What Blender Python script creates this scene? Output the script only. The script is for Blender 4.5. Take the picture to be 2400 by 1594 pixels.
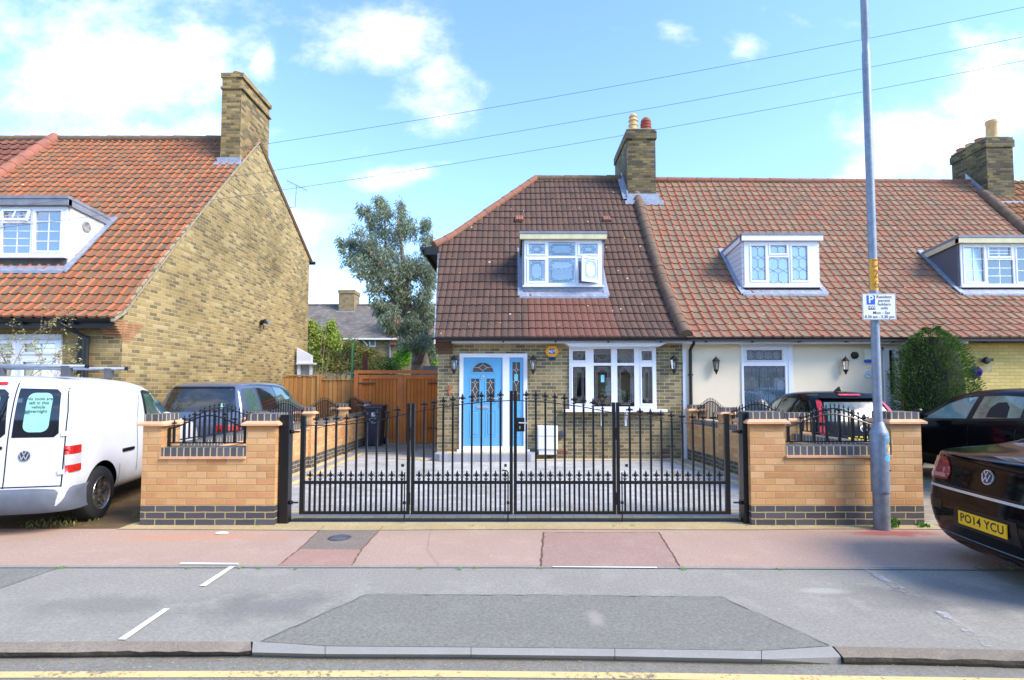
import bpy, bmesh, math, random
from mathutils import Vector, Matrix
from mathutils.bvhtree import BVHTree
from mathutils.geometry import delaunay_2d_cdt
R=math.radians; PI=math.pi
random.seed(7)
for o in list(bpy.data.objects): bpy.data.objects.remove(o)
SC=bpy.context.scene; COL=SC.collection
# ---------------------------------------------------------------- camera
TH=math.atan(.05)
cam=bpy.data.cameras.new('camera'); cam.lens=19.2; cam.sensor_width=36; cam.clip_end=3000; cam.clip_start=.05
cam.shift_x=-8/2400; cam.shift_y=45/2400
co=bpy.data.objects.new('camera',cam); COL.objects.link(co); co.location=(0,0,1.56); co.rotation_euler=(R(90)+TH,0,0)
SC.camera=co
# ---------------------------------------------------------------- render look
SC.view_settings.view_transform='Standard'; SC.view_settings.look='None'; SC.view_settings.gamma=1
SC.view_settings.exposure=1.34
# ---------------------------------------------------------------- sun + sky
SUN_DIR=Vector((.78,-.38,.74)).normalized()       # towards the sun: right and a little in front
sl=bpy.data.lights.new('sun','SUN'); sl.energy=2.5; sl.angle=R(28); sl.color=(1,.90,.77)
so=bpy.data.objects.new('sun',sl); COL.objects.link(so); so.rotation_euler=SUN_DIR.to_track_quat('Z','Y').to_euler(); so.location=(20,-20,30)
W=bpy.data.worlds.new('World'); SC.world=W; W.use_nodes=True
def make_world():
    nt=W.node_tree; N=nt.nodes; L=nt.links; N.clear()
    out=N.new('ShaderNodeOutputWorld'); bg=N.new('ShaderNodeBackground'); bg.inputs[1].default_value=.15
    sky=N.new('ShaderNodeTexSky'); sky.sky_type='NISHITA'; sky.sun_disc=False
    sky.sun_elevation=math.asin(SUN_DIR.z); sky.sun_rotation=math.atan2(SUN_DIR.x,SUN_DIR.y); sky.air_density=1.0; sky.dust_density=.1; sky.ozone_density=1.6
    tc=N.new('ShaderNodeTexCoord'); sp=N.new('ShaderNodeSeparateXYZ'); L.new(tc.outputs['Generated'],sp.inputs[0])
    def m(op,a,b=None,clamp=False):
        n=N.new('ShaderNodeMath'); n.operation=op; n.use_clamp=clamp
        for i,v in enumerate((a,b)):
            if v is None: continue
            if isinstance(v,(int,float)): n.inputs[i].default_value=v
            else: L.new(v,n.inputs[i])
        return n.outputs[0]
    ay=m('MAXIMUM',m('ABSOLUTE',sp.outputs[1]),.08)
    u=m('DIVIDE',sp.outputs[0],ay); w=m('DIVIDE',sp.outputs[2],ay)
    cb=N.new('ShaderNodeCombineXYZ'); L.new(u,cb.inputs[0]); L.new(w,cb.inputs[1])
    nz=N.new('ShaderNodeTexNoise'); nz.inputs['Scale'].default_value=5.5; nz.inputs['Detail'].default_value=10; nz.inputs['Roughness'].default_value=.62
    mp=N.new('ShaderNodeMapping'); mp.inputs['Scale'].default_value=(1,1.5,1); L.new(cb.outputs[0],mp.inputs[0]); L.new(mp.outputs[0],nz.inputs['Vector'])
    # warp the coordinates so that cloud edges are ragged
    nw=N.new('ShaderNodeTexNoise'); nw.inputs['Scale'].default_value=4; nw.inputs['Detail'].default_value=4; L.new(mp.outputs[0],nw.inputs['Vector'])
    wv=N.new('ShaderNodeVectorMath'); wv.operation='MULTIPLY_ADD'; L.new(nw.outputs['Color'],wv.inputs[0]); wv.inputs[1].default_value=(.16,.10,0); 
    sb=N.new('ShaderNodeVectorMath'); sb.operation='SUBTRACT'; L.new(cb.outputs[0],sb.inputs[0]); sb.inputs[1].default_value=(.08,.05,0); L.new(sb.outputs[0],wv.inputs[2])
    blobs=[(-.75,.60,.38,.24,1.0),(-.93,.40,.28,.14,.9),(-.62,.48,.22,.14,.8),(-.52,.36,.16,.08,.6),(-.26,.66,.20,.10,.95),(-.16,.56,.13,.10,.85),(-.47,.61,.06,.055,.8),
           (-.21,.395,.10,.035,.85),(-.13,.41,.07,.022,.5),(.78,.45,.22,.13,1.0),(.90,.54,.16,.14,1.0),(.68,.40,.14,.06,.8),(.60,.375,.07,.035,.6),(.45,.64,.05,.05,.55),(.30,.68,.06,.05,.5),(.55,.70,.12,.04,.5),
           (-.42,.30,.14,.085,.9),(-.40,.16,.12,.05,.85),(-.27,.19,.10,.05,.7),(-.33,.10,.10,.05,.7),(1.6,.3,.5,.3,1),(-1.7,.4,.5,.35,1),(.60,.42,.05,.03,.4)]
    f=None
    for cu,cw,ru,rw,st in blobs:
        s_=N.new('ShaderNodeVectorMath'); s_.operation='SUBTRACT'; L.new(wv.outputs[0],s_.inputs[0]); s_.inputs[1].default_value=(cu,cw,0)
        q=N.new('ShaderNodeVectorMath'); q.operation='MULTIPLY'; L.new(s_.outputs[0],q.inputs[0]); q.inputs[1].default_value=(1/ru,1/rw,0)
        l=N.new('ShaderNodeVectorMath'); l.operation='LENGTH'; L.new(q.outputs[0],l.inputs[0])
        v=m('MULTIPLY',m('MAXIMUM',m('SUBTRACT',1.15,l.outputs['Value']),0),st)
        f=v if f is None else m('MAXIMUM',f,v)
    d=m('ADD',m('MULTIPLY',f,1.02),m('MULTIPLY',m('SUBTRACT',nz.outputs[0],.5),2.1))
    mr=N.new('ShaderNodeMapRange'); mr.interpolation_type='SMOOTHSTEP'; L.new(d,mr.inputs[0]); mr.inputs[1].default_value=.25; mr.inputs[2].default_value=1.15
    mx=N.new('ShaderNodeMix'); mx.data_type='RGBA'; L.new(mr.outputs[0],mx.inputs[0])
    tint=N.new('ShaderNodeMix'); tint.data_type='RGBA'; tint.blend_type='MULTIPLY'; tint.inputs[0].default_value=1; L.new(sky.outputs[0],tint.inputs[6]); tint.inputs[7].default_value=SKYTINT
    L.new(tint.outputs[2],mx.inputs[6])
    # cloud brightness varies a little
    cr=N.new('ShaderNodeMix'); cr.data_type='RGBA'; L.new(nw.outputs[0],cr.inputs[0]); cr.inputs[6].default_value=(3.1,3.35,3.9,1); cr.inputs[7].default_value=(5.0,5.05,5.1,1)
    L.new(cr.outputs[2],mx.inputs[7]); L.new(mx.outputs[2],bg.inputs[0]); L.new(bg.outputs[0],out.inputs[0])
SKYTINT=(.96,1.10,1.30,1)
make_world()
# ---------------------------------------------------------------- photogrammetry helpers (pixel of the 2400x1594 photograph -> point on a known plane)
F=1280.;CX,CY=1208.,842.;H=1.56;_c,_s=math.cos(TH),math.sin(TH)
def ray(px,py):
    u=(px-CX)/F; v=-(py-CY)/F
    return (u,_c-v*_s,_s+v*_c)
def WY(px,py,Y): r=ray(px,py);t=Y/r[1];return Vector((r[0]*t,Y,H+r[2]*t))
def WX(px,py,X): r=ray(px,py);t=X/r[0];return Vector((X,r[1]*t,H+r[2]*t))
def WZ(px,py,z=0): r=ray(px,py);t=(z-H)/r[2];return Vector((r[0]*t,r[1]*t,z))
def WR(px,py,prof):
    r=ray(px,py)
    for (y0,z0),(y1,z1) in zip(prof,prof[1:]):
        k=(z1-z0)/(y1-y0); t=(z0-y0*k-H)/(r[2]-r[1]*k); y=r[1]*t
        if y0-1e-4<=y<=y1+1e-4: return Vector((r[0]*t,y,H+r[2]*t))
    y=prof[-1][0]; t=y/r[1]; return Vector((r[0]*t,y,prof[-1][1]))
# ---------------------------------------------------------------- materials
def C(r,g,b):
    f=lambda v:(v/255/12.92 if v/255<=.04045 else ((v/255+.055)/1.055)**2.4)
    return (f(r),f(g),f(b),1)
MC={}
class NT:
    def __init__(s,name):
        s.m=bpy.data.materials.new(name); s.m.use_nodes=True; s.t=s.m.node_tree; s.N=s.t.nodes; s.L=s.t.links
        s.b=s.N['Principled BSDF']; s.out=s.N['Material Output']
    def n(s,t,**k):
        x=s.N.new(t)
        for a,v in k.items(): setattr(x,a,v)
        return x
    def math(s,op,a,b=None,clamp=False,c=None):
        n=s.n('ShaderNodeMath',operation=op,use_clamp=clamp)
        for i,v in enumerate((a,b,c)):
            if v is None: continue
            if isinstance(v,(int,float)): n.inputs[i].default_value=v
            else: s.L.new(v,n.inputs[i])
        return n.outputs[0]
    def mix(s,f,a,b,bt='MIX'):
        n=s.n('ShaderNodeMix',data_type='RGBA',blend_type=bt)
        for i,v in ((0,f),(6,a),(7,b)):
            if isinstance(v,(int,float,tuple)): n.inputs[i].default_value=v
            else: s.L.new(v,n.inputs[i])
        return n.outputs[2]
    def noise(s,vec,scale,detail=4,rough=.6):
        n=s.n('ShaderNodeTexNoise'); n.inputs['Scale'].default_value=scale; n.inputs['Detail'].default_value=detail; n.inputs['Roughness'].default_value=rough
        s.L.new(vec,n.inputs['Vector']); return n.outputs[0]
    def ramp(s,v,stops,const=False):
        n=s.n('ShaderNodeValToRGB'); cr=n.color_ramp
        if const: cr.interpolation='CONSTANT'
        while len(cr.elements)<len(stops): cr.elements.new(.5)
        for e,(p,c) in zip(cr.elements,stops): e.position=p; e.color=c if len(c)==4 else (*c,1)
        s.L.new(v,n.inputs[0]); return n.outputs[0]
    def rng(s,v,a,b,c=0,d=1):
        n=s.n('ShaderNodeMapRange'); s.L.new(v,n.inputs[0]) 
        for i,x in enumerate((a,b,c,d)): n.inputs[i+1].default_value=x
        return n.outputs[0]
    def col(s,v):
        if isinstance(v,tuple): s.b.inputs['Base Color'].default_value=v
        else: s.L.new(v,s.b.inputs['Base Color'])
    def bump(s,h,strength=.4,dist=.01,n0=None):
        n=s.n('ShaderNodeBump'); n.inputs['Strength'].default_value=strength; n.inputs['Distance'].default_value=dist; s.L.new(h,n.inputs['Height'])
        if n0 is not None: s.L.new(n0,n.inputs['Normal'])
        s.L.new(n.outputs[0],s.b.inputs['Normal']); return n.outputs[0]
def M(name,col,rough=.6,metal=0,var=.12,scale=6,bump=.0,bscale=80,col2=None,coat=0,spec=None,streak=0):
    if name in MC: return MC[name]
    t=NT(name); tc=t.n('ShaderNodeTexCoord').outputs['Object']
    nz=t.noise(tc,scale,6,.65)
    dark=tuple(c*(1-var*2) for c in col[:3])+(1,); lite=tuple(min(1,c*(1+var)) for c in col[:3])+(1,)
    cc=t.mix(t.rng(nz,.3,.7),dark if col2 is None else col2,lite)
    if streak:
        mp=t.n('ShaderNodeMapping'); mp.inputs['Scale'].default_value=(6,6,.5); t.L.new(tc,mp.inputs[0])
        s2=t.noise(mp.outputs[0],3,5,.7); cc=t.mix(t.rng(s2,.5,.8,0,streak),cc,tuple(c*.45 for c in col[:3])+(1,))
    t.col(cc); t.b.inputs['Roughness'].default_value=rough; t.b.inputs['Metallic'].default_value=metal
    t.L.new(t.rng(nz,.2,.8,max(0,rough-.08),min(1,rough+.1)),t.b.inputs['Roughness'])
    if coat: t.b.inputs['Coat Weight'].default_value=coat; t.b.inputs['Coat Roughness'].default_value=.03
    if spec is not None: t.b.inputs['Specular IOR Level'].default_value=spec
    if bump: t.bump(t.noise(tc,bscale,3),bump,.01)
    MC[name]=t.m; return t.m
def cellmat(name,cols,bw,bh,mortar=None,mw=.01,off=.5,bump=.5,rough=.85,stain=None,axis='UV',var=.25,stainscale=.8,swap=False,fine=60):
    """bricks / setts / boards laid out in metres on the surface itself"""
    if name in MC: return MC[name]
    t=NT(name); uv=t.n('ShaderNodeUVMap').outputs[0]; sp=t.n('ShaderNodeSeparateXYZ'); t.L.new(uv,sp.inputs[0])
    wob=t.noise(uv,9,3); wob2=t.math('MULTIPLY',t.math('SUBTRACT',wob,.5),.012)
    U,V=sp.outputs[0],sp.outputs[1]
    if swap: U,V=V,U
    U=t.math('ADD',U,wob2); V=t.math('ADD',V,wob2)
    v=t.math('DIVIDE',V,bh); row=t.math('FLOOR',v); fv=t.math('SUBTRACT',v,row)
    u=t.math('ADD',t.math('DIVIDE',U,bw),t.math('MULTIPLY',t.math('FLOORED_MODULO',row,2),off)); cl=t.math('FLOOR',u); fu=t.math('SUBTRACT',u,cl)
    du=t.math('MULTIPLY',t.math('MINIMUM',fu,t.math('SUBTRACT',1,fu)),bw); dv=t.math('MULTIPLY',t.math('MINIMUM',fv,t.math('SUBTRACT',1,fv)),bh)
    d=t.math('MINIMUM',du,dv); mask=t.rng(d,mw*.35,mw*.65)          # 0 mortar .. 1 brick
    cb=t.n('ShaderNodeCombineXYZ'); t.L.new(cl,cb.inputs[0]); t.L.new(row,cb.inputs[1])
    wn=t.n('ShaderNodeTexWhiteNoise',noise_dimensions='2D'); t.L.new(cb.outputs[0],wn.inputs['Vector'])
    n=len(cols); base=t.ramp(wn.outputs['Value'],[(i/n,c) for i,c in enumerate(cols)],True)
    nf=t.noise(uv,fine,5,.7); base=t.mix(t.rng(nf,.25,.75,var,0),base,tuple(c*.3 for c in cols[0][:3])+(1,))
    nf2=t.noise(uv,14,4,.7); base=t.mix(t.rng(nf2,.45,.75,0,.35),base,cols[-1])
    c=base if mortar is None else t.mix(mask,mortar,base)
    if stain is not None:
        ns=t.noise(uv,stainscale,5,.6); c=t.mix(t.rng(ns,.45,.75,0,.75),c,stain,'MULTIPLY')
    t.col(c); t.b.inputs['Roughness'].default_value=rough
    h=t.math('ADD',t.math('MULTIPLY',mask,1.0),t.math('MULTIPLY',nf,.5))
    t.bump(h,bump,.008); MC[name]=t.m; return t.m
def tilemat(name,pans,rolls,tw,tl,r0,lichen=None,dirt=C(70,66,58),strip=None,dirtamt=.5):
    t=NT(name); uv=t.n('ShaderNodeUVMap').outputs[0]; sp=t.n('ShaderNodeSeparateXYZ'); t.L.new(uv,sp.inputs[0])
    u=t.math('DIVIDE',sp.outputs[0],tw); v=t.math('DIVIDE',sp.outputs[1],tl); cu=t.math('FLOOR',u); cv=t.math('FLOOR',v); fu=t.math('SUBTRACT',u,cu); fv=t.math('SUBTRACT',v,cv)
    cb=t.n('ShaderNodeCombineXYZ'); t.L.new(cu,cb.inputs[0]); t.L.new(cv,cb.inputs[1])
    wn=t.n('ShaderNodeTexWhiteNoise',noise_dimensions='2D'); t.L.new(cb.outputs[0],wn.inputs['Vector'])
    sc=t.n('ShaderNodeSeparateColor'); t.L.new(wn.outputs['Color'],sc.inputs[0])
    big=t.noise(uv,.9,4,.6)
    sel=t.math('ADD',t.math('MULTIPLY',sc.outputs[0],.62),t.math('MULTIPLY',t.rng(big,.3,.7),.38))
    n=len(pans); pc=t.ramp(sel,[(i/n,c) for i,c in enumerate(pans)],True)
    n=len(rolls); rc=t.ramp(sc.outputs[1],[(i/n,c) for i,c in enumerate(rolls)],True)
    nz=t.noise(uv,18,5,.7)
    rm=t.math('MULTIPLY',t.rng(fu,r0-.03,r0+.08),t.rng(fu,1.0,.97))
    rm=t.math('MULTIPLY',rm,t.rng(nz,.30,.5,.35,1))
    c=t.mix(rm,pc,rc)
    nf=t.noise(uv,70,4,.7); c=t.mix(t.rng(nf,.3,.7,.3,0),c,dirt)
    c=t.mix(t.rng(t.noise(uv,1.6,6,.7),.42,.75,0,dirtamt),c,dirt)
    # narrow darker band along the lower edge of each tile
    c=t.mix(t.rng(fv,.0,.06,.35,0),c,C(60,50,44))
    if strip is not None:
        a,b,smax,cc=strip; mk=t.math('MULTIPLY',t.math('MULTIPLY',t.math('GREATER_THAN',sp.outputs[0],a),t.math('LESS_THAN',sp.outputs[0],b)),t.math('LESS_THAN',sp.outputs[1],smax))
        mk=t.math('MULTIPLY',mk,t.rng(nz,.2,.6,.15,.75)); c=t.mix(mk,c,cc)
    if lichen is not None:
        vo=t.n('ShaderNodeTexVoronoi'); vo.inputs['Scale'].default_value=5.5; t.L.new(uv,vo.inputs['Vector'])
        sv=t.n('ShaderNodeSeparateColor'); t.L.new(vo.outputs['Color'],sv.inputs[0])
        rad=t.math('MULTIPLY',t.math('POWER',sv.outputs[0],5),.16)
        mk=t.math('LESS_THAN',t.math('ADD',vo.outputs['Distance'],t.math('MULTIPLY',t.math('SUBTRACT',nf,.5),.08)),rad)
        c=t.mix(mk,c,t.mix(t.math('GREATER_THAN',sv.outputs[1],.85),lichen,C(190,150,50)))
    t.col(c); t.b.inputs['Roughness'].default_value=.85; t.b.inputs['Specular IOR Level'].default_value=.3
    t.bump(nf,.35,.01); MC[name]=t.m; return t.m
def glassmat(name,tint=(.75,.8,.8,1),refl=.12,rough=.02):
    if name in MC: return MC[name]
    t=NT(name); t.N.remove(t.b)
    tr=t.n('ShaderNodeBsdfTransparent'); tr.inputs[0].default_value=tint
    gl=t.n('ShaderNodeBsdfGlossy'); gl.inputs[0].default_value=(1,1,1,1); gl.inputs['Roughness'].default_value=rough
    fr=t.n('ShaderNodeFresnel'); fr.inputs[0].default_value=1.5; f=t.math('ADD',t.math('MULTIPLY',fr.outputs[0],1.6),refl,True)
    mx=t.n('ShaderNodeMixShader'); t.L.new(f,mx.inputs[0]); t.L.new(tr.outputs[0],mx.inputs[1]); t.L.new(gl.outputs[0],mx.inputs[2]); t.L.new(mx.outputs[0],t.out.inputs[0])
    MC[name]=t.m; return t.m
# brick and tile palettes
m_stock=cellmat('stock_brick',[C(158,138,96),C(118,106,78),C(142,124,86),C(104,96,76),C(166,148,108),C(130,116,84)],.225,.075,C(178,166,134),.014,stain=C(150,142,120),bump=.6)
m_gable=cellmat('gable_brick',[C(174,148,94),C(136,116,76),C(160,136,86),C(112,98,68),C(184,162,112),C(146,124,80),C(168,142,90)],.225,.075,C(176,160,120),.013,stainscale=.45,stain=C(150,140,116),bump=.7)
m_chim=cellmat('chimney_brick',[C(120,106,70),C(84,76,54),C(136,118,70),C(66,60,48),C(110,98,66)],.225,.075,C(92,84,66),.013,stain=C(110,105,92),bump=.9)
m_orange=cellmat('orange_brick',[C(206,156,100),C(214,166,110),C(196,142,90),C(220,172,120),C(204,146,98),C(210,160,106)],.225,.075,C(176,152,110),.011,bump=.5,var=.16,stain=C(215,205,195),stainscale=1.4)
m_blue=cellmat('blue_brick',[C(78,76,80),C(88,85,88),C(72,70,74)],.225,.075,C(178,160,112),.011,bump=.45,var=.12,rough=.6)
m_sold=cellmat('blue_soldier',[C(84,83,90),C(92,91,98),C(78,77,82)],.075,9.7,C(186,172,128),.013,off=0,bump=.4,var=.12,rough=.55)
m_yell=cellmat('painted_brick',[C(206,184,112),C(212,190,120),C(200,176,104)],.225,.075,C(176,150,86),.010,bump=.6,var=.10)
m_red_br=cellmat('red_brick',[C(150,70,50),C(130,58,42),C(165,84,60)],.225,.075,C(150,120,100),.012)
m_farbr=cellmat('far_brick',[C(140,116,78),C(112,96,70),C(150,128,88)],.225,.075,C(140,124,96),.014)
m_creas=M('creasing_tile',C(222,170,130),.8,bump=.3)
m_white=M('white_upvc',C(228,230,236),.35,var=.03,scale=3)
m_whiteold=M('weathered_white',C(214,214,212),.7,var=.10,scale=4,bump=.3,streak=.35,col2=C(180,176,160))
m_render=M('cream_render',C(236,220,190),.85,var=.03,scale=1.2,bump=.25,bscale=120)
m_black=M('black_gloss_metal',C(15,15,17),.34,var=.1,scale=10,spec=.5)
m_blackpl=M('black_plastic',C(28,28,31),.5,var=.15)
m_lead=M('lead_flashing',C(150,156,170),.5,.15,var=.14,scale=9,bump=.4,bscale=12)
m_felt=M('grey_roof_felt',C(128,132,142),.75,var=.12)
m_cream=M('cream_fascia',C(206,200,164),.7,var=.08,streak=.3)
m_ridge=M('ridge_clay',C(142,86,68),.85,var=.25,scale=5,bump=.6,bscale=30,col2=C(110,84,66))
m_ridgeo=M('ridge_clay_orange',C(184,98,72),.85,var=.15,scale=5,bump=.5,bscale=30,col2=C(150,80,62))
m_rollold=M('party_roll',C(116,88,70),.9,var=.3,scale=7,bump=.8,bscale=24,col2=C(84,76,60))
m_mortar=M('mortar',C(164,150,120),.95,var=.15,bump=.5)
m_pot=M('buff_clay',C(206,170,120),.8,var=.12)
m_potr=M('red_clay',C(150,78,62),.8,var=.2)
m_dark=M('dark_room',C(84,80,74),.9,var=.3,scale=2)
m_net=M('net_curtain',C(226,226,218),.9,var=.05)
m_lace=M('drape_fabric',C(206,200,182),.9,var=.15)
m_glass=glassmat('window_glass',(.92,.95,.95,1),.12)
m_glassb=glassmat('window_glass_bright',(.93,.96,1,1),.10)
m_leadc=M('window_leading',C(70,72,78),.5)
m_leadw=M('white_leading',C(205,205,200),.5)
m_door=M('blue_door_paint',C(96,166,208),.35,var=.02,scale=2,coat=.2)
m_chrome=M('chrome',C(212,214,220),.22,.55,var=.05)
m_galv=M('galvanised_steel',C(136,146,160),.5,.35,var=.14,scale=12,bump=.2,bscale=60,streak=.3)
m_gold=M('yellow_plastic',C(236,164,26),.45,var=.04)
m_sign=M('sign_white',C(224,226,230),.4,var=.02)
m_signblue=M('sign_blue',C(24,88,214),.4,var=.02)
m_ink=M('black_ink',C(26,26,28),.6,var=.05)
m_bark=M('bark',C(150,130,112),.9,var=.3,scale=5,bump=.8,bscale=20,col2=C(96,80,66))
m_cable=M('cable',C(96,100,110),.6)
# ---------------------------------------------------------------- mesh builder
class MB:
    def __init__(s): s.v=[]; s.f=[]; s.uv=None; s.luv=[]
    def add(s,vs,fs):
        b=len(s.v); s.v+= [tuple(p) for p in vs]; s.f+=[tuple(i+b for i in f) for f in fs]; return s
    def box(s,x0,x1,y0,y1,z0,z1):
        return s.add([(x0,y0,z0),(x1,y0,z0),(x1,y1,z0),(x0,y1,z0),(x0,y0,z1),(x1,y0,z1),(x1,y1,z1),(x0,y1,z1)],
            [(0,3,2,1),(4,5,6,7),(0,1,5,4),(1,2,6,5),(2,3,7,6),(3,0,4,7)])
    def obox(s,c,ax,hx,hy,hz):     # oriented box, ax = 3 unit vectors
        c=Vector(c); P=[]
        for k in (-1,1):
            for i,j in ((-1,-1),(1,-1),(1,1),(-1,1)): P.append(c+ax[0]*hx*i+ax[1]*hy*j+ax[2]*hz*k)
        return s.add(P,[(0,3,2,1),(4,5,6,7),(0,1,5,4),(1,2,6,5),(2,3,7,6),(3,0,4,7)])
    def cham(s,x0,x1,y0,y1,z0,z1,c=.01):   # box with chamfered vertical front edges and top
        a=[(x0,z0),(x1,z0),(x1,z1),(x0,z1)]; b=[(x0+c,z0+c),(x1-c,z0+c),(x1-c,z1-c),(x0+c,z1-c)]
        V=[(p[0],y1,p[1]) for p in a]+[(p[0],y0+c,p[1]) for p in a]+[(p[0],y0,p[1]) for p in b]
        F_=[(3,2,1,0)]
        for i in range(4):
            j=(i+1)%4; F_+=[(i,j,4+j,4+i),(4+i,4+j,8+j,8+i)]
        F_.append((8,9,10,11)); return s.add(V,F_)
    def prism(s,pts,d):            # pts: closed 3D polygon, d: extrusion vector
        n=len(pts); d=Vector(d); V=[Vector(p) for p in pts]; V+= [p+d for p in V]
        return s.add(V,[tuple(range(n))[::-1],tuple(range(n,2*n))]+[(i,(i+1)%n,n+(i+1)%n,n+i) for i in range(n)])
    def poly(s,pts): return s.add(pts,[tuple(range(len(pts)))])
    def tube(s,pts,r,n=8,cap=True):
        pts=[Vector(p) for p in pts]; rs=r if isinstance(r,(list,tuple)) else [r]*len(pts); rings=[]; b=len(s.v)
        up=None
        for i,p in enumerate(pts):
            d=(pts[min(i+1,len(pts)-1)]-pts[max(i-1,0)]).normalized()
            if up is None or abs(up.dot(d))>.95: up=Vector((0,0,1)) if abs(d.z)<.9 else Vector((0,1,0))
            a=d.cross(up).normalized(); bb=a.cross(d).normalized()
            for k in range(n):
                t=2*PI*k/n; s.v.append(tuple(p+a*math.cos(t)*rs[i]+bb*math.sin(t)*rs[i]))
        for i in range(len(pts)-1):
            for k in range(n):
                k2=(k+1)%n; s.f.append((b+i*n+k,b+i*n+k2,b+(i+1)*n+k2,b+(i+1)*n+k))
        if cap: s.f.append(tuple(b+k for k in range(n))[::-1]); s.f.append(tuple(b+(len(pts)-1)*n+k for k in range(n)))
        return s
    def lathe(s,prof,c=(0,0,0),n=16,axis='z',cap=True):
        b=len(s.v)
        for r,h in prof:
            for k in range(n):
                t=2*PI*k/n; a,bb=r*math.cos(t),r*math.sin(t)
                p=(a,bb,h) if axis=='z' else ((a,h,bb) if axis=='y' else (h,a,bb)); s.v.append((p[0]+c[0],p[1]+c[1],p[2]+c[2]))
        for i in range(len(prof)-1):
            for k in range(n):
                k2=(k+1)%n; q=(b+i*n+k,b+i*n+k2,b+(i+1)*n+k2,b+(i+1)*n+k); s.f.append(q if axis!='y' else q[::-1])
        if cap: s.f.append(tuple(b+k for k in range(n))[::-1]); s.f.append(tuple(b+(len(prof)-1)*n+k for k in range(n)))
        return s
    def bar(s,p,q,w,d,nrm=(0,-1,0)):   # flat strip from p to q, width w, thickness d out along nrm
        p,q,nn=Vector(p),Vector(q),Vector(nrm); t=(q-p).normalized(); a=t.cross(nn).normalized()
        c=(p+q)/2+nn*d/2; return s.obox(c,(t,a,nn),(q-p).length/2,w/2,d/2)
    def xf(s,M_): s.v=[tuple(M_@Vector(p)) for p in s.v]; return s
    def build(s,name,m,parent=None,smooth=False,autosmooth=None,uvs=None):
        me=bpy.data.meshes.new(name); O=ORG.get(parent.name,Vector()) if parent is not None else Vector()
        me.from_pydata([(p[0]-O.x,p[1]-O.y,p[2]-O.z) for p in s.v],[],s.f); me.update()
        ms=m if isinstance(m,(list,tuple)) else [m]
        for x in ms: me.materials.append(x)
        ul=me.uv_layers.new(name='UVMap')
        if uvs is not None:
            for l in me.loops: ul.data[l.index].uv=uvs[l.vertex_index]
        else:
            Z=Vector((0,0,1))
            for p in me.polygons:
                nn=p.normal
                if abs(nn.z)>.92: a,b=Vector((1,0,0)),Vector((0,1,0))
                else: a=Z.cross(nn).normalized(); b=nn.cross(a)
                for li in p.loop_indices:
                    c=Vector(s.v[me.loops[li].vertex_index]); ul.data[li].uv=(c.dot(a),c.dot(b))
        if smooth:
            for p in me.polygons: p.use_smooth=True
            if autosmooth: me.set_sharp_from_angle(angle=R(autosmooth))
        o=bpy.data.objects.new(name,me); COL.objects.link(o)
        if parent is not None: o.parent=parent; ORG[o.name]=O
        return o
ORG={}
def tag(o,label=None,cat=None,group=None,kind=None):
    for k,v in (('label',label),('category',cat),('group',group),('kind',kind)):
        if v: o[k]=v
    return o
def thing(name,label,cat,loc=(0,0,0),group=None):
    o=bpy.data.objects.new(name,None); COL.objects.link(o); o.location=loc; ORG[o.name]=Vector(loc); o.empty_display_size=.2
    return tag(o,label,cat,group)
def copy_thing(root,label=None):
    def cp(o,par):
        c=o.copy(); COL.objects.link(c)
        if par is not None: c.parent=par
        for ch in o.children: cp(ch,c)
        return c
    r=cp(root,None)
    if label: r['label']=label
    return r
def struct(name,mb,m,**k): return tag(mb.build(name,m,**k),kind='structure')
def textmb(txt,size,align='CENTER',font=None,space=1.0,line=1.0,bold=0):
    cu=bpy.data.curves.new('t','FONT'); cu.body=txt; cu.size=size; cu.align_x=align; cu.align_y='CENTER'; cu.space_character=space; cu.space_line=line; cu.resolution_u=3; cu.offset=bold
    o=bpy.data.objects.new('t',cu); COL.objects.link(o); dg=bpy.context.evaluated_depsgraph_get(); dg.update()
    me=bpy.data.meshes.new_from_object(o.evaluated_get(dg)); V=[tuple(v.co) for v in me.vertices]; Fc=[tuple(p.vertices) for p in me.polygons]
    bpy.data.objects.remove(o); bpy.data.curves.remove(cu); bpy.data.meshes.remove(me); return V,Fc
def text_on_front(mb,txt,size,x,y,z,**k):   # lettering facing -Y
    V,Fc=textmb(txt,size,**k); mb.add([(x+v[0],y,z+v[1]) for v in V],Fc)
def wall_holes(mb,x0,x1,z0,z1,y0,y1,holes):
    xs=sorted({x0,x1}|{min(max(h[i],x0),x1) for h in holes for i in (0,1)}); zs=sorted({z0,z1}|{min(max(h[i],z0),z1) for h in holes for i in (2,3)})
    for a,b in zip(xs,xs[1:]):
        run=None
        for c,d in list(zip(zs,zs[1:]))+[(None,None)]:
            ok=c is not None and not any(h[0]<(a+b)/2<h[1] and h[2]<(c+d)/2<h[3] for h in holes)
            if ok: run=(run[0],d) if run else (c,d)
            elif run: mb.box(a,b,y0,y1,run[0],run[1]); run=None
    return mb
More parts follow.
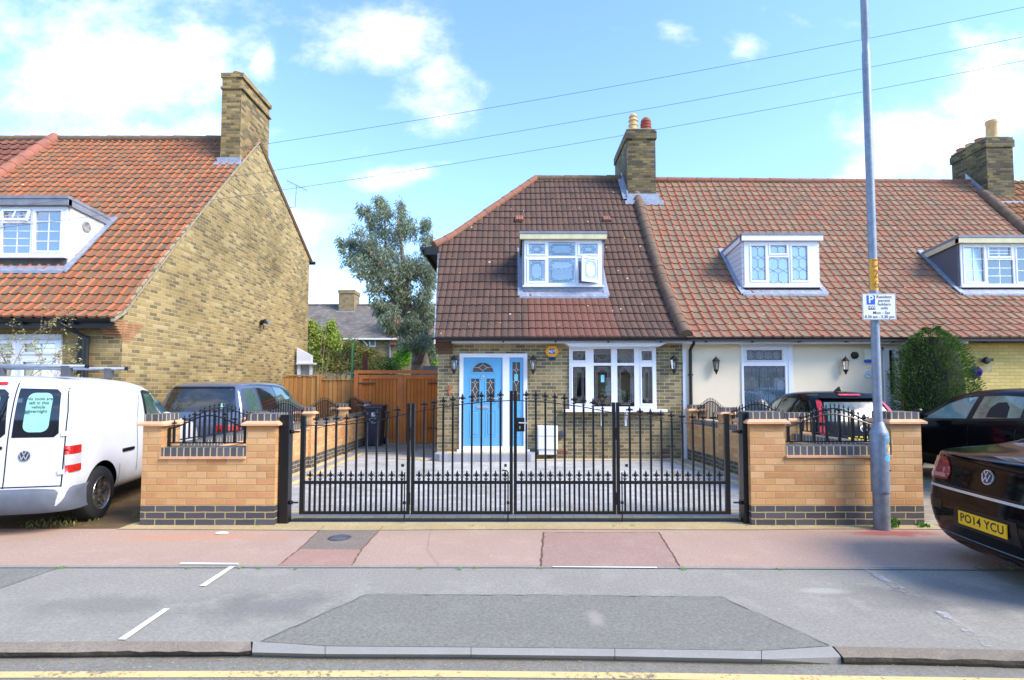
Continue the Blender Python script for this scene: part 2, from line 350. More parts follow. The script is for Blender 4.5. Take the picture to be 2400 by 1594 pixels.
# ---------------------------------------------------------------- roofs
def prof_s(prof,e=.0):
    L_=[0]
    for (a,b),(c,d) in zip(prof,prof[1:]): L_.append(L_[-1]+math.hypot(c-a,d-b))
    return L_
def prof_at(prof,L_,s):
    s=max(0,min(L_[-1],s))
    for i in range(len(prof)-1):
        if s<=L_[i+1]+1e-9:
            f=(s-L_[i])/(L_[i+1]-L_[i]); (a,b),(c,d)=prof[i],prof[i+1]; t=Vector((0,c-a,d-b)).normalized()
            return a+(c-a)*f,b+(d-b)*f,Vector((0,-t.z,t.y))
SHAPES={'roll':[(0,.004),(.2,0),(.42,0),(.6,.004),(.68,.018),(.78,.028),(.88,.023),(.96,.008)],
        'rib':[(0,-.006),(.12,.006),(.5,.013),(.88,.006)]}
def roof(parent,x0,x1,prof,tw,tl,shape,m,xl=None,xr=None,name='roof_tiles',dz=0,step=.03):
    L_=prof_s(prof); T=L_[-1]; nt=int(math.ceil((x1-x0)/tw)); nr=int(math.ceil(T/tl)); shp=SHAPES[shape]
    rnd=random.Random(int(abs(x0*100))+nt)
    cols=[(x0+(i+f)*tw,h,i) for i in range(nt) for f,h in shp if x0+(i+f)*tw<x1]+[(x1,shp[0][1],nt)]
    jit={(i,k):rnd.uniform(-.004,.006) for i in range(nt+1) for k in range(nr)}
    V=[];UV=[];Fc=[]; nC=len(cols)
    for k in range(nr):
        s0,s1=k*tl,min((k+1)*tl,T)
        for which,s,hh in ((0,s0,step),(1,s1,.002)):
            Y,Z,n=prof_at(prof,L_,s)
            sag=.012*math.sin(s*1.9+1)
            for x,h,i in cols:
                a=xl(Y) if xl else x0; b=xr(Y) if xr else x1; xx=min(max(x,a),b)
                hq=h+hh+(jit[(i,k)] if which==0 else 0)+.010*math.sin(xx*1.3+s*.8)
                V.append((xx,Y+n.y*hq,Z+dz+n.z*hq)); UV.append((x-x0,s+(1e-4 if which==0 else -1e-4)))
    for r in range(2*nr-1):
        for c in range(nC-1):
            q=(r*nC+c,r*nC+c+1,(r+1)*nC+c+1,(r+1)*nC+c)
            if abs(V[q[0]][0]-V[q[1]][0])<1e-5 and abs(V[q[2]][0]-V[q[3]][0])<1e-5: continue
            Fc.append(q)
    # nose of the lowest course
    b=len(V)
    for c in range(nC): x,y,z=V[c]; V.append((x,y+.01,z-.035)); UV.append(UV[c])
    for c in range(nC-1): Fc.append((b+c,b+c+1,c+1,c))
    mb=MB(); mb.v=V; mb.f=Fc
    o=mb.build(name,m,parent,uvs=UV); return o
def slab(prof,x0,x1,t=.06,dz=-.02):      # plain underside of a roof slope
    mb=MB()
    for (a,b),(c,d) in zip(prof,prof[1:]):
        mb.prism([(x0,a,b+dz),(x0,c,d+dz),(x0,c,d+dz-t),(x0,a,b+dz-t)],(x1-x0,0,0))
    return mb
def roll(path,r,seg=.42,half=False):      # run of overlapping round ridge / hip / party tiles along a path
    mb=MB(); P=[Vector(p) for p in path]; Ls=[0]
    for a,b in zip(P,P[1:]): Ls.append(Ls[-1]+(b-a).length)
    def at(s):
        for i in range(len(P)-1):
            if s<=Ls[i+1]+1e-9: return P[i].lerp(P[i+1],(s-Ls[i])/(Ls[i+1]-Ls[i]))
        return P[-1]
    n=max(1,round(Ls[-1]/seg)); seg=Ls[-1]/n; rnd=random.Random(int(Ls[-1]*97))
    for i in range(n):
        a=at(i*seg); b=at(min(Ls[-1],(i+1)*seg+.015)); j=rnd.uniform(-.006,.006)
        mb.tube([a+Vector((0,0,j)),b+Vector((0,0,j))],[r*1.05,r*.97],14)
    return mb
def pot(mb,x,y,z,h,r,kind=0):
    if kind==0: mb.lathe([(r,0),(r*.92,h*.8),(r*1.02,h*.83),(r*1.08,h*.92),(r*1.0,h),(r*.7,h)],(x,y,z),18)
    elif kind==1:
        mb.lathe([(r*1.0,0),(r*.95,h*.35),(r*1.12,h*.38),(r*1.1,h*.44),(r*.9,h*.46),(r*.9,h*.6),(r*1.12,h*.62),(r*1.05,h*.68),(r*.85,h*.70),(r*.8,h*.8),(r*1.0,h*.82),(r*.8,h*.93),(r*.45,h)],(x,y,z),18)
    else: mb.lathe([(r,0),(r,h*.3),(r*1.15,h*.34),(r*1.15,h*.42),(r*.95,h*.45),(r*1.15,h*.52),(r*1.15,h*.6),(r*.95,h*.63),(r*1.1,h*.72),(r*.95,h*.85),(r*.4,h)],(x,y,z),18)
    return mb
def chimney(parent,x0,x1,y0,y1,z0,z1,m=m_chim,pots=(),flash=True):
    mb=MB().box(x0,x1,y0,y1,z0,z1-.30)
    mb.box(x0-.035,x1+.035,y0-.035,y1+.035,z1-.30,z1-.075); mb.box(x0-.01,x1+.01,y0-.01,y1+.01,z1-.075,z1)
    ch=mb.build('chimney',m,parent)
    MB().box(x0+.05,x1-.05,y0+.05,y1-.05,z1,z1+.05).build('mortar_flaunching',m_mortar,ch)
    for (x,y,h,r,k,mm) in pots: pot(MB(),x,y,z1+.03,h,r,k).build('chimney_pot',mm,ch,smooth=True,autosmooth=40)
    return ch
# ---------------------------------------------------------------- windows
def hexlead(mb,x0,x1,z0,z1,y,w=.2,h=.30,t=.008):
    nx=max(1,round((x1-x0)/w)); w=(x1-x0)/nx; nz=max(1,round((z1-z0)/h)); h=(z1-z0)/nz
    for j in range(nz):
        for i in range(nx):
            cx=x0+(i+.5)*w; zb=z0+j*h
            for sx in (-1,1):
                mb.bar((cx,y,zb),(cx+sx*w/2,y,zb+h*.22),t,.004); mb.bar((cx+sx*w/2,y,zb+h*.78),(cx,y,zb+h),t,.004)
        for i in range(1,nx): mb.bar((x0+i*w,y,z0+j*h+h*.22),(x0+i*w,y,z0+j*h+h*.78),t,.004)
def decolead(mb,x0,x1,z0,z1,y,t=.007):
    for k,ins in enumerate((.045,.075)):
        a,b,c,d=x0+ins,x1-ins,z0+ins,z1-ins; k1=.05
        P=[(a+k1,c),(b-k1,c),(b-k1,c+k1),(b,c+k1),(b,d-k1),(b-k1,d-k1),(b-k1,d),(a+k1,d),(a+k1,d-k1),(a,d-k1),(a,c+k1),(a+k1,c+k1)]
        for p,q in zip(P,P[1:]+P[:1]):
            if (Vector(p)-Vector(q)).length>.01: mb.bar((p[0],y,p[1]),(q[0],y,q[1]),t,.004)
def gridlead(mb,x0,x1,z0,z1,y,nx,nz,t=.018):
    for i in range(1,nx): mb.box(x0+(x1-x0)*i/nx-t/2,x0+(x1-x0)*i/nx+t/2,y-.006,y,z0,z1)
    for i in range(1,nz): mb.box(x0,x1,y-.0075,y-.0005,z0+(z1-z0)*i/nz-t/2,z0+(z1-z0)*i/nz+t/2)
def net(x0,x1,z0,z1,y,folds=14,amp=.02,taper=None):
    mb=MB(); n=folds*6; m_=6
    for j in range(m_+1):
        for i in range(n+1):
            f=i/n; fz=j/m_; xx=x0+(x1-x0)*f
            if taper: xx=taper(xx,z1+(z0-z1)*fz)
            mb.v.append((xx,y+amp*math.sin(f*folds*2*PI)+.3*amp*math.sin(f*folds*5+fz*3),z1+(z0-z1)*fz))
    for j in range(m_):
        for i in range(n): a=j*(n+1)+i; mb.f.append((a,a+1,a+n+2,a+n+1))
    return mb
def window(parent,x0,x1,z0,z1,y,cells,lead=None,fw=.06,sash=.045,glass=None,frame=None,curtain=None,leadm=None,backd=.55,sashcells=None,grid=(2,3)):
    """cells: list of (x0,x1,z0,z1) openings of the frame. y = front plane of the frame (faces -Y)."""
    glass=glass or m_glass; frame=frame or m_white
    w=wall_holes(MB(),x0,x1,z0,z1,y,y+.07,cells).build('window',frame,parent)
    for i,(a,b,c,d) in enumerate(cells):
        if sashcells is None or i in sashcells:
            sm=MB(); s=sash
            for q in ((a+.002,a+s,c+.002,d-.002),(b-s,b-.002,c+.002,d-.002),(a+s,b-s,c+.002,c+s),(a+s,b-s,d-s,d-.002)): sm.cham(q[0],q[1],y-.014,y+.06,q[2],q[3],.006)
            sm.build('sash',frame,w); a,b,c,d=a+s,b-s,c+s,d-s
        MB().box(a,b,y+.03,y+.038,c,d).build('pane',glass,w)
        if lead:
            lm=MB()
            if lead=='hex': hexlead(lm,a,b,c,d,y+.03)
            elif lead=='deco': decolead(lm,a,b,c,d,y+.03)
            elif lead=='grid': gridlead(lm,a,b,c,d,y+.03,*(grid if not callable(grid) else grid(i)))
            if lm.f: lm.build('leading',leadm or m_leadc,w)
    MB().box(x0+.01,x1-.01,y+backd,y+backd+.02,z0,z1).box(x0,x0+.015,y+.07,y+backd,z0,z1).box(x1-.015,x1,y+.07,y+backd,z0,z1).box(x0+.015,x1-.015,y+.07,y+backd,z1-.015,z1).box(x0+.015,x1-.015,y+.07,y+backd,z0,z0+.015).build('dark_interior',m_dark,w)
    if curtain: curtain(w)
    return w
def gutter(parent,x0,x1,y,z,m=m_blackpl,r=.055,step=1.0,brk=True):
    mb=MB(); n=8; P=[]
    for i in range(n+1):
        t=PI+PI*i/n; P.append((y+r*math.cos(t),z+r*math.sin(t)))
    for i in range(n+1): P.append((y+(r-.008)*math.cos(2*PI-PI*i/n),z+(r-.008)*math.sin(2*PI-PI*i/n)))
    mb.prism([(x0,p[0],p[1]) for p in P],(x1-x0,0,0))
    mb.build('gutter',m,parent,smooth=True,autosmooth=50)
    if brk:
        b=MB(); k=x0+.4
        while k<x1: b.box(k-.015,k+.015,y-.02,y+.06,z-.10,z-r); k+=step
        b.build('gutter_brackets',m,parent)
# ================================================================ GROUND
def groundmat(name,base,dark,lite,spots=(),fine=42,rough=.9,crackle=None,blot=.5,bumpd=.5):
    t=NT(name); tc=t.n('ShaderNodeTexCoord').outputs['Object']
    f=t.noise(tc,fine,5,.85); c=t.mix(t.rng(f,.36,.62),dark,base)
    vo=t.n('ShaderNodeTexVoronoi'); vo.inputs['Scale'].default_value=36; t.L.new(tc,vo.inputs['Vector']); sv=t.n('ShaderNodeSeparateColor'); t.L.new(vo.outputs['Color'],sv.inputs[0])
    c=t.mix(t.math('MULTIPLY',t.math('GREATER_THAN',sv.outputs[0],.90),t.rng(vo.outputs['Distance'],.10,.28,.5,0)),c,lite)
    b=t.noise(tc,1.3,6,.62); c=t.mix(t.rng(b,.38,.66,0,blot),c,tuple(x*.62 for x in base[:3])+(1,))
    b2=t.noise(tc,3.1,6,.7); c=t.mix(t.rng(b2,.52,.74,0,blot*.7),c,lite)
    # rubber and tyre scuffs, drawn out along the street
    mp=t.n('ShaderNodeMapping'); mp.inputs['Scale'].default_value=(.5,3,1); t.L.new(tc,mp.inputs[0]); c=t.mix(t.rng(t.noise(mp.outputs[0],1.6,5,.6),.5,.75,0,blot*.5),c,dark)
    for (x,y,rx,ry,cc,amt) in spots:
        s_=t.n('ShaderNodeVectorMath',operation='SUBTRACT'); t.L.new(tc,s_.inputs[0]); s_.inputs[1].default_value=(x,y,0)
        q=t.n('ShaderNodeVectorMath',operation='MULTIPLY'); t.L.new(s_.outputs[0],q.inputs[0]); q.inputs[1].default_value=(1/rx,1/ry,0)
        l=t.n('ShaderNodeVectorMath',operation='LENGTH'); t.L.new(q.outputs[0],l.inputs[0])
        d=t.math('ADD',l.outputs['Value'],t.math('MULTIPLY',t.math('SUBTRACT',b2,.5),2.2)); c=t.mix(t.rng(d,.45,1.15,amt,0),c,cc)
    t.col(c); t.b.inputs['Roughness'].default_value=rough; t.b.inputs['Specular IOR Level'].default_value=.3
    t.bump(t.math('ADD',f,t.math('MULTIPLY',b2,.3)),bumpd,.006); MC[name]=t.m; return t.m
def gp(px,py,z=0): return WZ(px,py,z)
def sheet(pts,z): return MB().poly([(p[0],p[1],z) for p in pts])
oil_and_shadow=C(96,94,94); g1=gp(625,1419); g2=gp(230,1420); g3=gp(1760,1480); g4=gp(2300,1400); g5=gp(2120,1390)
m_asph=groundmat('asphalt_grey',C(164,157,143),C(131,126,114),C(196,188,172),[(g1.x,g1.y,.62,.28,oil_and_shadow,.45),(g2.x,g2.y,.55,.2,oil_and_shadow,.3),(g5.x-.2,g5.y-.1,.5,.3,oil_and_shadow,.3),(g4.x,g4.y,.8,.35,oil_and_shadow,.35),(gp(1930,1385).x,gp(1930,1385).y,.2,.07,C(186,182,170),.45)],blot=.32)  # dark spots at right paint in the saloon's shadow; left ones are oil
m_asph2=groundmat('asphalt_patch_grey',C(142,138,124),C(110,107,96),C(174,170,164),[(gp(1395,1450).x,gp(1395,1450).y,.06,.15,C(165,155,140),.6)],blot=.22)
m_asph3=groundmat('road_asphalt',C(153,147,132),C(112,107,97),C(186,183,178),blot=.35,fine=70,bumpd=.9)
m_redp=groundmat('red_tarmac',C(186,158,138),C(162,134,116),C(218,194,180),[(gp(1640,1238).x,gp(1640,1238).y,.35,.05,C(150,84,76),.8),(4.0,5.9,.5,.12,C(166,78,72),.8),(-3.3,5.75,.9,.12,C(190,140,110),.7),(gp(450,1240).x,gp(450,1240).y,.25,.05,C(170,90,70),.6)],blot=.22)
m_redp2=groundmat('red_tarmac_patch',C(174,144,128),C(150,120,106),C(206,184,176),blot=.3)
m_redp3=groundmat('red_tarmac_new',C(180,144,126),C(154,120,104),C(206,170,160),blot=.3)
m_brnp=groundmat('brown_tarmac_patch',C(146,132,118),C(112,100,90),C(176,164,150),blot=.3)
m_sand=groundmat('mortar_strip',C(196,176,132),C(160,140,100),C(214,200,164),blot=.5)
m_soil=groundmat('bare_soil',C(120,98,66),C(74,62,44),C(160,130,84),blot=.9,fine=50,bumpd=1)
m_grassg=groundmat('grass_ground',C(96,110,56),C(66,80,38),C(130,136,80),blot=.7,fine=60,bumpd=1)
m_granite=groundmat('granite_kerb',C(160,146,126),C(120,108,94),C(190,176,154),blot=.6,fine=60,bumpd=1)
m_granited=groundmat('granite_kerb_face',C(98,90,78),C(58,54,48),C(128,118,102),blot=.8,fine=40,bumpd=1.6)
m_conc=groundmat('concrete_kerb',C(160,155,146),C(140,136,128),C(184,185,188),blot=.3,fine=120,bumpd=.3)
m_edge=groundmat('edging',C(164,158,146),C(130,124,112),C(190,186,176),blot=.5)
m_paint=M('road_paint',C(222,220,212),.8,var=.08,scale=14)
def wornpaint(name,col,thr,soft=.08):
    t=NT(name); tc=t.n('ShaderNodeTexCoord').outputs['Object']; a=t.noise(tc,28,6,.8); b=t.noise(tc,3,4)
    t.col(col); t.b.inputs['Roughness'].default_value=.85
    al=t.rng(t.math('ADD',a,t.math('MULTIPLY',t.math('SUBTRACT',b,.5),.5)),thr,thr+soft); t.L.new(al,t.b.inputs['Alpha']); return t.m
m_worn=wornpaint('worn_white_paint',C(184,182,182),.46,.22); m_wornw=wornpaint('white_line_paint',C(224,222,214),.22,.08); m_yel=wornpaint('yellow_line_paint',C(212,186,126),.33,.12)
struct('ground',MB().poly([(-400,-400,-.16),(400,-400,-.16),(400,400,-.16),(-400,400,-.16)]),m_grassg)
struct('road',MB().poly([(-80,-8,-.05),(80,-8,-.05),(80,3.5,-.05),(-80,3.5,-.05)]),m_asph3)
struct('far_pavement',MB().box(-80,80,-12,-8,-.12,.02),m_redp)
# kerbs: back edge, nose, foot (as pixels of the photograph on known heights)
kb_l=[(-1400,1512),(0,1505),(300,1503),(588,1504)]; kn_l=[(-1400,1536),(0,1528),(300,1526),(588,1526)]; kf_l=[(-1400,1552),(0,1543),(300,1540),(588,1538)]
kb_m=[(592,1504),(762,1512),(1104,1516),(1441,1519),(1785,1525),(1950,1515)]; kn_m=[(590,1529),(762,1533),(1104,1534),(1441,1538),(1785,1545),(1972,1540)]; kf_m=[(590,1538),(762,1542),(1104,1543),(1441,1548),(1785,1555),(1972,1557)]
kb_r=[(1954,1515),(2180,1519),(2400,1524),(3600,1560)]; kn_r=[(1976,1540),(2180,1543),(2400,1549),(3600,1590)]; kf_r=[(1976,1557),(2180,1561),(2400,1567),(3600,1610)]
def kerbrun(B,Nn,Ft,zn,jit=0,sub=1):
    rnd=random.Random(3); top=MB(); face=MB(); P=[]
    for (b,n,f) in zip(B,Nn,Ft): P.append((gp(*b,0),gp(*n,zn),gp(*f,-.052)))
    Q=[]
    for (a,b) in zip(P,P[1:]):
        k=max(1,int((b[0]-a[0]).length/.08)) if sub>1 else 1
        for i in range(k): Q.append([a[j].lerp(b[j],i/k) for j in range(3)])
    Q.append(list(P[-1]))
    for q in Q:
        if jit: q[1]=q[1]+Vector((0,rnd.uniform(-jit,jit),rnd.uniform(-jit,jit*.4))); q[2]=q[2]+Vector((0,rnd.uniform(-jit,jit),0))
    for a,b in zip(Q,Q[1:]):
        top.add([a[1],b[1],b[0],a[0]],[(0,1,2,3)]); mid_a=a[1].lerp(a[2],.5)+Vector((0,-jit,0)); mid_b=b[1].lerp(b[2],.5)+Vector((0,-jit,0))
        face.add([a[1],mid_a,mid_b,b[1]],[(0,1,2,3)]); face.add([mid_a,a[2],b[2],mid_b],[(0,1,2,3)])
    return top,face,[q[0] for q in Q]
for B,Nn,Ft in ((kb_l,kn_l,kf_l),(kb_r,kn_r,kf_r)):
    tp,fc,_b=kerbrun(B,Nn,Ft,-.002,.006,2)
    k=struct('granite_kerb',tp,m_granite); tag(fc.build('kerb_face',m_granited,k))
P=list(zip(kb_m,kn_m,kf_m))
for a,b in zip(P,P[1:]):                                   # dropped kerb: one concrete stone after another
    mb=MB(); A=[gp(*a[0],.002),gp(*a[1],-.010),gp(*a[2],-.052)]; Bq=[gp(*b[0],.002),gp(*b[1],-.010),gp(*b[2],-.052)]
    A=[p+Vector((.0018,0,0)) for p in A]; Bq=[p-Vector((.0018,0,0)) for p in Bq]
    ra=A[0].lerp(A[1],.8); rb=Bq[0].lerp(Bq[1],.8); ra.z+=.002; rb.z+=.002
    A=[A[0],ra,A[1],A[2],A[0]-Vector((0,0,.1))]; Bq=[Bq[0],rb,Bq[1],Bq[2],Bq[0]-Vector((0,0,.1))]
    mb.add(A+Bq,[(0,1,6,5),(1,2,7,6),(2,3,8,7),(3,4,9,8),(0,4,3,2,1),(5,6,7,8,9)]); struct('dropped_kerb',mb,m_conc)
for pxm in (590,1974): 
    q=gp(pxm,1520,0); 
struct('kerb_bedding',MB().poly([gp(560,1500,-.06),gp(2000,1512,-.06),gp(2000,1546,-.06),gp(560,1538,-.06)]),m_sand)
joint=[(-1400,1331),(0,1331),(1200,1331),(1800,1334),(2400,1337),(3600,1344)]
backs=[gp(*p) for p in kb_l[:-1]]+[gp(590,1504)]+[gp(*p) for p in kb_m[1:-1]]+[gp(1952,1515)]+[gp(*p) for p in kb_r[1:]]
jn=[gp(*p) for p in joint]
struct('parking_strip',MB().poly([(p.x,p.y,0) for p in backs]+[(p.x,p.y-.0,0) for p in reversed(jn)]),m_asph)
struct('pavement',MB().poly([(p.x,p.y+.05,0) for p in jn]+[(20,6.08,0),(-20,6.08,0)]),m_redp)
struct('pavement_edging',MB().poly([(p.x,p.y,.003) for p in jn]+[(p.x,p.y+.055,.003) for p in reversed(jn)]),m_edge)
struct('edging_joint',MB().poly([(p.x,p.y-.012,.004) for p in jn]+[(p.x,p.y,.004) for p in reversed(jn)]),M('joint_dark',C(84,80,74),.9))
struct('mortar_strip',MB().poly([(-4.35,6.05,.006),(-2.0,6.0,.006),(0,6.04,.006),(2.6,6.02,.006),(3.4,6.06,.006),(4.7,6.04,.006),(4.7,6.36,.006),(-4.35,6.36,.006)]),m_sand)
struct('asphalt_patch',sheet([gp(*p) for p in ((613,1505),(762,1515),(1104,1518),(1441,1521),(1785,1526),(1945,1515),(1690,1401),(1300,1397),(860,1395))],.004),m_asph2)
struct('asphalt_patch_dark',sheet([gp(*p) for p in ((-300,1333),(135,1333),(0,1380),(-300,1470))],.004),m_asph2)
struct('red_patch',sheet([gp(*p) for p in ((1275,1249),(1545,1249),(1594,1328),(1268,1328))],.004),m_redp2)
struct('brown_patch',sheet([gp(*p) for p in ((759,1234),(897,1235),(848,1289),(702,1288))],.004),m_brnp)
struct('red_patch',sheet([gp(*p) for p in ((702,1288),(848,1289),(824,1327),(653,1326))],.004),m_redp3)
m_crack=M('patch_joint',C(120,84,70),.95)
def crack(pts,w=.012,z=.0075):
    mb=MB(); rnd=random.Random(5); P=[]
    for a,b in zip(pts,pts[1:]):
        k=max(2,int((b-a).length/.06))
        for i in range(k): P.append(a.lerp(b,i/k)+Vector((rnd.uniform(-1,1)*.006,rnd.uniform(-1,1)*.006,0)))
    P.append(pts[-1])
    for a,b in zip(P,P[1:]):
        t=(b-a).normalized(); n=Vector((-t.y,t.x,0))*w/2*rnd.uniform(.5,1.3); mb.add([(a-n)[:2]+(z,),(b-n)[:2]+(z,),(b+n)[:2]+(z,),(a+n)[:2]+(z,)],[(0,1,2,3)])
    return mb
for pts in (((1268,1328),(1275,1249),(1545,1249),(1594,1328)),((759,1234),(702,1288),(653,1326)),((897,1235),(848,1289),(824,1327))): struct('patch_joint',crack([gp(*p) for p in pts]),m_crack)
struct('patch_joint',crack([gp(*p) for p in ((613,1505),(860,1395),(1300,1397),(1690,1401),(1945,1515))],.008),M('patch_joint_dark',C(98,94,90),.95))
struct('bay_marking',sheet([gp(*p) for p in ((419,1325),(425,1320.5),(559,1322),(559,1325.5))],.009),m_wornw)
struct('bay_marking',sheet([gp(*p) for p in ((539,1329),(551,1329),(482,1376),(467,1375.5))],.008),m_wornw)
struct('bay_marking',sheet([gp(*p) for p in ((384,1429),(398,1429),(294,1502),(276,1501.5))],.008),m_wornw)
struct('bay_marking',sheet([gp(*p) for p in ((2022,1335),(2042,1335),(2156,1401),(2118,1394))],.008),m_worn)
struct('bay_marking',sheet([gp(*p) for p in ((2192,1435),(2212,1435),(2338,1517),(2310,1518))],.008),m_worn)
struct('bay_marking',sheet([gp(*p) for p in ((2000,1328),(2175,1330),(2180,1333),(2010,1331))],.009),m_worn)
struct('bay_marking',sheet([gp(*p) for p in ((1295,1329.5),(1540,1331),(1540,1333.5),(1295,1331.5))],.009),m_wornw)
yl=[(-1400,1586,1602),(0,1574,1588.5),(1000,1571,1586.5),(1200,1573,1588),(1560,1577,1592),(2400,1590,1607),(3600,1620,1640)]
struct('yellow_line',MB().poly([gp(a,b,-.046) for a,b,c in yl]+[gp(a,c,-.046) for a,b,c in reversed(yl)]),m_yel)
struct('tarmac_crack',crack([gp(*p) for p in ((1010,1240),(1002,1290),(1030,1329))],.003,.0095),M('crack_dark',C(140,112,100),.95))
# drives and front gardens
m_setts=cellmat('grey_setts',[C(184,181,174),C(172,169,163),C(194,190,184),C(178,176,171)],.21,.14,C(138,136,132),.006,bump=.25,rough=.9,stain=C(200,198,192),var=.12)
m_tan=cellmat('tan_setts',[C(214,186,130),C(206,176,120),C(222,196,142)],.14,.21,C(150,130,92),.006,off=0,bump=.25,rough=.9,var=.10)
m_gset=cellmat('grey_band_setts',[C(158,160,166),C(150,152,158)],.14,.21,C(124,124,124),.006,off=0,bump=.25,var=.10)
m_slabs=cellmat('old_slabs',[C(168,162,146),C(156,150,134),C(176,172,158)],.6,.6,C(110,104,90),.014,off=.5,bump=.3,stain=C(140,134,120))
m_drv2=cellmat('neighbour_setts',[C(160,146,122),C(148,136,114),C(170,158,136)],.2,.1,C(110,100,82),.007,bump=.3)
XL=-3.98
def XR(y): return 4.27-(y-6.2)*.0965
struct('driveway',MB().poly([(XL-.15,6.36,0),(4.5,6.36,0),(XR(12.1)+.2,12.4,0),(-1.5,12.4,0),(-1.5,13.0,0),(XL-.15,13.0,0)]),m_setts)
struct('side_path',MB().poly([(XL-.15,13.0,0),(-1.3,13.0,0),(-1.3,24,0),(XL-.15,24,0)]),m_slabs)
struct('front_garden',MB().poly([(-30,6.08,-.003),(-4.1,6.08,-.003),(-4.1,24,-.003),(-30,24,-.003)]),m_soil)
struct('neighbour_drive',MB().poly([(4.25,6.08,-.003),(40,6.08,-.003),(40,13,-.003),(3.6,13,-.003)]),m_drv2)
struct('back_garden',MB().poly([(-60,24,-.01),(60,24,-.01),(60,90,-.01),(-60,90,-.01)]),m_grassg)
def band(a,b,c,d,m,z=.004): struct('driveway_border',MB().poly([(*a,z),(*b,z),(*c,z),(*d,z)]),m)
for i,m in enumerate((m_tan,m_gset,m_tan)):
    o=.16*i; band((XL+o,6.5),(XL+o+.155,6.5),(XL+o+.155,13.0),(XL+o,13.0),m)
    band((XR(6.5)-o-.155,6.5),(XR(6.5)-o,6.5),(XR(12.1)-o,12.1),(XR(12.1)-o-.155,12.1),m)
band((-2.95,6.46),(4.2,6.46),(4.2,6.64),(-2.95,6.64),m_tan,.008); band((-3.2,6.65),(4.1,6.65),(4.1,6.79),(-3.2,6.79),m_gset,.008); band((-3.2,6.80),(4.1,6.80),(4.1,6.93),(-3.2,6.93),m_tan,.008)
band((-2.0,11.62),(3.7,11.62),(3.7,11.78),(-2.0,11.78),m_tan,.008); band((-3.5,12.86),(-1.75,12.86),(-1.75,13.0),(-3.5,13.0),m_tan,.008)
band((-2.9,12.0),(-2.4,11.8),(-2.0,11.8),(-2.0,12.0),m_tan,.008)
# channel drain in front of the gate
mb=MB(); mb.box(-2.6,2.62,6.40,6.50,.001,.006)
dr=struct('drain_channel',mb,M('drain_dark',C(24,24,24),.7)); mb=MB()
for i in range(174): x=-2.6+i*.03; mb.box(x,x+.014,6.402,6.498,.0062,.012)
mb.box(-2.6,2.62,6.392,6.402,.001,.013).box(-2.6,2.62,6.498,6.508,.001,.013).box(-2.6,2.62,6.446,6.453,.0124,.0135); mb.build('drain_grating',M('drain_grating',C(70,70,70),.6),dr)
mh=thing('inspection_cover','small round grey iron cover set in the brown pavement patch','manhole cover',(gp(796,1262).x,gp(796,1262).y,.004))
MB().lathe([(.115,.001),(.115,.006),(.105,.009),(.0,.009)],tuple(mh.location),24).build('frame',M('iron_grey',C(96,98,104),.6,.4,var=.2),mh,smooth=True,autosmooth=30)
mb=MB()
for k in range(7): mb.box(mh.location.x-.07,mh.location.x+.07,mh.location.y-.075+k*.023,mh.location.y-.065+k*.023,.012,.0155)
mb.build('tread',M('iron_grey_tread',C(120,122,128),.6,.4),mh)
# ================================================================ MAIN HOUSE
PM=[(11.55,2.60),(12.2,3.08),(13.21,3.98),(14.23,5.05),(15.22,6.2),(15.99,7.1)]
k_=(PM[-1][1]-PM[-2][1])/(PM[-1][0]-PM[-2][0]); yr=(1.56-PM[-1][1]+k_*PM[-1][0])/(k_-.3867)
PM.append((yr,1.56+.3867*yr)); RY,RZ=PM[-1]; YF=11.95
PB=[(20.6,5.35),(RY,RZ)]
XP=3.63
m_tmain=tilemat('brown_concrete_tiles',[C(86,64,54),C(78,60,51),C(94,70,58),C(74,57,49),C(88,64,54)],[C(100,76,64),C(88,68,58),C(104,76,62)],.15,.335,.3,lichen=C(196,190,176),dirt=C(76,64,58),strip=(2.42,4.35,2.0,C(122,78,64)),dirtamt=.35)
hp0=WR(1029,575,PM); hp1=WR(1258,409,PM)
def xl_main(Y):
    if Y<=hp0.y: return -1.70+(hp0.x+1.70)*(Y-11.55)/(hp0.y-11.55)
    return hp0.x+(hp1.x-hp0.x)*(Y-hp0.y)/(hp1.y-hp0.y)
mh_=thing('cottage','end of terrace brick cottage with brown tiled half hipped roof and blue front door','house',(1.0,12,0))
roof(mh_,-2.12,XP-.02,PM,.15,.335,'rib',m_tmain,xl=xl_main,step=.026)
def poly3(n,pts,m,par): return MB().prism(pts,(0,0,-.05)).build(n,m,par)
# hip plane, back slope
sy=hp0.y
hipb=[(hp0.x-.3,sy-.1,hp0.z-.12),(hp0.x-.3,20.6,hp0.z-.12),(hp1.x,RY,RZ-.02)]
MB().prism([hipb[0],hipb[2],hipb[1]],(0,0,-.05)).build('hip_slope',m_tmain,mh_)
MB().prism([(hp1.x,RY,RZ-.02),(XP,RY,RZ-.02),(XP,20.6,5.35),(hp0.x-.3,20.6,5.35)],(0,0,-.05)).build('rear_slope',m_tmain,mh_)
roll([(hp0.x-.12,sy-.12,hp0.z-.02),Vector(hp0).lerp(hp1,.12)+Vector((0,0,.0)),Vector(hp0).lerp(hp1,.5)+Vector((0,0,.03)),(hp1.x,hp1.y,hp1.z+.03)],.10,.42).build('hip_tiles',m_ridge,mh_,smooth=True,autosmooth=50)
roll([(hp1.x-.02,RY,RZ+.0),(3.3,RY,RZ)],.11,.45).build('ridge_tiles',m_rollold,mh_,smooth=True,autosmooth=50)
sidemb=MB(); sidemb.prism([(hp0.x-.34,sy-.16,hp0.z-.16),(hp0.x-.34,20.6,hp0.z-.16),(hp0.x+.06,20.6,hp0.z-.16),(hp0.x+.06,sy-.16,hp0.z-.16)],(0,0,-.03))
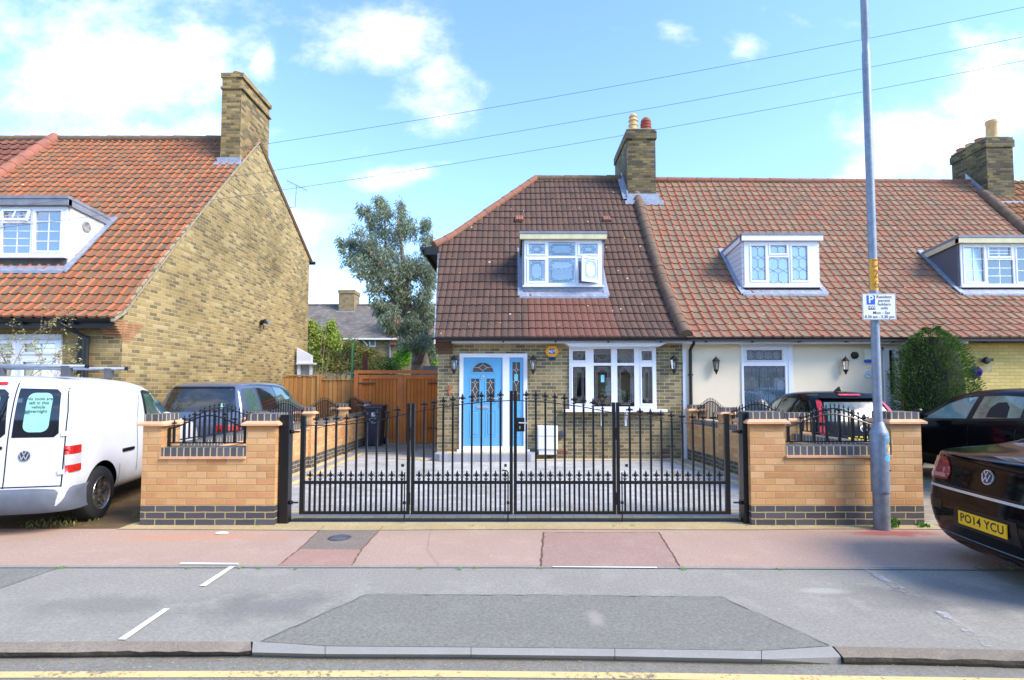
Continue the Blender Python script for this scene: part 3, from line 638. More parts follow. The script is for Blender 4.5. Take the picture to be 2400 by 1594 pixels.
sidemb.box(hp0.x-.36,hp0.x-.33,sy-.2,20.6,hp0.z-.30,hp0.z-.10); sidemb.box(hp0.x-.34,hp0.x+.02,sy-.2,sy-.17,hp0.z-.30,hp0.z-.10); sidemb.build('side_soffit',m_blackpl,mh_)
MB().tube([(hp0.x-.42,sy-.22,hp0.z-.14),(hp0.x-.42,20.6,hp0.z-.14)],.06,8).build('side_gutter',m_blackpl,mh_)
# bargeboard along the short gable
mb=MB()
for (a,b),(c,d) in zip(PM[:4],PM[1:5]):
    if c>sy: f=(sy-a)/(c-a); c,d=sy,b+(d-b)*f
    mb.prism([(xl_main(a)-.03,a,b-.02),(xl_main(c)-.03,c,d-.02),(xl_main(c)-.03,c,d-.16),(xl_main(a)-.03,a,b-.14)],(.035,0,0))
    if c==sy: break
mb.build('verge_board',m_whiteold,mh_)
# openings: measured on the facade plane
def fx(px): return WY(px,900,YF).x
def fz(py): return WY(1208,py,YF).z
DX0,DX1,DZ0,DZ1=fx(1077),fx(1236),.20,fz(829); WX0,WX1,WZ0,WZ1=fx(1334),fx(1537),fz(958),fz(813)
fw=wall_holes(MB(),-1.70,XP+.10,0,2.62,YF,YF+.25,[(DX0,DX1,DZ0-.05,DZ1),(WX0,WX1,WZ0,WZ1)])
fw.prism([(-1.70,YF+.25,0),(-2.1,15,0),(-2.1,20,0),(-1.85,20,0),(-1.85,15,0),(-1.5,YF+.25,0)],(0,0,2.6))
fw.box(-2.1,XP,19.8,20.1,0,5.4); w0=fw.build('wall',m_stock,mh_)
gm=MB(); gl=[(max(a,YF),b) for a,b in PM[:4]]
gm.prism([(xl_main(y)+.05,y,2.55) if i==0 else (xl_main(y)+.05,y,z-.10) for i,(y,z) in enumerate([(YF+.05,2.7),(12.2,3.0),(13.2,3.9),(14.2,5.0),(14.3,5.0)])]+[(-2.05,20,5.0),(-2.05,20,2.55)],(.2,0,0)); gm.build('gable_wall',m_stock,mh_)
mb=MB()
for i in range(7): mb.box(-1.74-.004*i,-1.38,YF-.02-.03*i,YF,2.27+i*.048,2.31+i*.048)
mb.build('corbel',M('corbel_tile',C(112,84,66),.9,var=.25,bump=.5),mh_)
for x in (fx(1318),fx(1556)):
    mb=MB().box(x-.11,x+.11,YF-.004,YF,.09,.165); vb=mb.build('air_brick',m_red_br,mh_)
    mb=MB()
    for i in range(5):
        for j in range(2): mb.box(x-.09+i*.04,x-.07+i*.04,YF-.006,YF-.004,.10+j*.033,.12+j*.033)
    mb.build('holes',m_dark,vb)
MB().box(-1.38,XP+.05,YF-.30,YF-.275,2.50,2.58).box(-1.38,XP+.05,YF-.275,YF,2.50,2.52).build('fascia',m_white,mh_)
MB().box(-1.72,XP,YF-.40,YF-.30,2.555,2.60).build('eaves_felt',m_blackpl,mh_)
gutter(mh_,-1.78,XP+.03,YF-.36,2.60,step=1.12)
roll([(XP,y,z+.05) for y,z in PM[:-1]]+[(XP,16.25,7.42)],.135,.36).build('party_ridge',m_rollold,mh_,smooth=True,autosmooth=50)
mb=MB(); pq=[(a,b) for a,b in PM if a<hp0.y]+[(hp0.y,hp0.z)]+[(a,b) for a,b in PM if a>hp0.y]
for (a,b),(c,d) in zip(pq,pq[1:]): mb.prism([(xl_main(a)+.04,a,b-.03),(xl_main(c)+.04,c,d-.03),(XP-.02,c,d-.03),(XP-.02,a,b-.03)],(0,0,-.05))
mb.build('roof_underlay',m_blackpl,mh_)
mb=MB().tube([(fx(1617),YF-.30,2.55),(fx(1617),YF-.28,2.48),(fx(1617),YF-.06,2.36),(fx(1617),YF-.06,.1)],.036,10)
for z in (.9,1.8): mb.box(fx(1617)-.05,fx(1617)+.05,YF-.07,YF,z,z+.03)
mb.build('downpipe',m_blackpl,mh_,smooth=True,autosmooth=50)
cw=16.0; c0=WY(1462,400,16.55).x; c1=WY(1527,400,16.55).x
pz=9.2
chimney(mh_,c0,c1,16.05,18.0,6.4,WY(1490,303,16.05).z,pots=[(c0+.27,16.4,.62,.13,1,m_pot),(c0+.66,16.4,.50,.145,2,m_potr)])
lz=WR(1490,470,PM)
mb=MB(); cbz=lz.z
mb.box(c0-.04,c1+.06,15.90,16.04,cbz-.12,cbz+.18); mb.box(c0-.12,c1+.16,15.78,15.92,cbz-.20,cbz-.06)
ya,za=16.0,PM[-2][1]; 
mb.prism([(c0-.03,ya,za+.0),(c0-.03,RY,RZ+.0),(c0-.03,RY,RZ+.22),(c0-.03,ya,za+.25)],(.028,0,0)); mb.prism([(c0-.16,ya-.1,za+.0),(c0-.16,RY,RZ+.05),(c0-.03,RY,RZ+.06),(c0-.03,ya-.1,za+.02)],(0,0,.02))
mb.build('chimney_flashing',m_lead,mh_)
for px,py in ((1217,518),(1422,519)):
    p=WR(px,py,PM); mb=MB()
    for k in range(3): mb.tube([(p.x-.07+k*.07,p.y-.12,p.z-.02),(p.x-.07+k*.07,p.y+.12,p.z+.16)],.045,8)
    mb.box(p.x-.12,p.x+.12,p.y-.06,p.y+.1,p.z-.06,p.z+.05); mb.build('vent_tile',m_ridge,mh_)
# ---------------- dormers
def dormer(house,prof,px0,px1,pyt,pyb,pysill,cheekm,cells_f,lead,fasc,roofm,curt=None,over=.12,apron=None,slope=.18,glass=None,sashcells=None,back=None,leadm=None,grid=(2,3),lipl=True,lipr=True,sash=.045):
    """front face sits where the bottom of its apron meets the roof; pixels px0..px1, pyt..pyb of the frame"""
    base=WR((px0+px1)/2,pysill,prof); Y=base.y+.03
    a=WY(px0,pyb,Y); b=WY(px1,pyt,Y); x0,x1,z0,z1=a.x,b.x,a.z,b.z; ctr=(x0+x1)/2
    # where the flat roof runs back into the slope
    def yof(z):
        for (y0,q0),(y1,q1) in zip(prof,prof[1:]):
            if q0<=z<=q1: return y0+(y1-y0)*(z-q0)/(q1-q0)
        return prof[-1][0]
    yb=yof(z1+.1)
    d=[]
    for xs in ((x0-.05,x0),(x1,x1+.05)):
        pts=[(xs[0],Y+.03,base.z-.1),(xs[0],Y+.03,z1+.05)]+[(xs[0],yb+.1,z1+.02)]
        pts+=[(xs[0],y,z-.08) for y,z in reversed(prof) if Y<y<yb]
        d.append(MB().prism(pts,(xs[1]-xs[0],0,0)))
    ov=over; r=MB(); zt=z1+.16
    r.prism([(x0-ov,Y-ov,z1+.13),(x0-ov,Y-ov,zt+.03),(x0-ov,yb+.55,zt-slope),(x0-ov,yb+.5,z1-slope+.1)],(x1-x0+2*ov,0,0)); dm=r.build('dormer',roofm,house)
    for q in d: q.build('dormer_cheek',cheekm,dm)
    MB().box(x0-.02,x1+.02,Y+.015,Y+.05,base.z-.10,z0-.002).build('dormer_apron',m_dark if apron is None else apron,dm)
    f=MB().box(x0-ov+.01,x1+ov-.01,Y-ov+.012,Y+.01,z1+.005,z1+.125)
    for s_,xx in ((-1,x0-ov+.01),(1,x1+ov-.01)):
        f.prism([(xx,Y-ov+.03,z1+.005),(xx,yb+.4,z1-slope-.02),(xx,yb+.4,z1-slope+.11),(xx,Y-ov+.03,z1+.125)],(.02*(-s_),0,0))
    f.build('dormer_fascia',fasc,dm)
    # lead soakers at the two back corners, cheek flashings and the dressed apron
    g=MB(); n=24; w_=x1-x0+.24
    for i in range(n):
        xa=x0-.12+w_*i/n; xb=x0-.12+w_*(i+1)/n; q=.012*math.sin(i*2.1)
        g.add([(xa,Y-.02,base.z+.06),(xb,Y-.02,base.z+.06),(xb,Y-.19,base.z-.07+q),(xa,Y-.19,base.z-.07+.012*math.sin(i*2.1-2.1)),(xa,Y-.19,base.z-.12),(xb,Y-.19,base.z-.12)],[(0,3,2,1),(3,4,5,2)])
    for xs,w1 in ((x0-.16,.13),(x1+.03,.13)):
        for (y0,q0),(y1,q1) in zip(prof,prof[1:]):
            ya_,yb_=max(y0,Y-.15),min(y1,yb-.02)
            if yb_>ya_:
                k=(q1-q0)/(y1-y0); g.prism([(xs,ya_,q0+(ya_-y0)*k+.04),(xs,yb_,q0+(yb_-y0)*k+.04),(xs,yb_,q0+(yb_-y0)*k+.075),(xs,ya_,q0+(ya_-y0)*k+.075)],(w1,0,0))
    if lipl: g.prism([(x0-ov-.16,yb+.30,z1+.10-slope),(x0-ov+.02,yb+.18,z1+.02-slope),(x0-ov+.02,yb+.45,z1+.2-slope),(x0-ov-.16,yb+.55,z1+.25-slope)],(0,0,.05))
    if lipr: g.prism([(x1+ov-.02,yb+.18,z1+.02-slope),(x1+ov+.16,yb+.30,z1+.10-slope),(x1+ov+.16,yb+.55,z1+.25-slope),(x1+ov-.02,yb+.45,z1+.2-slope)],(0,0,.05))
    g.build('dormer_flashing',m_lead,dm)
    MB().box(x0-.04,x1+.04,Y-.06,Y+.02,z0-.045,z0-.002).build('dormer_sill',m_white,dm)
    cells=[(x0+(x1-x0)*c[0],x0+(x1-x0)*c[1],z0+(z1-z0)*c[2],z0+(z1-z0)*c[3]) for c in cells_f]
    w=window(house,x0,x1,z0,z1,Y,cells,lead=lead,glass=glass or m_glassb,curtain=None,sashcells=sashcells,leadm=leadm,grid=grid,backd=.45,sash=sash)
    if curt: curt(w,x0,x1,z0,z1,Y,cells)
    return dict(x0=x0,x1=x1,z0=z0,z1=z1,Y=Y,w=w,cells=cells,d=dm)
m_cheek=M('leadgrey_cheek',C(150,154,166),.7,var=.14,scale=5,streak=.3)
def curt_main(w,x0,x1,z0,z1,Y,cells):
    c=cells[0]; net(c[0],c[1],c[2],z1,Y+.08,9,.012).build('net_curtain',m_net,w)
    c=cells[5]; net(c[0]-.02,c[1]+.0,c[2],z1,Y+.10,9,.02,taper=lambda x,z:x+max(0,(z-z0))*0.1).build('net_curtain',m_net,w)
    c=cells[2]; mb=MB(); n=24; zz=c[3]
    for i in range(n+1):
        f=i/n; x=c[0]+(c[1]-c[0])*f; mb.v+=[(x,Y+.15+.01*math.sin(i*1.7),zz),(x,Y+.15+.01*math.sin(i*1.7),zz-.14-.09*math.sin(f*PI)+.02*abs(math.sin(f*PI*4)))]
    for i in range(n): a=2*i; mb.f.append((a,a+2,a+3,a+1))
    for i in range(5): x=c[0]+(c[1]-c[0])*(i+.5)/5; mb.lathe([(.002,.0),(.012,-.02),(.016,-.06),(.004,-.062)],(x,Y+.14,zz-.20),6)
    mb.build('pelmet',m_net,w)
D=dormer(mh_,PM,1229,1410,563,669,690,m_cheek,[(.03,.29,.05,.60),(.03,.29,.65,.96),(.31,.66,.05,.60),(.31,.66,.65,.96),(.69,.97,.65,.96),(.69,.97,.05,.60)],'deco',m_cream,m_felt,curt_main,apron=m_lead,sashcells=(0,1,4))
# the open casement of the lower right light, hinged on its right
c=D['cells'][5]; hx=c[1]-.01; ang=R(28); wd=c[1]-c[0]-.01; ux=Vector((-math.cos(ang),-math.sin(ang),0)); uz=Vector((0,0,1)); un=Vector((math.sin(ang),-math.cos(ang),0)); z0,z1=c[2],c[3]; org=Vector((hx,D['Y']-.02,0)); s=.05
mb=MB()
def leafbar(a,b,c_,d): mb.obox(org+ux*(a+b)/2+uz*(c_+d)/2,(ux,un,uz),(b-a)/2,.022,(d-c_)/2)
leafbar(0,s,z0,z1);leafbar(wd-s,wd,z0,z1);leafbar(s,wd-s,z0,z0+s);leafbar(s,wd-s,z1-s,z1); oc=mb.build('open_casement',m_white,D['d'])
mb=MB(); mb.obox(org+ux*wd/2+uz*(z0+z1)/2,(ux,un,uz),wd/2-s,.004,(z1-z0)/2-s); mb.build('open_pane',M('casement_glass',C(196,214,212),.1,var=.03,coat=.5),D['d'])
mb=MB(); decolead(mb,0,wd-2*s,z0+s,z1-s,0); mb.xf(Matrix.Translation(org+ux*(wd-s)+un*.006)@Matrix(((-ux.x,-un.x,0,0),(-ux.y,-un.y,0,0),(0,0,1,0),(0,0,0,1)))); mb.build('open_leading',m_leadc,D['d'])
net(c[0]+.05,c[0]+.14,c[2]+.1,c[3],D['Y']+.10,3,.02,taper=lambda x,z:x-.02+.10*(c[3]-z)).build('drape',m_net,D['w'])
# ---------------- front door
dw=wall_holes(MB(),DX0,DX1,DZ0,DZ1,YF-.03,YF+.06,[(DX0+.085,fx(1178),DZ0+.07,DZ1-.085),(fx(1194),DX1-.085,DZ0+.07,DZ1-.085)]).build('door_frame',m_white,mh_)
MB().box(DX0-.04,DX1+.05,YF-.10,YF+.0,DZ0-.045,DZ0+.0).build('threshold',m_white,dw)
a,b,cz,dz_=DX0+.087,fx(1178)-.002,DZ0+.075,DZ1-.087; midx=(a+b)/2
def pzz(py): return fz(py)
holes=[(fx(1104),fx(1123),fz(942),fz(888)),(fx(1140),fx(1159),fz(942),fz(888))]
fan=(fx(1105),fx(1158),fz(872),fz(849)); yd=YF-.005
dm=wall_holes(MB(),a,b,cz,dz_,yd,yd+.05,holes+[fan])
# arch infill of the fanlight
n=16; cxf=(fan[0]+fan[1])/2; rx=(fan[1]-fan[0])/2; rz=fan[3]-fan[2]
pl=[(cxf-rx*math.cos(PI*i/n),fan[2]+rz*math.sin(PI*i/n)) for i in range(n+1)]
dm.prism([(fan[0],yd,fan[2]),(fan[0],yd,fan[3])]+[(p[0],yd,p[1]) for p in pl[n//2:0:-1]],(0,.05,0)); dm.prism([(fan[1],yd,fan[3]),(fan[1],yd,fan[2])]+[(p[0],yd,p[1]) for p in pl[n-1:n//2-1:-1]],(0,.05,0))
door=dm.build('front_door',m_door,mh_)
mb=MB()
def mould(x0,x1,z0,z1,y,w=.022,t=.008):
    for q in ((x0,x0+w,z0,z1),(x1-w,x1,z0,z1),(x0+w,x1-w,z0,z0+w),(x0+w,x1-w,z1-w,z1)): mb.cham(q[0],q[1],y-t,y+.001,q[2],q[3],.006)
mould(fx(1100),fx(1127),fz(946),fz(884),yd);mould(fx(1136),fx(1163),fz(946),fz(884),yd)
for x0_,x1_ in ((fx(1101),fx(1126)),(fx(1138),fx(1163))): mould(x0_,x1_,fz(1024),fz(961),yd); mb.cham(x0_+.05,x1_-.05,yd-.010,yd,fz(1024)+.05,fz(961)-.05,.008)
for i in range(n):
    p,q=pl[i],pl[i+1]; mb.bar((p[0],yd,p[1]),(q[0],yd,q[1]),.022,.008)
mb.box(fan[0]-.03,fan[1]+.03,yd-.010,yd-.001,fan[2]-.03,fan[2]-.005)
mb.build('panel_moulding',m_door,door)
mb=MB(); lm=MB()
for h in holes+[fan]: mb.box(h[0],h[1],yd+.02,yd+.026,h[2],h[3])
mb.build('door_glass',M('door_glass',C(88,82,78),.12,var=.1,scale=14,bump=.3,bscale=40,coat=.3),door)
yy=yd+.02
def lad(P,t=.007):
    for p,q in zip(P,P[1:]): lm.bar((p[0],yy,p[1]),(q[0],yy,q[1]),t,.005)
for h in holes:
    cx=(h[0]+h[1])/2; hh=h[3]-h[2]; w2=(h[1]-h[0])/2
    for f,r,rz_ in ((.84,.03,.05),(.5,.055,.11),(.16,.03,.05)):
        z=h[2]+hh*f; lad([(cx,z-rz_),(cx+r,z),(cx,z+rz_),(cx-r,z),(cx,z-rz_)]); lad([(h[0],z),(cx-r,z)]); lad([(cx+r,z),(h[1],z)])
    for q in ((0,.16-.05/hh*1),(.16+.05/hh,.5-.11/hh),(.5+.11/hh,.84-.05/hh),(.84+.05/hh,1)): lad([(cx,h[2]+hh*q[0]),(cx,h[2]+hh*q[1])])
lad([(p[0]*.92+cxf*.08,p[1]*.97+fan[2]*.03) for p in pl]); z=fan[2]+rz*.45; lad([(fan[0],z),(cxf-.09,z),(cxf,z+.07),(cxf+.09,z),(cxf,z-.07),(cxf-.09,z)]); lad([(cxf+.09,z),(fan[1],z)]); lad([(cxf,z+.07),(cxf,fan[3])]); lad([(cxf,z-.07),(cxf,fan[2])])
lm.build('door_leading',m_leadw,door)
mb=MB().box(fx(1117),fx(1146),yd-.012,yd-.001,fz(958),fz(951)); mb.box(fx(1119),fx(1144),yd-.018,yd-.012,fz(956.5),fz(952.5)); mb.build('letter_plate',m_chrome,door)
mb=MB(); kx,kz=fx(1131.5),fz(884)
mb.lathe([(.016,-.02),(.022,-.012),(.016,-.001)],(kx,yd,kz+.03),12,'y'); mb.tube([(kx+.028*math.sin(t),yd-.018,kz-.01-.034*math.cos(t)) for t in [2*PI*i/16 for i in range(17)]],.007,6); mb.build('knocker',m_chrome,door,smooth=True)
mb=MB().box(b-.075,b-.045,yd-.012,yd-.001,fz(955),fz(930)); mb.tube([(b-.06,yd-.012,fz(934)),(b-.06,yd-.05,fz(934)),(b-.19,yd-.05,fz(934))],.010,8); mb.build('door_handle',m_chrome,door)
# side light
a2,b2=fx(1194)+.002,DX1-.087; sg=(fx(1201),fx(1219),fz(940),fz(849))
sm=wall_holes(MB(),a2,b2,cz,dz_,yd,yd+.05,[sg]); sdl=sm.build('side_panel',m_door,mh_)
MB().box(sg[0],sg[1],yd+.02,yd+.026,sg[2],sg[3]).build('side_glass',MC['door_glass'],sdl)
lm=MB(); cx=(sg[0]+sg[1])/2; hh=sg[3]-sg[2]
for f,r,q in ((.80,.03,.05),(.5,.05,.10),(.2,.03,.05)):
    z=sg[2]+hh*f; lad([(cx,z-q),(cx+r,z),(cx,z+q),(cx-r,z),(cx,z-q)]); lad([(sg[0],z),(cx-r,z)]); lad([(cx+r,z),(sg[1],z)])
lad([(cx,sg[3]),(cx,sg[2]+hh*.8+.05)]); lad([(cx,sg[2]+hh*.8-.05),(cx,sg[2]+hh*.5+.1)]); lad([(cx,sg[2]+hh*.5-.1),(cx,sg[2]+hh*.2+.05)])
lm.build('side_leading',m_leadw,sdl)
mb=MB(); mould(fx(1197),fx(1223),fz(1024),fz(961),yd); mb.build('side_moulding',m_door,sdl)
m_stk=M('sticker_teal',C(120,200,214),.5)
MB().box(fx(1205.5),fx(1214),yd+.012,yd+.018,fz(893),fz(877)).build('sticker',m_stk,sdl)
# step
stp=thing('doorstep','low block paved step with grey edging in front of the blue front door','step',(-.65,11.7,0))
sx0,sx1=fx(1026)+.0,fx(1256); mb=MB(); mb.prism([(sx0,YF,.005),(sx0,YF-.42,.005),(sx0+.12,YF-.50,.005),(sx1-.12,YF-.50,.005),(sx1,YF-.42,.005),(sx1,YF,.005)],(0,0,.145)); mb.build('edging_blocks',m_gset,stp)
MB().prism([(sx0+.22,YF,.15),(sx0+.22,YF-.30,.15),(sx1-.22,YF-.30,.15),(sx1-.22,YF,.15)],(0,0,.004)).build('tread',m_tan,stp)
# ---------------- bay window
def cell(pxa,pxb,pya,pyb): return (fx(pxa),fx(pxb),fz(pyb),fz(pya))
def curt_bay(w):
    y=YF+.08
    net(WX0+.02,fx(1372),WZ0+.05,WZ1-.05,y,7,.02,taper=lambda x,z:WX0+.03+(x-WX0-.02)*(.25+.75*max(0,min(1,(z-WZ0)/(WZ1-WZ0))))).build('drape',m_lace,w)
    net(fx(1425),WX1-.02,WZ0+.05,WZ1-.05,y,10,.02,taper=lambda x,z:WX1-.03-(WX1-.02-x)*(.15+.85*max(0,min(1,(z-WZ0)/(WZ1-WZ0)))**1.5)).build('drape',m_lace,w)
    net(WX0+.02,WX1-.02,WZ1-.16,WZ1,y-.02,18,.012).build('pelmet',m_lace,w)
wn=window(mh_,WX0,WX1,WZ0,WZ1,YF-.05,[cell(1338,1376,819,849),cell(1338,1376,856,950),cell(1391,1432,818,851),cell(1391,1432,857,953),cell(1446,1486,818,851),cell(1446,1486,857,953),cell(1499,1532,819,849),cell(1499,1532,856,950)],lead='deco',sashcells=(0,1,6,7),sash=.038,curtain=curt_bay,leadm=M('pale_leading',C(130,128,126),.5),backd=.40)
mb=MB().prism([(fx(1322),YF-.28,fz(806)),(fx(1556),YF-.28,fz(806)),(fx(1540),YF-.28,fz(814)),(fx(1334),YF-.28,fz(814))],(0,.28,0)); mb.build('bay_soffit',m_white,wn)
MB().cham(fx(1318),fx(1557),YF-.24,YF+.0,fz(965),fz(959),.006).build('window_sill',m_white,wn)
for x in (fx(1409),fx(1465)):
    mb=MB().prism([(x-.022,YF,fz(965)),(x-.022,YF-.20,fz(965)),(x-.022,YF-.20,fz(970)),(x-.022,YF-.06,fz(985)),(x-.022,YF-.06,fz(998)),(x-.022,YF,fz(998))],(.044,0,0)); mb.build('sill_bracket',m_white,wn)
MB().box(fx(1408),fx(1416),YF-.025,YF-.022,fz(896),fz(879)).build('sticker',m_stk,wn)
# flowers on the inside sill
fl=thing('flower_arrangement','ball of cream artificial flowers standing inside the bay window','flowers',((fx(1410)+fx(1466))/2,YF+.09,fz(953)))
rnd=random.Random(4); mb=MB(); cxx,czz=fx(1438),fz(925)
for i in range(160):
    a_=rnd.uniform(0,2*PI); r_=rnd.random()**.5*.27; x=cxx+r_*math.cos(a_); z=czz+r_*math.sin(a_)*.75; 
    if z<fz(950): continue
    y=YF+.10-.04*math.sqrt(max(0,1-(r_/.27)**2)); q=rnd.uniform(.018,.03)
    mb.lathe([(q*.3,-q),(q,-q*.4),(q*1.1,.0),(q*.5,q*.6)],(x,y,z),6,'y')
mb.build('blossoms',M('cream_blossom',C(214,214,184),.9,var=.25,scale=30,col2=C(150,160,110)),fl)
MB().lathe([(.08,0),(.06,.05),(.09,.14)],(cxx,YF+.12,fz(954)),10).build('vase',m_white,fl)
# ---------------- things fixed to the facade
def lantern(name,x,z,label,y=YF,s=1.0,up=True,glow=False):
    t=thing(name,label,'wall light',(x,y,z),'coach lanterns on the house fronts')
    def L_(prof): return [(r*s,h*s) for r,h in prof]
    yo=y-.13*s
    MB().lathe([(r,-h) for r,h in [(.012*s,.001),(.045*s,.002),(.04*s,.02*s)]][::-1],(x,y,z-(.02*s if up else .0)),12,'y').build('backplate',m_blackpl,t)
    MB().tube([(x,y-.005,z-.06*s),(x,y-.07*s,z-.18*s),(x,yo,z-.16*s)] if up else [(x,y-.005,z),(x,y-.06*s,z+.02*s),(x,yo,z-.02*s)],.011*s,8).build('bracket',m_blackpl,t)
    MB().lathe(L_([(.001,.245),(.008,.225),(.014,.21),(.012,.2),(.05,.175),(.088,.125),(.098,.118),(.09,.11)]),(x,yo,z),6).build('lantern_cap',m_blackpl,t)
    MB().lathe(L_([(.075,.11),(.05,-.09)]),(x,yo,z),6).build('glass',glassmat('lantern_glass',(.85,.88,.88,1),.25,.05),t)
    f=MB()
    for k in range(6):
        a_=2*PI*k/6; f.tube([(x+.077*s*math.cos(a_),yo+.077*s*math.sin(a_),z+.11*s),(x+.052*s*math.cos(a_),yo+.052*s*math.sin(a_),z-.09*s)],.005*s,4)
    f.build('glazing_bars',m_blackpl,t)
    MB().lathe(L_([(.058,-.085),(.06,-.10),(.04,-.13),(.022,-.165),(.018,-.18),(.003,-.21)]),(x,yo,z),12).build('base',m_blackpl,t)
    MB().lathe(L_([(.014,-.08),(.016,-.02),(.022,.0),(.016,.035),(.004,.05)]),(x,yo,z),10).build('bulb',m_white,t,smooth=True)
    return t
lantern('wall_lantern',fx(1065.5),fz(857),'black coach lantern on the brick wall left of the blue door')
lantern('wall_lantern',fx(1249),fz(857),'black coach lantern on the brick wall right of the blue door')
lantern('wall_lantern',fx(1576),fz(856),'black coach lantern on the brick wall right of the bay window')
lantern('wall_lantern',fx(1674.5),fz(858),'black half lantern on the cream wall near the downpipe',s=.92,up=False)
lantern('wall_lantern',fx(1975.5),fz(858),'black half lantern on the cream wall left of the lamp post',s=.92,up=False)
al=thing('alarm_box','yellow six sided alarm bell box with blue base on the brick wall','alarm box',(fx(1294),YF,fz(825)))
ax_,az=fx(1294),fz(824); rr=.158
MB().prism([(ax_+rr*math.cos(PI*k/3),YF,az+rr*.88*math.sin(PI*k/3)) for k in range(6)],(0,-.045,0)).prism([(ax_+rr*.93*math.cos(PI*k/3),YF-.045,az+rr*.82*math.sin(PI*k/3)) for k in range(6)],(0,-.012,0)).build('cover',m_gold,al)
MB().prism([(ax_-.09,YF-.002,az-.125),(ax_+.09,YF-.002,az-.125),(ax_+.06,YF-.002,az-.19),(ax_-.06,YF-.002,az-.19)],(0,-.04,0)).build('strobe_base',M('navy_plastic',C(20,50,110),.3),al)
MB().box(ax_-.068,ax_+.068,YF-.062,YF-.057,az-.05,az+.055).build('badge',M('badge_blue',C(40,50,150),.4),al)
mb=MB(); text_on_front(mb,'ADT',.085,ax_,YF-.0635,az,bold=.003); mb.build('lettering',m_sign,al)
mt=thing('meter_cabinet','white plastic utility meter cabinet standing low on the brick wall','meter box',(fx(1283),YF,.2))
mb=MB().cham(fx(1259),fx(1305.5),YF-.17,YF,fz(1052),fz(997),.02); mb.box(fx(1262),fx(1303),YF-.13,YF,.1,fz(1052)); mb.build('cabinet',m_white,mt)
MB().box(fx(1261),fx(1304),YF-.174,YF-.171,fz(1021),fz(1020)).build('seam',m_felt,mt)
MB().box(fx(1266),fx(1304),YF-.12,YF-.001,fz(1066),fz(1052.5)).build('base_recess',m_dark,mt)
fu=thing('flue_terminal','round dark grey flue outlet beside the white meter cabinet','flue',(fx(1318),YF,fz(1017)))
MB().lathe([(.05,0),(.07,-.01),(.075,-.10),(.06,-.14),(.02,-.15)][::-1],(fx(1317),YF,fz(1017)),16,'y').build('cowl',M('dark_grey_plastic',C(72,74,82),.5),fu,smooth=True,autosmooth=50)
cr_=thing('wall_cross','small pinkish brown cross hung on the brick wall left of the door','ornament',(fx(1054),YF,fz(915)))
mb=MB(); m_=M('terracotta',C(176,104,76),.8,var=.2); x,z=fx(1053.5),fz(912); MB().cham(x-.018,x+.018,YF-.025,YF,z-.13,z+.09,.005).build('upright',m_,cr_); MB().cham(x-.07,x+.07,YF-.035,YF-.0255,z+.0,z+.035,.004).build('cross_arm',m_,cr_)
# ================================================================ LEFT HOUSE (gable end towards the drive)
X0=-7.05
PL=[tuple(WX(px,py,X0))[1:] for px,py in ((262,744),(291,724),(322,680),(388,596),(436,533),(481,477),(518,433),(555,389))]
k_=(PL[-1][1]-PL[-3][1])/(PL[-1][0]-PL[-3][0]); rdg=WX(592,322,X0); yr2=(1.56-PL[-1][1]+k_*PL[-1][0])/(k_-.461); PL.append((yr2,1.56+.461*yr2))
RYL,RZL=PL[-1]; re_=WX(728,612,X0); YL=WX(283,900,X0).y
m_tleft=tilemat('orange_pantiles',[C(130,98,74),C(118,94,74),C(148,92,64),C(132,106,80),C(138,96,70),C(108,92,78)],[C(182,100,62),C(172,96,60),C(158,90,60),C(188,106,68),C(148,92,64)],.185,.24,.55,lichen=C(170,166,140),dirt=C(104,90,64),dirtamt=.35)
lh=thing('gabled_house','yellow brick end house with tall gable wall, orange pantile roof and big chimney','house',(-9,YL,0))
XB=WR(145,330,PL).x if WR(145,330,PL) else -13
XB=-12.62
roof(lh,XB,X0+.06,PL,.185,.24,'roll',m_tleft,step=.022)
gpts=[(X0,YL,0),(X0,YL,PL[0][1]-.02)]+[(X0,y,z-.07) for y,z in PL if y>YL]+[(X0,re_.y-.12,re_.z),(X0,re_.y-.12,0)]
MB().prism(gpts,(-.28,0,0)).build('gable_wall',m_gable,lh)
mb=MB()      # verge mortar and tile edge
vp=[(y,z) for y,z in PL]+[(re_.y+.05,re_.z+.02)]
for (a,b),(c,d) in zip(vp,vp[1:]):
    mb.prism([(X0-.02,a,b-.075),(X0-.02,c,d-.075),(X0-.02,c,d+.01),(X0-.02,a,b+.01)],(.065,0,0))
mb.build('verge_mortar',m_mortar,lh)
MB().prism([(X0+.06,RYL,RZL),(X0+.06,re_.y+.1,re_.z-.02),(XB,re_.y+.1,re_.z-.02),(XB,RYL,RZL)],(0,0,-.05)).build('rear_slope',m_tleft,lh)
MB().tube([(X0+.12,re_.y+.1,re_.z-.05),(XB,re_.y+.1,re_.z-.05)],.06,8).build('rear_gutter',m_blackpl,lh)
def lw(px,py,Y=None): return WY(px,py,YL if Y is None else Y)
LW=dict(x1=lw(147,800).x,zt=lw(100,787).z,zb=.9)
MB()
wl=wall_holes(MB(),XB,X0-.28,0,PL[0][1]-.02,YL,YL+.25,[(-40,LW['x1'],.9,LW['zt'])]); wl.build('wall',m_gable,lh)
mb=MB()
for i in range(7): mb.box(X0-.30-.0*i,X0+.002,YL-.03-.035*i,YL-.001,lw(283,790).z+i*.045,lw(283,790).z+.038+i*.045)
mb.build('corbel',M('corbel_red',C(168,122,84),.9,var=.25,bump=.5),lh)
mb=MB()
for i in range(8):
    w_=.42-.05*i if i<7 else .1; mb.box(X0+.0005,X0+.008,YL,YL+max(.1,.18+.05*i),lw(283,800).z+i*.045,lw(283,800).z+.038+i*.045)
mb.build('corbel_return',MC['corbel_red'],lh)
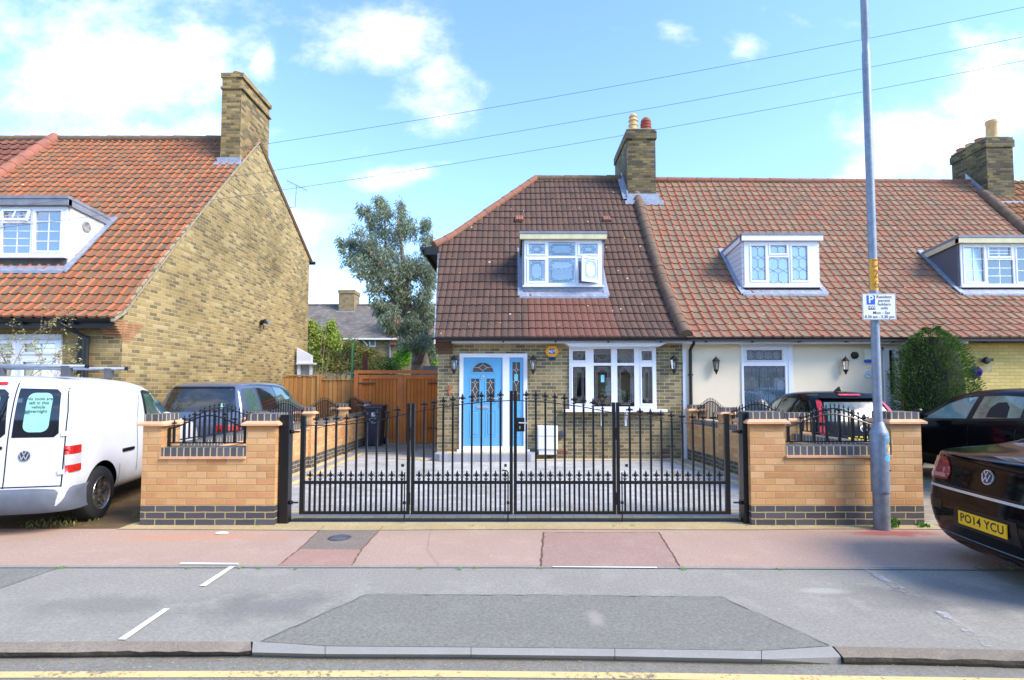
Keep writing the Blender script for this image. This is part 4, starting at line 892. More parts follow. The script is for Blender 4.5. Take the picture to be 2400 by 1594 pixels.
MB().box(XB,X0-.02,YL-.20,YL-.0,PL[0][1]-.10,PL[0][1]-.08).box(XB,X0-.02,YL-.22,YL-.20,PL[0][1]-.18,PL[0][1]-.04).build('soffit',m_blackpl,lh)
gutter(lh,XB,X0-.03,YL-.27,PL[0][1]-.02,step=.9)
dpx=lw(212,800).x
MB().tube([(lw(170,760).x,YL-.26,PL[0][1]-.1),(lw(180,768).x,YL-.2,PL[0][1]-.16),(dpx,YL-.10,PL[0][1]-.34),(dpx,YL-.10,0)],.05,8).box(dpx-.02-.16,dpx-.02,YL-.06,YL,0,PL[0][1]-.3).build('downpipe',m_blackpl,lh)
# chimney on the gable
cy0=WX(564,300,X0).y; cy1=WX(631,300,X0).y; ctz=WX(564,168,X0).z; cxl=WY(521,200,cy0).x
ch=MB().box(cxl,X0-.003,cy0,cy1,5.5,ctz-.12).box(cxl-.03,X0+.05,cy0-.03,cy1+.03,ctz-.42,ctz-.36).box(cxl-.03,X0+.05,cy0-.03,cy1+.03,ctz-.12,ctz)
ch=ch.build('chimney',cellmat('gable_chimney_brick',[C(160,134,82),C(112,94,62),C(140,118,72),C(92,80,58),C(168,142,92)],.225,.075,C(140,124,90),.012,stain=C(150,140,115),bump=.8),lh)
for i in range(4): pot(MB(),(cxl+X0)/2+.03,cy0+.25+i*(cy1-cy0-.5)/3,ctz,.14,.125,0).build('chimney_pot',m_pot if i==0 else m_ridgeo,ch,smooth=True,autosmooth=40)
zb=WX(564,383,X0).z
mb=MB().box(cxl-.06,X0+.04,cy0-.05,cy0-.002,zb-.12,zb+.12); mb.prism([(cxl-.10,cy0-.16,zb-.12),(X0+.06,cy0-.16,zb-.12),(X0+.06,cy0-.03,zb+.0),(cxl-.10,cy0-.03,zb+.0)],(0,0,.02)); mb.build('chimney_flashing',m_lead,ch)
roll([(XB+.1,RYL,RZL+.0),(cxl,RYL,RZL+.0)],.11,.45).build('ridge_tiles',m_rollold,lh,smooth=True,autosmooth=50)
slab(PL,XB,X0-.1,.05,-.03).build('roof_underlay',m_blackpl,lh)
# ground floor window
wx1=LW['x1']; zt=LW['zt']; cellsL=[]
xs=[-12.2,lw(0,800).x-1.0,lw(0,820).x,lw(14,820).x]
wxa=-11.2; zmid=lw(100,840).z
n=4; wcell=(wx1-wxa)/n
cl=[]
for i in range(n):
    a=wxa+i*wcell+.05; b=wxa+(i+1)*wcell-.05; cl+= [(a,b,zmid+.06,zt-.10),(a,b,.98,zmid-.02)]
def blinds(w,x0,x1,z0,z1,y,m):
    mb=MB(); k=int((z1-z0)/.045)
    for i in range(k): z=z0+i*.045; mb.obox(((x0+x1)/2,y,z+.02),(Vector((1,0,0)),Vector((0,math.cos(.7),math.sin(.7))),Vector((0,-math.sin(.7),math.cos(.7)))),(x1-x0)/2,.022,.002)
    mb.build('blind',m,w)
m_blind=M('white_blind',C(214,218,226),.6,var=.04); m_blindd=M('wood_blind',C(120,110,96),.7)
window(lh,wxa,wx1,.9,zt,YL-.03,cl,lead='grid',grid=(2,2),sash=.05,leadm=m_white,curtain=lambda w:blinds(w,wxa+.05,wx1-.05,.95,zt-.25,YL+.12,m_blindd),glass=m_glass)
MB().box(wxa-.05,wx1+.02,YL-.06,YL-.031,zt-.07,zt+.02).build('window_head',m_whiteold,lh)
# dormer, right half in view
def cl_left(w,x0,x1,z0,z1,Y,cells): blinds(w,x0+.04,x1-.04,z0+.04,z1-.04,Y+.12,m_blind)
DL=dormer(lh,PL,-158,157,484,600,630,m_whiteold,[(.02,.26,.06,.95),(.28,.49,.06,.95),(.515,.73,.06,.66),(.745,.975,.06,.95),(.515,.73,.70,.95)],'grid',m_felt,m_felt,cl_left,sashcells=(0,1,3),leadm=m_white,grid=(2,4),glass=glassmat('dormer_glass_blue',(.35,.55,.85,1),.30),lipl=False,slope=.10,over=.10)
c=DL['cells'][4]; mb=MB(); x0,x1,z0,z1=c; Y=DL['Y']
for q in ((0,.06,0,1),(.94,1,0,1),(.06,.94,0,.16),(.06,.94,.84,1)):
    a,b=x0+(x1-x0)*q[0],x0+(x1-x0)*q[1]; za,zb_=z0+(z1-z0)*q[2],z0+(z1-z0)*q[3]; o1=(z1-za)*.32; o2=(z1-zb_)*.32
    mb.prism([(a,Y-.03-o1,za-.01),(b,Y-.03-o1,za-.01),(b,Y-.03-o2,zb_-.01),(a,Y-.03-o2,zb_-.01)],(0,.04,0))
a=(x0+x1)/2; mb.prism([(a-.01,Y-.035-(z1-z0)*.28,z0+.04),(a+.01,Y-.035-(z1-z0)*.28,z0+.04),(a+.01,Y-.035,z1-.04),(a-.01,Y-.035,z1-.04)],(0,.01,0)); mb.build('open_vent',m_white,DL['d'])
# old plaque on the dormer cheek
pk=WX(202,532,DL['x1']+.05); MB().lathe([(.001,-.004),(.09,0),(.11,.004),(.11,.014),(.085,.02),(.08,.012),(.0,.012)][::-1],(pk.x-.0,pk.y,pk.z),20,'x').build('cheek_boss',M('bare_cement',C(150,148,144),.9,var=.3,scale=12,bump=.5),DL['d'])
roll([(XB,y,z+.06) for y,z in PL],.14,.36).build('party_ridge',M('ridge_clay_muted',C(158,96,76),.85,var=.2,scale=5,bump=.5,bscale=30,col2=C(132,88,70)),lh,smooth=True,autosmooth=50)
# security light and aerial
sp_=WX(611,756,X0); sl_=thing('security_light','small black twin security lamp high on the yellow gable wall','security light',tuple(sp_))
MB().box(sp_.x,sp_.x+.05,sp_.y-.05,sp_.y+.05,sp_.z-.06,sp_.z+.05).build('mount',m_blackpl,sl_)
for d in (-1,1): MB().lathe([(.0,0),(.035,0),(.06,.10),(.065,.13),(.05,.13)],(sp_.x+.05,sp_.y+d*.10,sp_.z+.02),12,'x').build('lamp_head',m_blackpl if d<0 else m_felt,sl_,smooth=True,autosmooth=40)
ap=WX(680,486,X0); ta=thing('tv_aerial','thin metal television aerial on a mast at the rear verge of the gable','aerial',tuple(ap))
top=WY(695,436,ap.y); MB().tube([ap,(ap.x+.16,ap.y,ap.z+.0),(top.x,top.y,top.z)],.014,6).build('mast',m_galv,ta)
mb=MB(); a=top+Vector((-.2,-.25,.08)); b=top+Vector((.24,.25,-.05)); mb.tube([a,b],.012,6)
for i in range(8): p=a.lerp(b,(i+.3)/8); mb.tube([p+Vector((-.04,.03,.13)),p+Vector((.04,-.03,-.13))],.007,5)
mb.build('antenna_rods',m_galv,ta)
# second house of the left terrace, brown tiles
l2=thing('terraced_house','brown tiled terraced house at the far left beyond the orange ridge','house',(-15,YL,0))
m_tl2=tilemat('brown_pantiles_far',[C(124,76,60),C(112,70,56),C(134,84,66)],[C(146,88,66),C(124,76,60)],.235,.33,.55,dirt=C(90,64,52))
roof(l2,-19,XB-.02,PL,.235,.33,'roll',m_tl2); MB().box(-19,XB,YL,YL+.25,0,PL[0][1]-.02).build('wall',m_gable,l2)
MB().prism([(XB,RYL,RZL),(XB,re_.y+.1,re_.z),(-19,re_.y+.1,re_.z),(-19,RYL,RZL)],(0,0,-.05)).build('rear_slope',m_tl2,l2)
roll([(-19,RYL,RZL),(XB-.2,RYL,RZL)],.11,.45).build('ridge_tiles',m_rollold,l2,smooth=True,autosmooth=50)
# ================================================================ RIGHT: cream house and yellow house under one roof
m_tright=tilemat('greybrown_pantiles',[C(130,112,90),C(120,104,86),C(138,118,94),C(144,100,78),C(126,110,88),C(136,106,84),C(114,100,84)],[C(168,94,68),C(156,88,64),C(146,92,70),C(174,100,74),C(152,100,76)],.209,.262,.52,lichen=C(176,168,134),dirt=C(112,104,84),dirtamt=.3)
XS=XP+.209*29; XE=XP+.209*50
PR=[(a+.0,b-.0) for a,b in PM[:-1]]; rr_=WR(1800,420,PM); PR.append((PM[-1][0]-.12,PM[-1][1]-.12))
ch_=thing('cream_house','cream rendered terraced house with mottled pantile roof and small white dormer','house',(6.8,12,0))
roof(ch_,XP,XS,PR,.209,.262,'roll',m_tright,step=.022)
holesC=[]
CW=(fx(1737),fx(1846),fz(980),fz(811)); CD=(fx(2068),fx(2135),0,fz(815))
wall_holes(MB(),XP+.11,XS,0,2.62,YF-.02,YF+.25,[CW,CD]).build('wall',m_render,ch_)
MB().box(XP+.03,XP+.11,YF-.022,YF+.2,0,2.5).build('edge_board',m_white,ch_)
MB().box(XP+.05,XS,YF-.30,YF-.275,2.48,2.58).box(XP+.05,XS,YF-.275,YF-.02,2.48,2.50).build('fascia',m_white,ch_)
gutter(ch_,XP+.03,XS+1.2,YF-.36,2.60,step=1.0)
slab(PR,XP+.05,XS).build('roof_underlay',m_blackpl,ch_)
MB().prism([(XP,PR[-1][0],PR[-1][1]),(XS,PR[-1][0],PR[-1][1]),(XS,20.6,5.35),(XP,20.6,5.35)],(0,0,-.05)).build('rear_slope',m_tright,ch_)
MB().box(XP,XS,19.8,20.1,0,5.4).build('rear_wall',m_stock,ch_)
roll([(c1+.05,PR[-1][0],PR[-1][1]+.02),(XS,PR[-1][0],PR[-1][1]-.02)],.10,.45).build('ridge_tiles',m_ridge,ch_,smooth=True,autosmooth=50)
cwn=window(ch_,CW[0],CW[1],CW[2],CW[3],YF-.045,[(fx(1746),fx(1836),fz(848),fz(818)),(fx(1742),fx(1839),fz(978),fz(858))],lead='hex',sashcells=(0,),sash=.03,glass=m_glassb,curtain=lambda w:net(CW[0],CW[1],CW[2],CW[3],YF+.04,16,.018).build('net_curtain',m_net,w),leadm=M('hex_lead',C(86,92,98),.5))
MB().box(CW[0]-.04,CW[1]+.10,YF-.10,YF-.0205,fz(811),fz(804)).box(CW[1]+.0,CW[1]+.10,YF-.055,YF-.0205,fz(980),fz(811)).build('window_surround',m_white,ch_)
# porch door
MB().box(fx(2070),fx(2082),YF-.06,YF+.05,0,fz(815)).box(fx(2096),fx(2106),YF-.06,YF+.05,0,fz(815)).box(fx(2070),fx(2140),YF-.058,YF+.05,fz(821),fz(813)).build('porch_frame',m_white,ch_)
MB().box(fx(2082),fx(2096),YF-.03,YF+.02,0,fz(925)).build('porch_panel',m_white,ch_)
MB().box(fx(2082),fx(2096),YF-.02,YF-.01,fz(925),fz(821)).build('porch_pane',m_glassb,ch_)
MB().box(fx(2106),fx(2113),YF-.02,YF+.3,0,fz(821)).build('porch_brick',m_red_br,ch_)
MB().box(fx(2113),fx(2200),YF+.05,YF+.12,0,fz(821)).build('porch_door',M('pale_door',C(206,204,212),.5),ch_)
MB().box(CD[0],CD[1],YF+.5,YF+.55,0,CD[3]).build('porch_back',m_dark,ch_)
def curt_w(w,x0,x1,z0,z1,Y,cells): net(x0+.03,x1-.03,z0+.03,z1-.03,Y+.06,14,.012).build('net_curtain',m_net,w)
def curt_h(w,x0,x1,z0,z1,Y,cells): net(x0+.03,x1-.03,z0+.25,z1-.03,Y+.06,10,.012).build('net_curtain',m_net,w)
m_clad=cellmat('white_cladding',[C(216,214,218),C(212,210,215)],9,.13,C(150,148,152),.012,off=0,bump=.5,var=.03)
D2=dormer(ch_,PR,1746,1916,566,670,685,m_clad,[(.07,.31,.08,.94),(.33,.60,.05,.64),(.62,.88,.08,.94),(.33,.60,.69,.95)],'hex',m_white,m_felt,curt_w,sashcells=(0,2,3),slope=.16,over=.10,lipr=False,leadm=M('hex_lead2',C(104,110,116),.5))
yh=thing('yellow_house','painted yellow brick terraced house at the right with grey cheeked dormer','house',(12,12,0))
roof(yh,XS,XE,PR,.209,.262,'roll',m_tright,step=.022)
MB().box(XS,20,YF-.02,YF+.25,0,2.62).build('wall',m_yell,yh); MB().box(XS,20,YF-.30,YF-.02,2.50,2.56).build('fascia',m_blackpl,yh)
gutter(yh,XS+1.2,20,YF-.36,2.58,step=1.0); slab(PR,XS,XE).build('roof_underlay',m_blackpl,yh)
MB().prism([(XS,PR[-1][0],PR[-1][1]),(XE,PR[-1][0],PR[-1][1]),(XE,20.6,5.35),(XS,20.6,5.35)],(0,0,-.05)).build('rear_slope',m_tright,yh)
D3=dormer(yh,PR,2254,2500,572,670,684,M('pebbledash',C(104,104,112),.95,var=.3,scale=40,bump=1,bscale=90),[(.02,.235,.05,.96),(.25,.49,.05,.62),(.51,.74,.05,.96),(.25,.49,.66,.96),(.76,.98,.05,.96)],'grid',m_cream,m_felt,curt_h,sashcells=(0,2,3),slope=.16,over=.12,lipr=False,leadm=m_white,grid=(2,3))
roll([(XE,y,z+.05) for y,z in PR[:-1]]+[(XE,16.25,7.42)],.14,.36).build('party_ridge',m_rollold,yh,smooth=True,autosmooth=50)
k0=WY(2314,400,16.05).x; k1=WY(2376,400,16.05).x
chimney(yh,k0,k1,16.05,17.35,6.3,WY(2340,322,16.05).z,pots=[(k0+.45,16.35,.62,.15,0,m_pot),(k0+.2,16.5,.12,.13,0,m_ridgeo),(k0+.2,16.85,.12,.13,0,m_pot),(k0+.2,17.2,.12,.13,0,m_ridgeo)])
kz=WR(2345,478,PR).z
MB().box(k0-.12,k1+.08,15.88,16.03,kz-.16,kz+.10).prism([(k0-.03,16,PM[-2][1]),(k0-.03,RY,RZ),(k0-.03,RY,RZ+.18),(k0-.03,16,PM[-2][1]+.2)],(.028,0,0)).build('chimney_flashing',m_lead,yh)
roll([(XS,PR[-1][0],PR[-1][1]-.02),(k0,PR[-1][0],PR[-1][1]-.05)],.10,.45).build('ridge_tiles',m_ridge,yh,smooth=True,autosmooth=50)
r3=thing('terraced_house','brown tiled terraced house just showing past the right hand chimney','house',(17,12,0))
m_tr3=tilemat('brown_pantiles_right',[C(130,84,60),C(118,78,56),C(142,94,66)],[C(150,92,64),C(130,80,58)],.209,.33,.52,dirt=C(120,96,50))
roof(r3,XE+.02,XE+6,PR,.209,.33,'roll',m_tr3); MB().prism([(XE,PR[-1][0],PR[-1][1]),(XE+6,PR[-1][0],PR[-1][1]),(XE+6,20.6,5.35),(XE,20.6,5.35)],(0,0,-.05)).build('rear_slope',m_tr3,r3)
MB().box(20.002,XE+6.5,YF-.02,YF+.25,0,2.6).build('wall',m_stock,r3)
# fittings on the two right fronts
p=(fx(2036),YF-.02,fz(833)); t=thing('alarm_box','cream alarm box with blue base on the cream wall behind the lamp post','alarm box',p)
MB().cham(p[0]-.11,p[0]+.11,p[1]-.07,p[1],fz(844),fz(818),.015).build('cover',M('cream_plastic',C(222,220,196),.5,var=.03),t); MB().cham(p[0]-.10,p[0]+.10,p[1]-.065,p[1],fz(849),fz(844.2),.01).build('base',m_signblue,t)
p=(fx(2003),YF-.02,fz(833)); t=thing('wall_vent','small black dome vent on the cream wall beside the cream alarm box','vent',p)
MB().lathe([(.0,-.09),(.05,-.08),(.075,-.04),(.08,0)],p,16,'y').build('dome',m_blackpl,t,smooth=True,autosmooth=50)
p=(fx(2034),YF-.02,fz(878)); t=thing('house_number_plaque','small round white number plaque on the cream wall left of the lamp post','plaque',p)
MB().lathe([(.0,-.015),(.085,-.015),(.095,-.008),(.095,0)],p,24,'y').build('disc',m_sign,t)
mb=MB(); mb.tube([(p[0]+.075*math.cos(2*PI*i/24),p[1]-.017,p[2]+.075*math.sin(2*PI*i/24)) for i in range(25)],.003,4); mb.bar((p[0]-.03,p[1]-.016,p[2]-.01),(p[0]+.0,p[1]-.016,p[2]+.03),.012,.003);mb.bar((p[0]+.01,p[1]-.016,p[2]-.03),(p[0]+.04,p[1]-.016,p[2]+.0),.012,.003); mb.build('motif',m_ink,t)
p=(fx(2303),YF-.02,fz(846)); t=thing('security_light','black security lamp on a cement patch on the yellow brick wall','security light',p)
MB().poly([(fx(2297),p[1]-.004,fz(840)),(fx(2326),p[1]-.004,fz(842)),(fx(2324),p[1]-.004,fz(873)),(fx(2304),p[1]-.004,fz(872)),(fx(2303),p[1]-.004,fz(856)),(fx(2297),p[1]-.004,fz(854))]).build('cement_patch',M('cement',C(190,178,130),.9,var=.2),t)
MB().lathe([(.0,-.16),(.06,-.15),(.08,-.10),(.045,-.03),(.03,0)],p,14,'y').build('lamp_head',m_blackpl,t,smooth=True,autosmooth=40); MB().box(p[0]-.02,p[0]+.16,p[1]-.10,p[1]-.04,p[2]-.01,p[2]+.05).build('visor',m_blackpl,t)
# ================================================================ GARDEN WALLS
YW=6.22
def wallz(py): return WY(CX,py,YW).z
def pillar(t,x0,x1,y0,y1,ztop=1.245,z0=0):
    p=MB().box(x0,x1,y0,y1,z0+.225,ztop-.13).build('pillar',m_orange,t)
    MB().box(x0-.001,x1+.001,y0-.001,y1+.001,z0,z0+.2245).build('pillar_base',m_blue,p)
    # canted clay creasing then a course of blue bricks on edge
    c=MB(); a=.045; z=ztop-.13
    B0=[(x0-a,y0-a,z),(x1+a,y0-a,z),(x1+a,y1+a,z),(x0-a,y1+a,z)]; B1=[(q[0],q[1],z+.022) for q in B0]; B2=[(x0-.005,y0-.005,z+.05),(x1+.005,y0-.005,z+.05),(x1+.005,y1+.005,z+.05),(x0-.005,y1+.005,z+.05)]
    c.add(B0+B1+B2,[(3,2,1,0)]+[(i,(i+1)%4,4+(i+1)%4,4+i) for i in range(4)]+[(4+i,4+(i+1)%4,8+(i+1)%4,8+i) for i in range(4)]+[(8,9,10,11)]); c.build('creasing',m_creas,p)
    MB().box(x0+.004,x1-.004,y0+.004,y1-.004,ztop-.08,ztop+.0).build('cap',m_sold,p); return p
def wallrun(t,x0,x1,y0,y1,top=.87,z0=0,alongy=False):
    MB().box(x0,x1,y0,y1,z0+.225,top-.125).build('wall_panel',m_orange,t); MB().box(x0,x1,y0-.001,y1+.001,z0,z0+.2245).build('plinth',m_blue,t)
    MB().box(x0,x1,y0-.03,y1+.03,top-.125,top-.10).build('creasing',m_creas,t); MB().box(x0,x1,y0+.001,y1-.001,top-.0995,top).build('coping',m_sold,t)
wx=lambda px:WY(px,1050,YW).x
fwl=thing('garden_wall','low orange brick front wall left of the gate with two capped pillars','garden wall',(-3.4,YW,0))
A0,A1,B0_,B1_=wx(334),wx(378),wx(577),wx(646)
pillar(fwl,A0,A1,YW,YW+.34); pillar(fwl,B0_,B1_,YW,YW+.34,1.25); wallrun(fwl,A1,B0_,YW,YW+.215)
fwr=thing('garden_wall','low orange brick front wall right of the gate behind the lamp post','garden wall',(3.7,YW,0))
C0,C1,D0,D1=wx(1758),wx(1841),wx(2090),wx(2160)
pillar(fwr,C0,C1,YW,YW+.34,1.27); pillar(fwr,D0,D1,YW,YW+.34,1.27); wallrun(fwr,C1,D0,YW,YW+.215,.885)
# return behind pillar A / D running up the drive
def sidewall(name_label,side,segs,xf):
    t=thing('garden_wall',name_label,'garden wall',(xf(9),9,0))
    for i,(a,b) in enumerate(segs):
        pts=lambda o0,o1,z,zz: None
        def pr(o0,o1,z0,z1,nm,m): MB().prism([(xf(a)+o0,a,z0),(xf(b)+o0,b,z0),(xf(b)+o1,b,z0),(xf(a)+o1,a,z0)],(0,0,z1-z0)).build(nm,m,t)
        s=side; pr(0,-.215*s,.225,.745,'wall_panel',m_orange); pr(.001*s,-.216*s,.0,.2245,'plinth',m_blue); pr(.03*s,-.245*s,.745,.77,'creasing',m_creas); pr(-.001*s,-.214*s,.7705,.87,'coping',m_sold)
        if i: pass
    return t
pyl=[8.55,10.55,12.65,14.75]
xfL=lambda y:XL
swl=sidewall('long orange brick boundary wall along the left side of the drive',1,[(6.56,8.55),(8.77,10.55),(10.77,12.65),(12.87,14.75)],xfL)
for y in pyl: pillar(swl,XL-.26,XL+.06,y,y+.22,1.16)
pyr=[8.1,10.15,12.0]
swr=sidewall('orange brick boundary wall along the right side of the drive',-1,[(6.56,8.1),(8.32,10.15),(10.37,11.90)],XR)
for y in pyr[:2]: pillar(swr,XR(y)-.06,XR(y)+.28,y,y+.22,1.17)
pillar(swr,XR(11.6)-.05,XR(11.6)+.28,11.6,11.82,1.17)
# ---------------- railings
def finial(mb,x,z,s=1.0,y=0,side=True):
    P=[(.006,0),(.013,.012),(.006,.022),(.010,.034),(.005,.044),(.015,.060),(.017,.075),(.010,.098),(.001,.125)]
    mb.lathe([(r*s,h*s) for r,h in P],(x,y,z),6)
    if side:
        for d in (-1,1):
            mb.tube([(x,y,z+.046*s),(x+d*.016*s,y,z+.062*s),(x+d*.030*s,y,z+.074*s),(x+d*.036*s,y,z+.062*s),(x+d*.031*s,y,z+.050*s)],[.007*s,.008*s,.008*s,.006*s,.003*s],5)
            mb.tube([(x,y,z+.010*s),(x+d*.014*s,y,z+.022*s),(x+d*.020*s,y,z+.036*s)],[.006*s,.006*s,.002*s],5)
def railing(label,length,n,hside=.17,hpeak=.32,bw=.011,small=False,group='arched railing panels on the garden walls'):
    t=thing('railing_panel',label,'railing',(0,0,0),group); yb=.035
    MB().box(0,length,-.010,.010,yb,yb+.014).build('bottom_rail',m_black,t)
    def az(x): f=x/length; return yb+hside+(hpeak-hside)*(.5-.5*math.cos(2*PI*f))**.85
    MB().tube([(length*i/22,0,az(length*i/22)) for i in range(23)],.009,6).build('arched_rail',m_black,t)
    for x in (.006,length-.006): MB().box(x-.010,x+.010,-.012,.012,0,yb+hside+.01).build('end_stile',m_black,t)
    fin=None
    for i in range(n):
        x=length*(i+.5)/n if not small else length*(i+.7)/(n+.4); b=MB().box(x-bw,x+bw,-bw,bw,yb+.014,az(x)-.004).build('bar',m_black,t)
        f=MB(); finial(f,0,0,.80 if not small else .62,side=True)
        if fin is None: fo=f.build('finial',m_black,b); fin=fo.data
        else: fo=bpy.data.objects.new('finial',fin); COL.objects.link(fo); fo.parent=b
        fo.location=(x,0,az(x))
    return t
rl=railing('thick barred arched railing on the front wall left of the gate',B0_-A1-.03,8); rl.location=(A1+.02,YW+.10,.872)
rr2=copy_thing(rl,'arched railing on the front wall right of the gate behind the lamp post'); rr2.location=(C1+.01,YW+.10,.887); rr2.scale=((D0-C1-.02)/(B0_-A1-.03),1,1)
sr=railing('arched railing on the left boundary wall nearest the street',1.96,17,.20,.36,.009,True); sr.location=(XL-.11,6.58,.872); sr.rotation_euler=(0,0,R(90))
labs=['arched railing on the left boundary wall, second panel from the street','arched railing on the left boundary wall, third panel from the street','arched railing on the left boundary wall nearest the wheelie bin']
for (a,b),lb in zip([(8.79,10.53),(10.79,12.63),(12.89,14.73)],labs):
    c=copy_thing(sr,lb); c.location=(XL-.11,a,.872); c.scale=((b-a)/1.96,1,1)
labs=['arched railing on the right boundary wall nearest the street','arched railing on the right boundary wall in front of the black hatchback','arched railing on the right boundary wall nearest the cottage']
for (a,b),lb in zip([(6.58,8.08),(8.34,10.13),(10.39,11.58)],labs):
    c=copy_thing(sr,lb); c.location=(XR(a)+.11,a,.872); c.rotation_euler=(0,0,R(90)+math.atan(.0965)); c.scale=((b-a)/1.96,1,1)
# ---------------- the gates
YG=6.33
gx=lambda px:WY(px,1100,YG).x
gz=lambda py:WY(CX,py,YG).z
for px0,px1,lb in ((659,680,'square black steel gate post at the left against the brick pillar'),(1738,1760,'square black steel gate post at the right against the brick pillar')):
    t=thing('gate_post',lb,'gate post',(gx(px0),YG,0),'gate hinge posts'); z1=gz(973) if px0<1000 else gz(967)
    MB().cham(gx(px0),gx(px1),YG-.05,YG+.06,0,z1,.004).build('post',m_black,t); MB().box(gx(px0)+.003,gx(px1)-.003,YG-.045,YG+.055,z1,z1+.006).build('post_cap',m_black,t)
    sd=1 if px0<1000 else -1; xe=gx(px1) if sd>0 else gx(px0)
    for zz in (gz(1012),gz(1178)):
        MB().tube([(xe,YG,zz),(xe+sd*.10,YG,zz)],.010,8).lathe([(.02,-.02),(.024,0),(.02,.02)],(xe+sd*.018,YG,zz),8).build('hinge_bolt',m_black,t)
G=[(704,961,974,945,0,'outer left gate leaf hung from the left post'),(964,1202,945,916,0,'inner left gate leaf meeting at the lock'),(1204,1443,916,943,1,'inner right gate leaf carrying the lock'),(1445,1710,943,969.7,1,'outer right gate leaf hung from the right post')]
# height of the curved top rail as read along the gate
RAIL=[(714,997),(760,997),(810,995),(850,990),(900,982),(953,970),(971,966),(1020,957),(1080,948),(1130,942),(1195,939),(1212,939),(1260,941),(1320,947),(1380,956),(1435,967),(1453,970),(1500,979),(1550,986),(1600,991),(1650,993),(1700,993)]
def railz(px):
    for (a,b),(c,d) in zip(RAIL,RAIL[1:]):
        if px<=c: return gz(b+(d-b)*max(0,(px-a))/(c-a))
    return gz(993)
fmb=MB(); finial(fmb,0,0,1.0); fdata=None
for gi,(pa,pb,ta_,tb,rt,lb) in enumerate(G):
    x0,x1=gx(pa),gx(pb); sw=.052 if gi in(0,3) else .038; t=thing('gate_leaf','black steel '+lb,'gate',(x0,YG,0),'leaves of the bifold driveway gate')
    zb,zm=gz(1205),gz(1131); ws=.05 if gi in (0,) else .038
    wl_=.052 if gi==0 else .037; wr_=.055 if gi==3 else .037
    MB().cham(x0,x0+wl_,YG-.02,YG+.02,zb,gz(ta_),.003).build('stile',m_black,t); MB().cham(x1-wr_,x1,YG-.02,YG+.02,zb,gz(tb),.003).build('stile',m_black,t)
    MB().cham(x0+wl_,x1-wr_,YG-.019,YG+.019,zb,zb+.032,.003).build('bottom_rail',m_black,t); MB().cham(x0+wl_,x1-wr_,YG-.019,YG+.019,zm-.015,zm+.018,.003).build('middle_rail',m_black,t)
    p0=pa+(11 if gi==0 else 7); p1=pb-(11 if gi==3 else 7)
    MB().tube([(gx(p0+(p1-p0)*i/16),YG,railz(p0+(p1-p0)*i/16)) for i in range(17)],.006,6).build('curved_rail',m_black,t)
    n=20; 
    for i in range(1,n):
        px=p0+(p1-p0)*i/n; x=gx(px); tall=(i%2==0); 
        mb=MB().box(x-.011,x+.011,YG-.011,YG+.011,zb+.032,zm-.015)
        if tall: mb.box(x-.011,x+.011,YG-.011,YG+.011,zm+.018,railz(px)+.005)
        b=mb.build('bar',m_black,t); zf=railz(px)+.005 if tall else zm+.018
        if fdata is None: fo=fmb.build('finial',m_black); fdata=fo.data; fo.parent=b
        else: fo=bpy.data.objects.new('finial',fdata); COL.objects.link(fo); fo.parent=b
        fo.location=Vector((x,YG,zf))-Vector((x0,YG,0))
    if gi in (0,1,3):
        xx=x1-.055 if gi<2 else x0+.055
        MB().tube([(xx,YG-.03,.02),(xx,YG-.03,zm+.12)]+([(xx-.02,YG-.03,zm+.14),(xx-.07,YG-.03,zm+.145)] if gi==1 else []),.0075,6).box(xx-.015,xx+.015,YG-.042,YG-.018,zb+.12,zb+.15).build('drop_bolt',m_black,t)
        xx2=x1-.10 if gi<2 else x0+.10; MB().box(xx2-.0,xx2+.03,YG-.012,YG+.012,gz(1094),gz(1088)).build('bolt_catch',m_black,t)
    for zz in ((1.02,.28)):
        if gi in (0,2): MB().box(x1-.006,x1+.008,YG-.024,YG-.005,zz-.07,zz+.07).build('leaf_hinge',m_black,t)
    if gi==2:
        MB().box(x0-.0,x0+.036,YG-.035,YG-.0205,gz(1012),gz(975)).cham(x0+.036,x0+.125,YG-.045,YG+.02,gz(1011),gz(979),.012).build('lock_case',m_black,t)
        zz=gz(990); MB().tube([(x0+.06,YG-.045,zz),(x0+.06,YG-.085,zz),(x0+.15,YG-.085,zz-.003)],.008,8).build('lever_handle',m_chrome,t)
        MB().lathe([(.009,-.004),(.009,0)],(x0+.07,YG-.046,gz(1000)),10,'y').box(x0+.066,x0+.074,YG-.050,YG-.046,gz(1005),gz(1001)).build('keyhole',m_chrome,t)
# ================================================================ LAMP POST
lp=thing('lamp_post','tall galvanised lamp post with yellow band standing before the right brick wall','lamp post',(4.03,6.06,0))
bx,by=WZ(2071,1242).x,6.06
m_galv2=M('galvanised_base',C(128,132,138),.6,.25,var=.2,scale=9,bump=.3,bscale=50,streak=.5)
zA,zB,zC=WY(2070,1155,by).z,WY(2070,1012,by).z,WY(2070,988,by).z
MB().lathe([(.081,-.02),(.081,zA+.02)],(bx,by,0),28).build('base_section',m_galv2,lp,smooth=True,autosmooth=40)
MB().lathe([(.086,zA),(.092,zA+.012),(.092,zB-.01),(.088,zB),(.045,zC)],(bx,by,0),28).build('door_section',m_galv,lp,smooth=True,autosmooth=35)
MB().lathe([(.044,zC-.01),(.042,5.35),(.036,5.4),(.036,5.52),(.04,5.53),(.04,9.5)][:],(bx-.005,by,0),20).build('column',m_galv,lp,smooth=True,autosmooth=40)
def curvedpatch(cx,cy,r,a0,a1,z0,z1,n=12):
    mb=MB()
    for i in range(n+1):
        a=a0+(a1-a0)*i/n; mb.v+=[(cx+r*math.sin(a),cy-r*math.cos(a),z0),(cx+r*math.sin(a),cy-r*math.cos(a),z1)]
    for i in range(n): mb.f.append((2*i,2*i+2,2*i+3,2*i+1))
    return mb
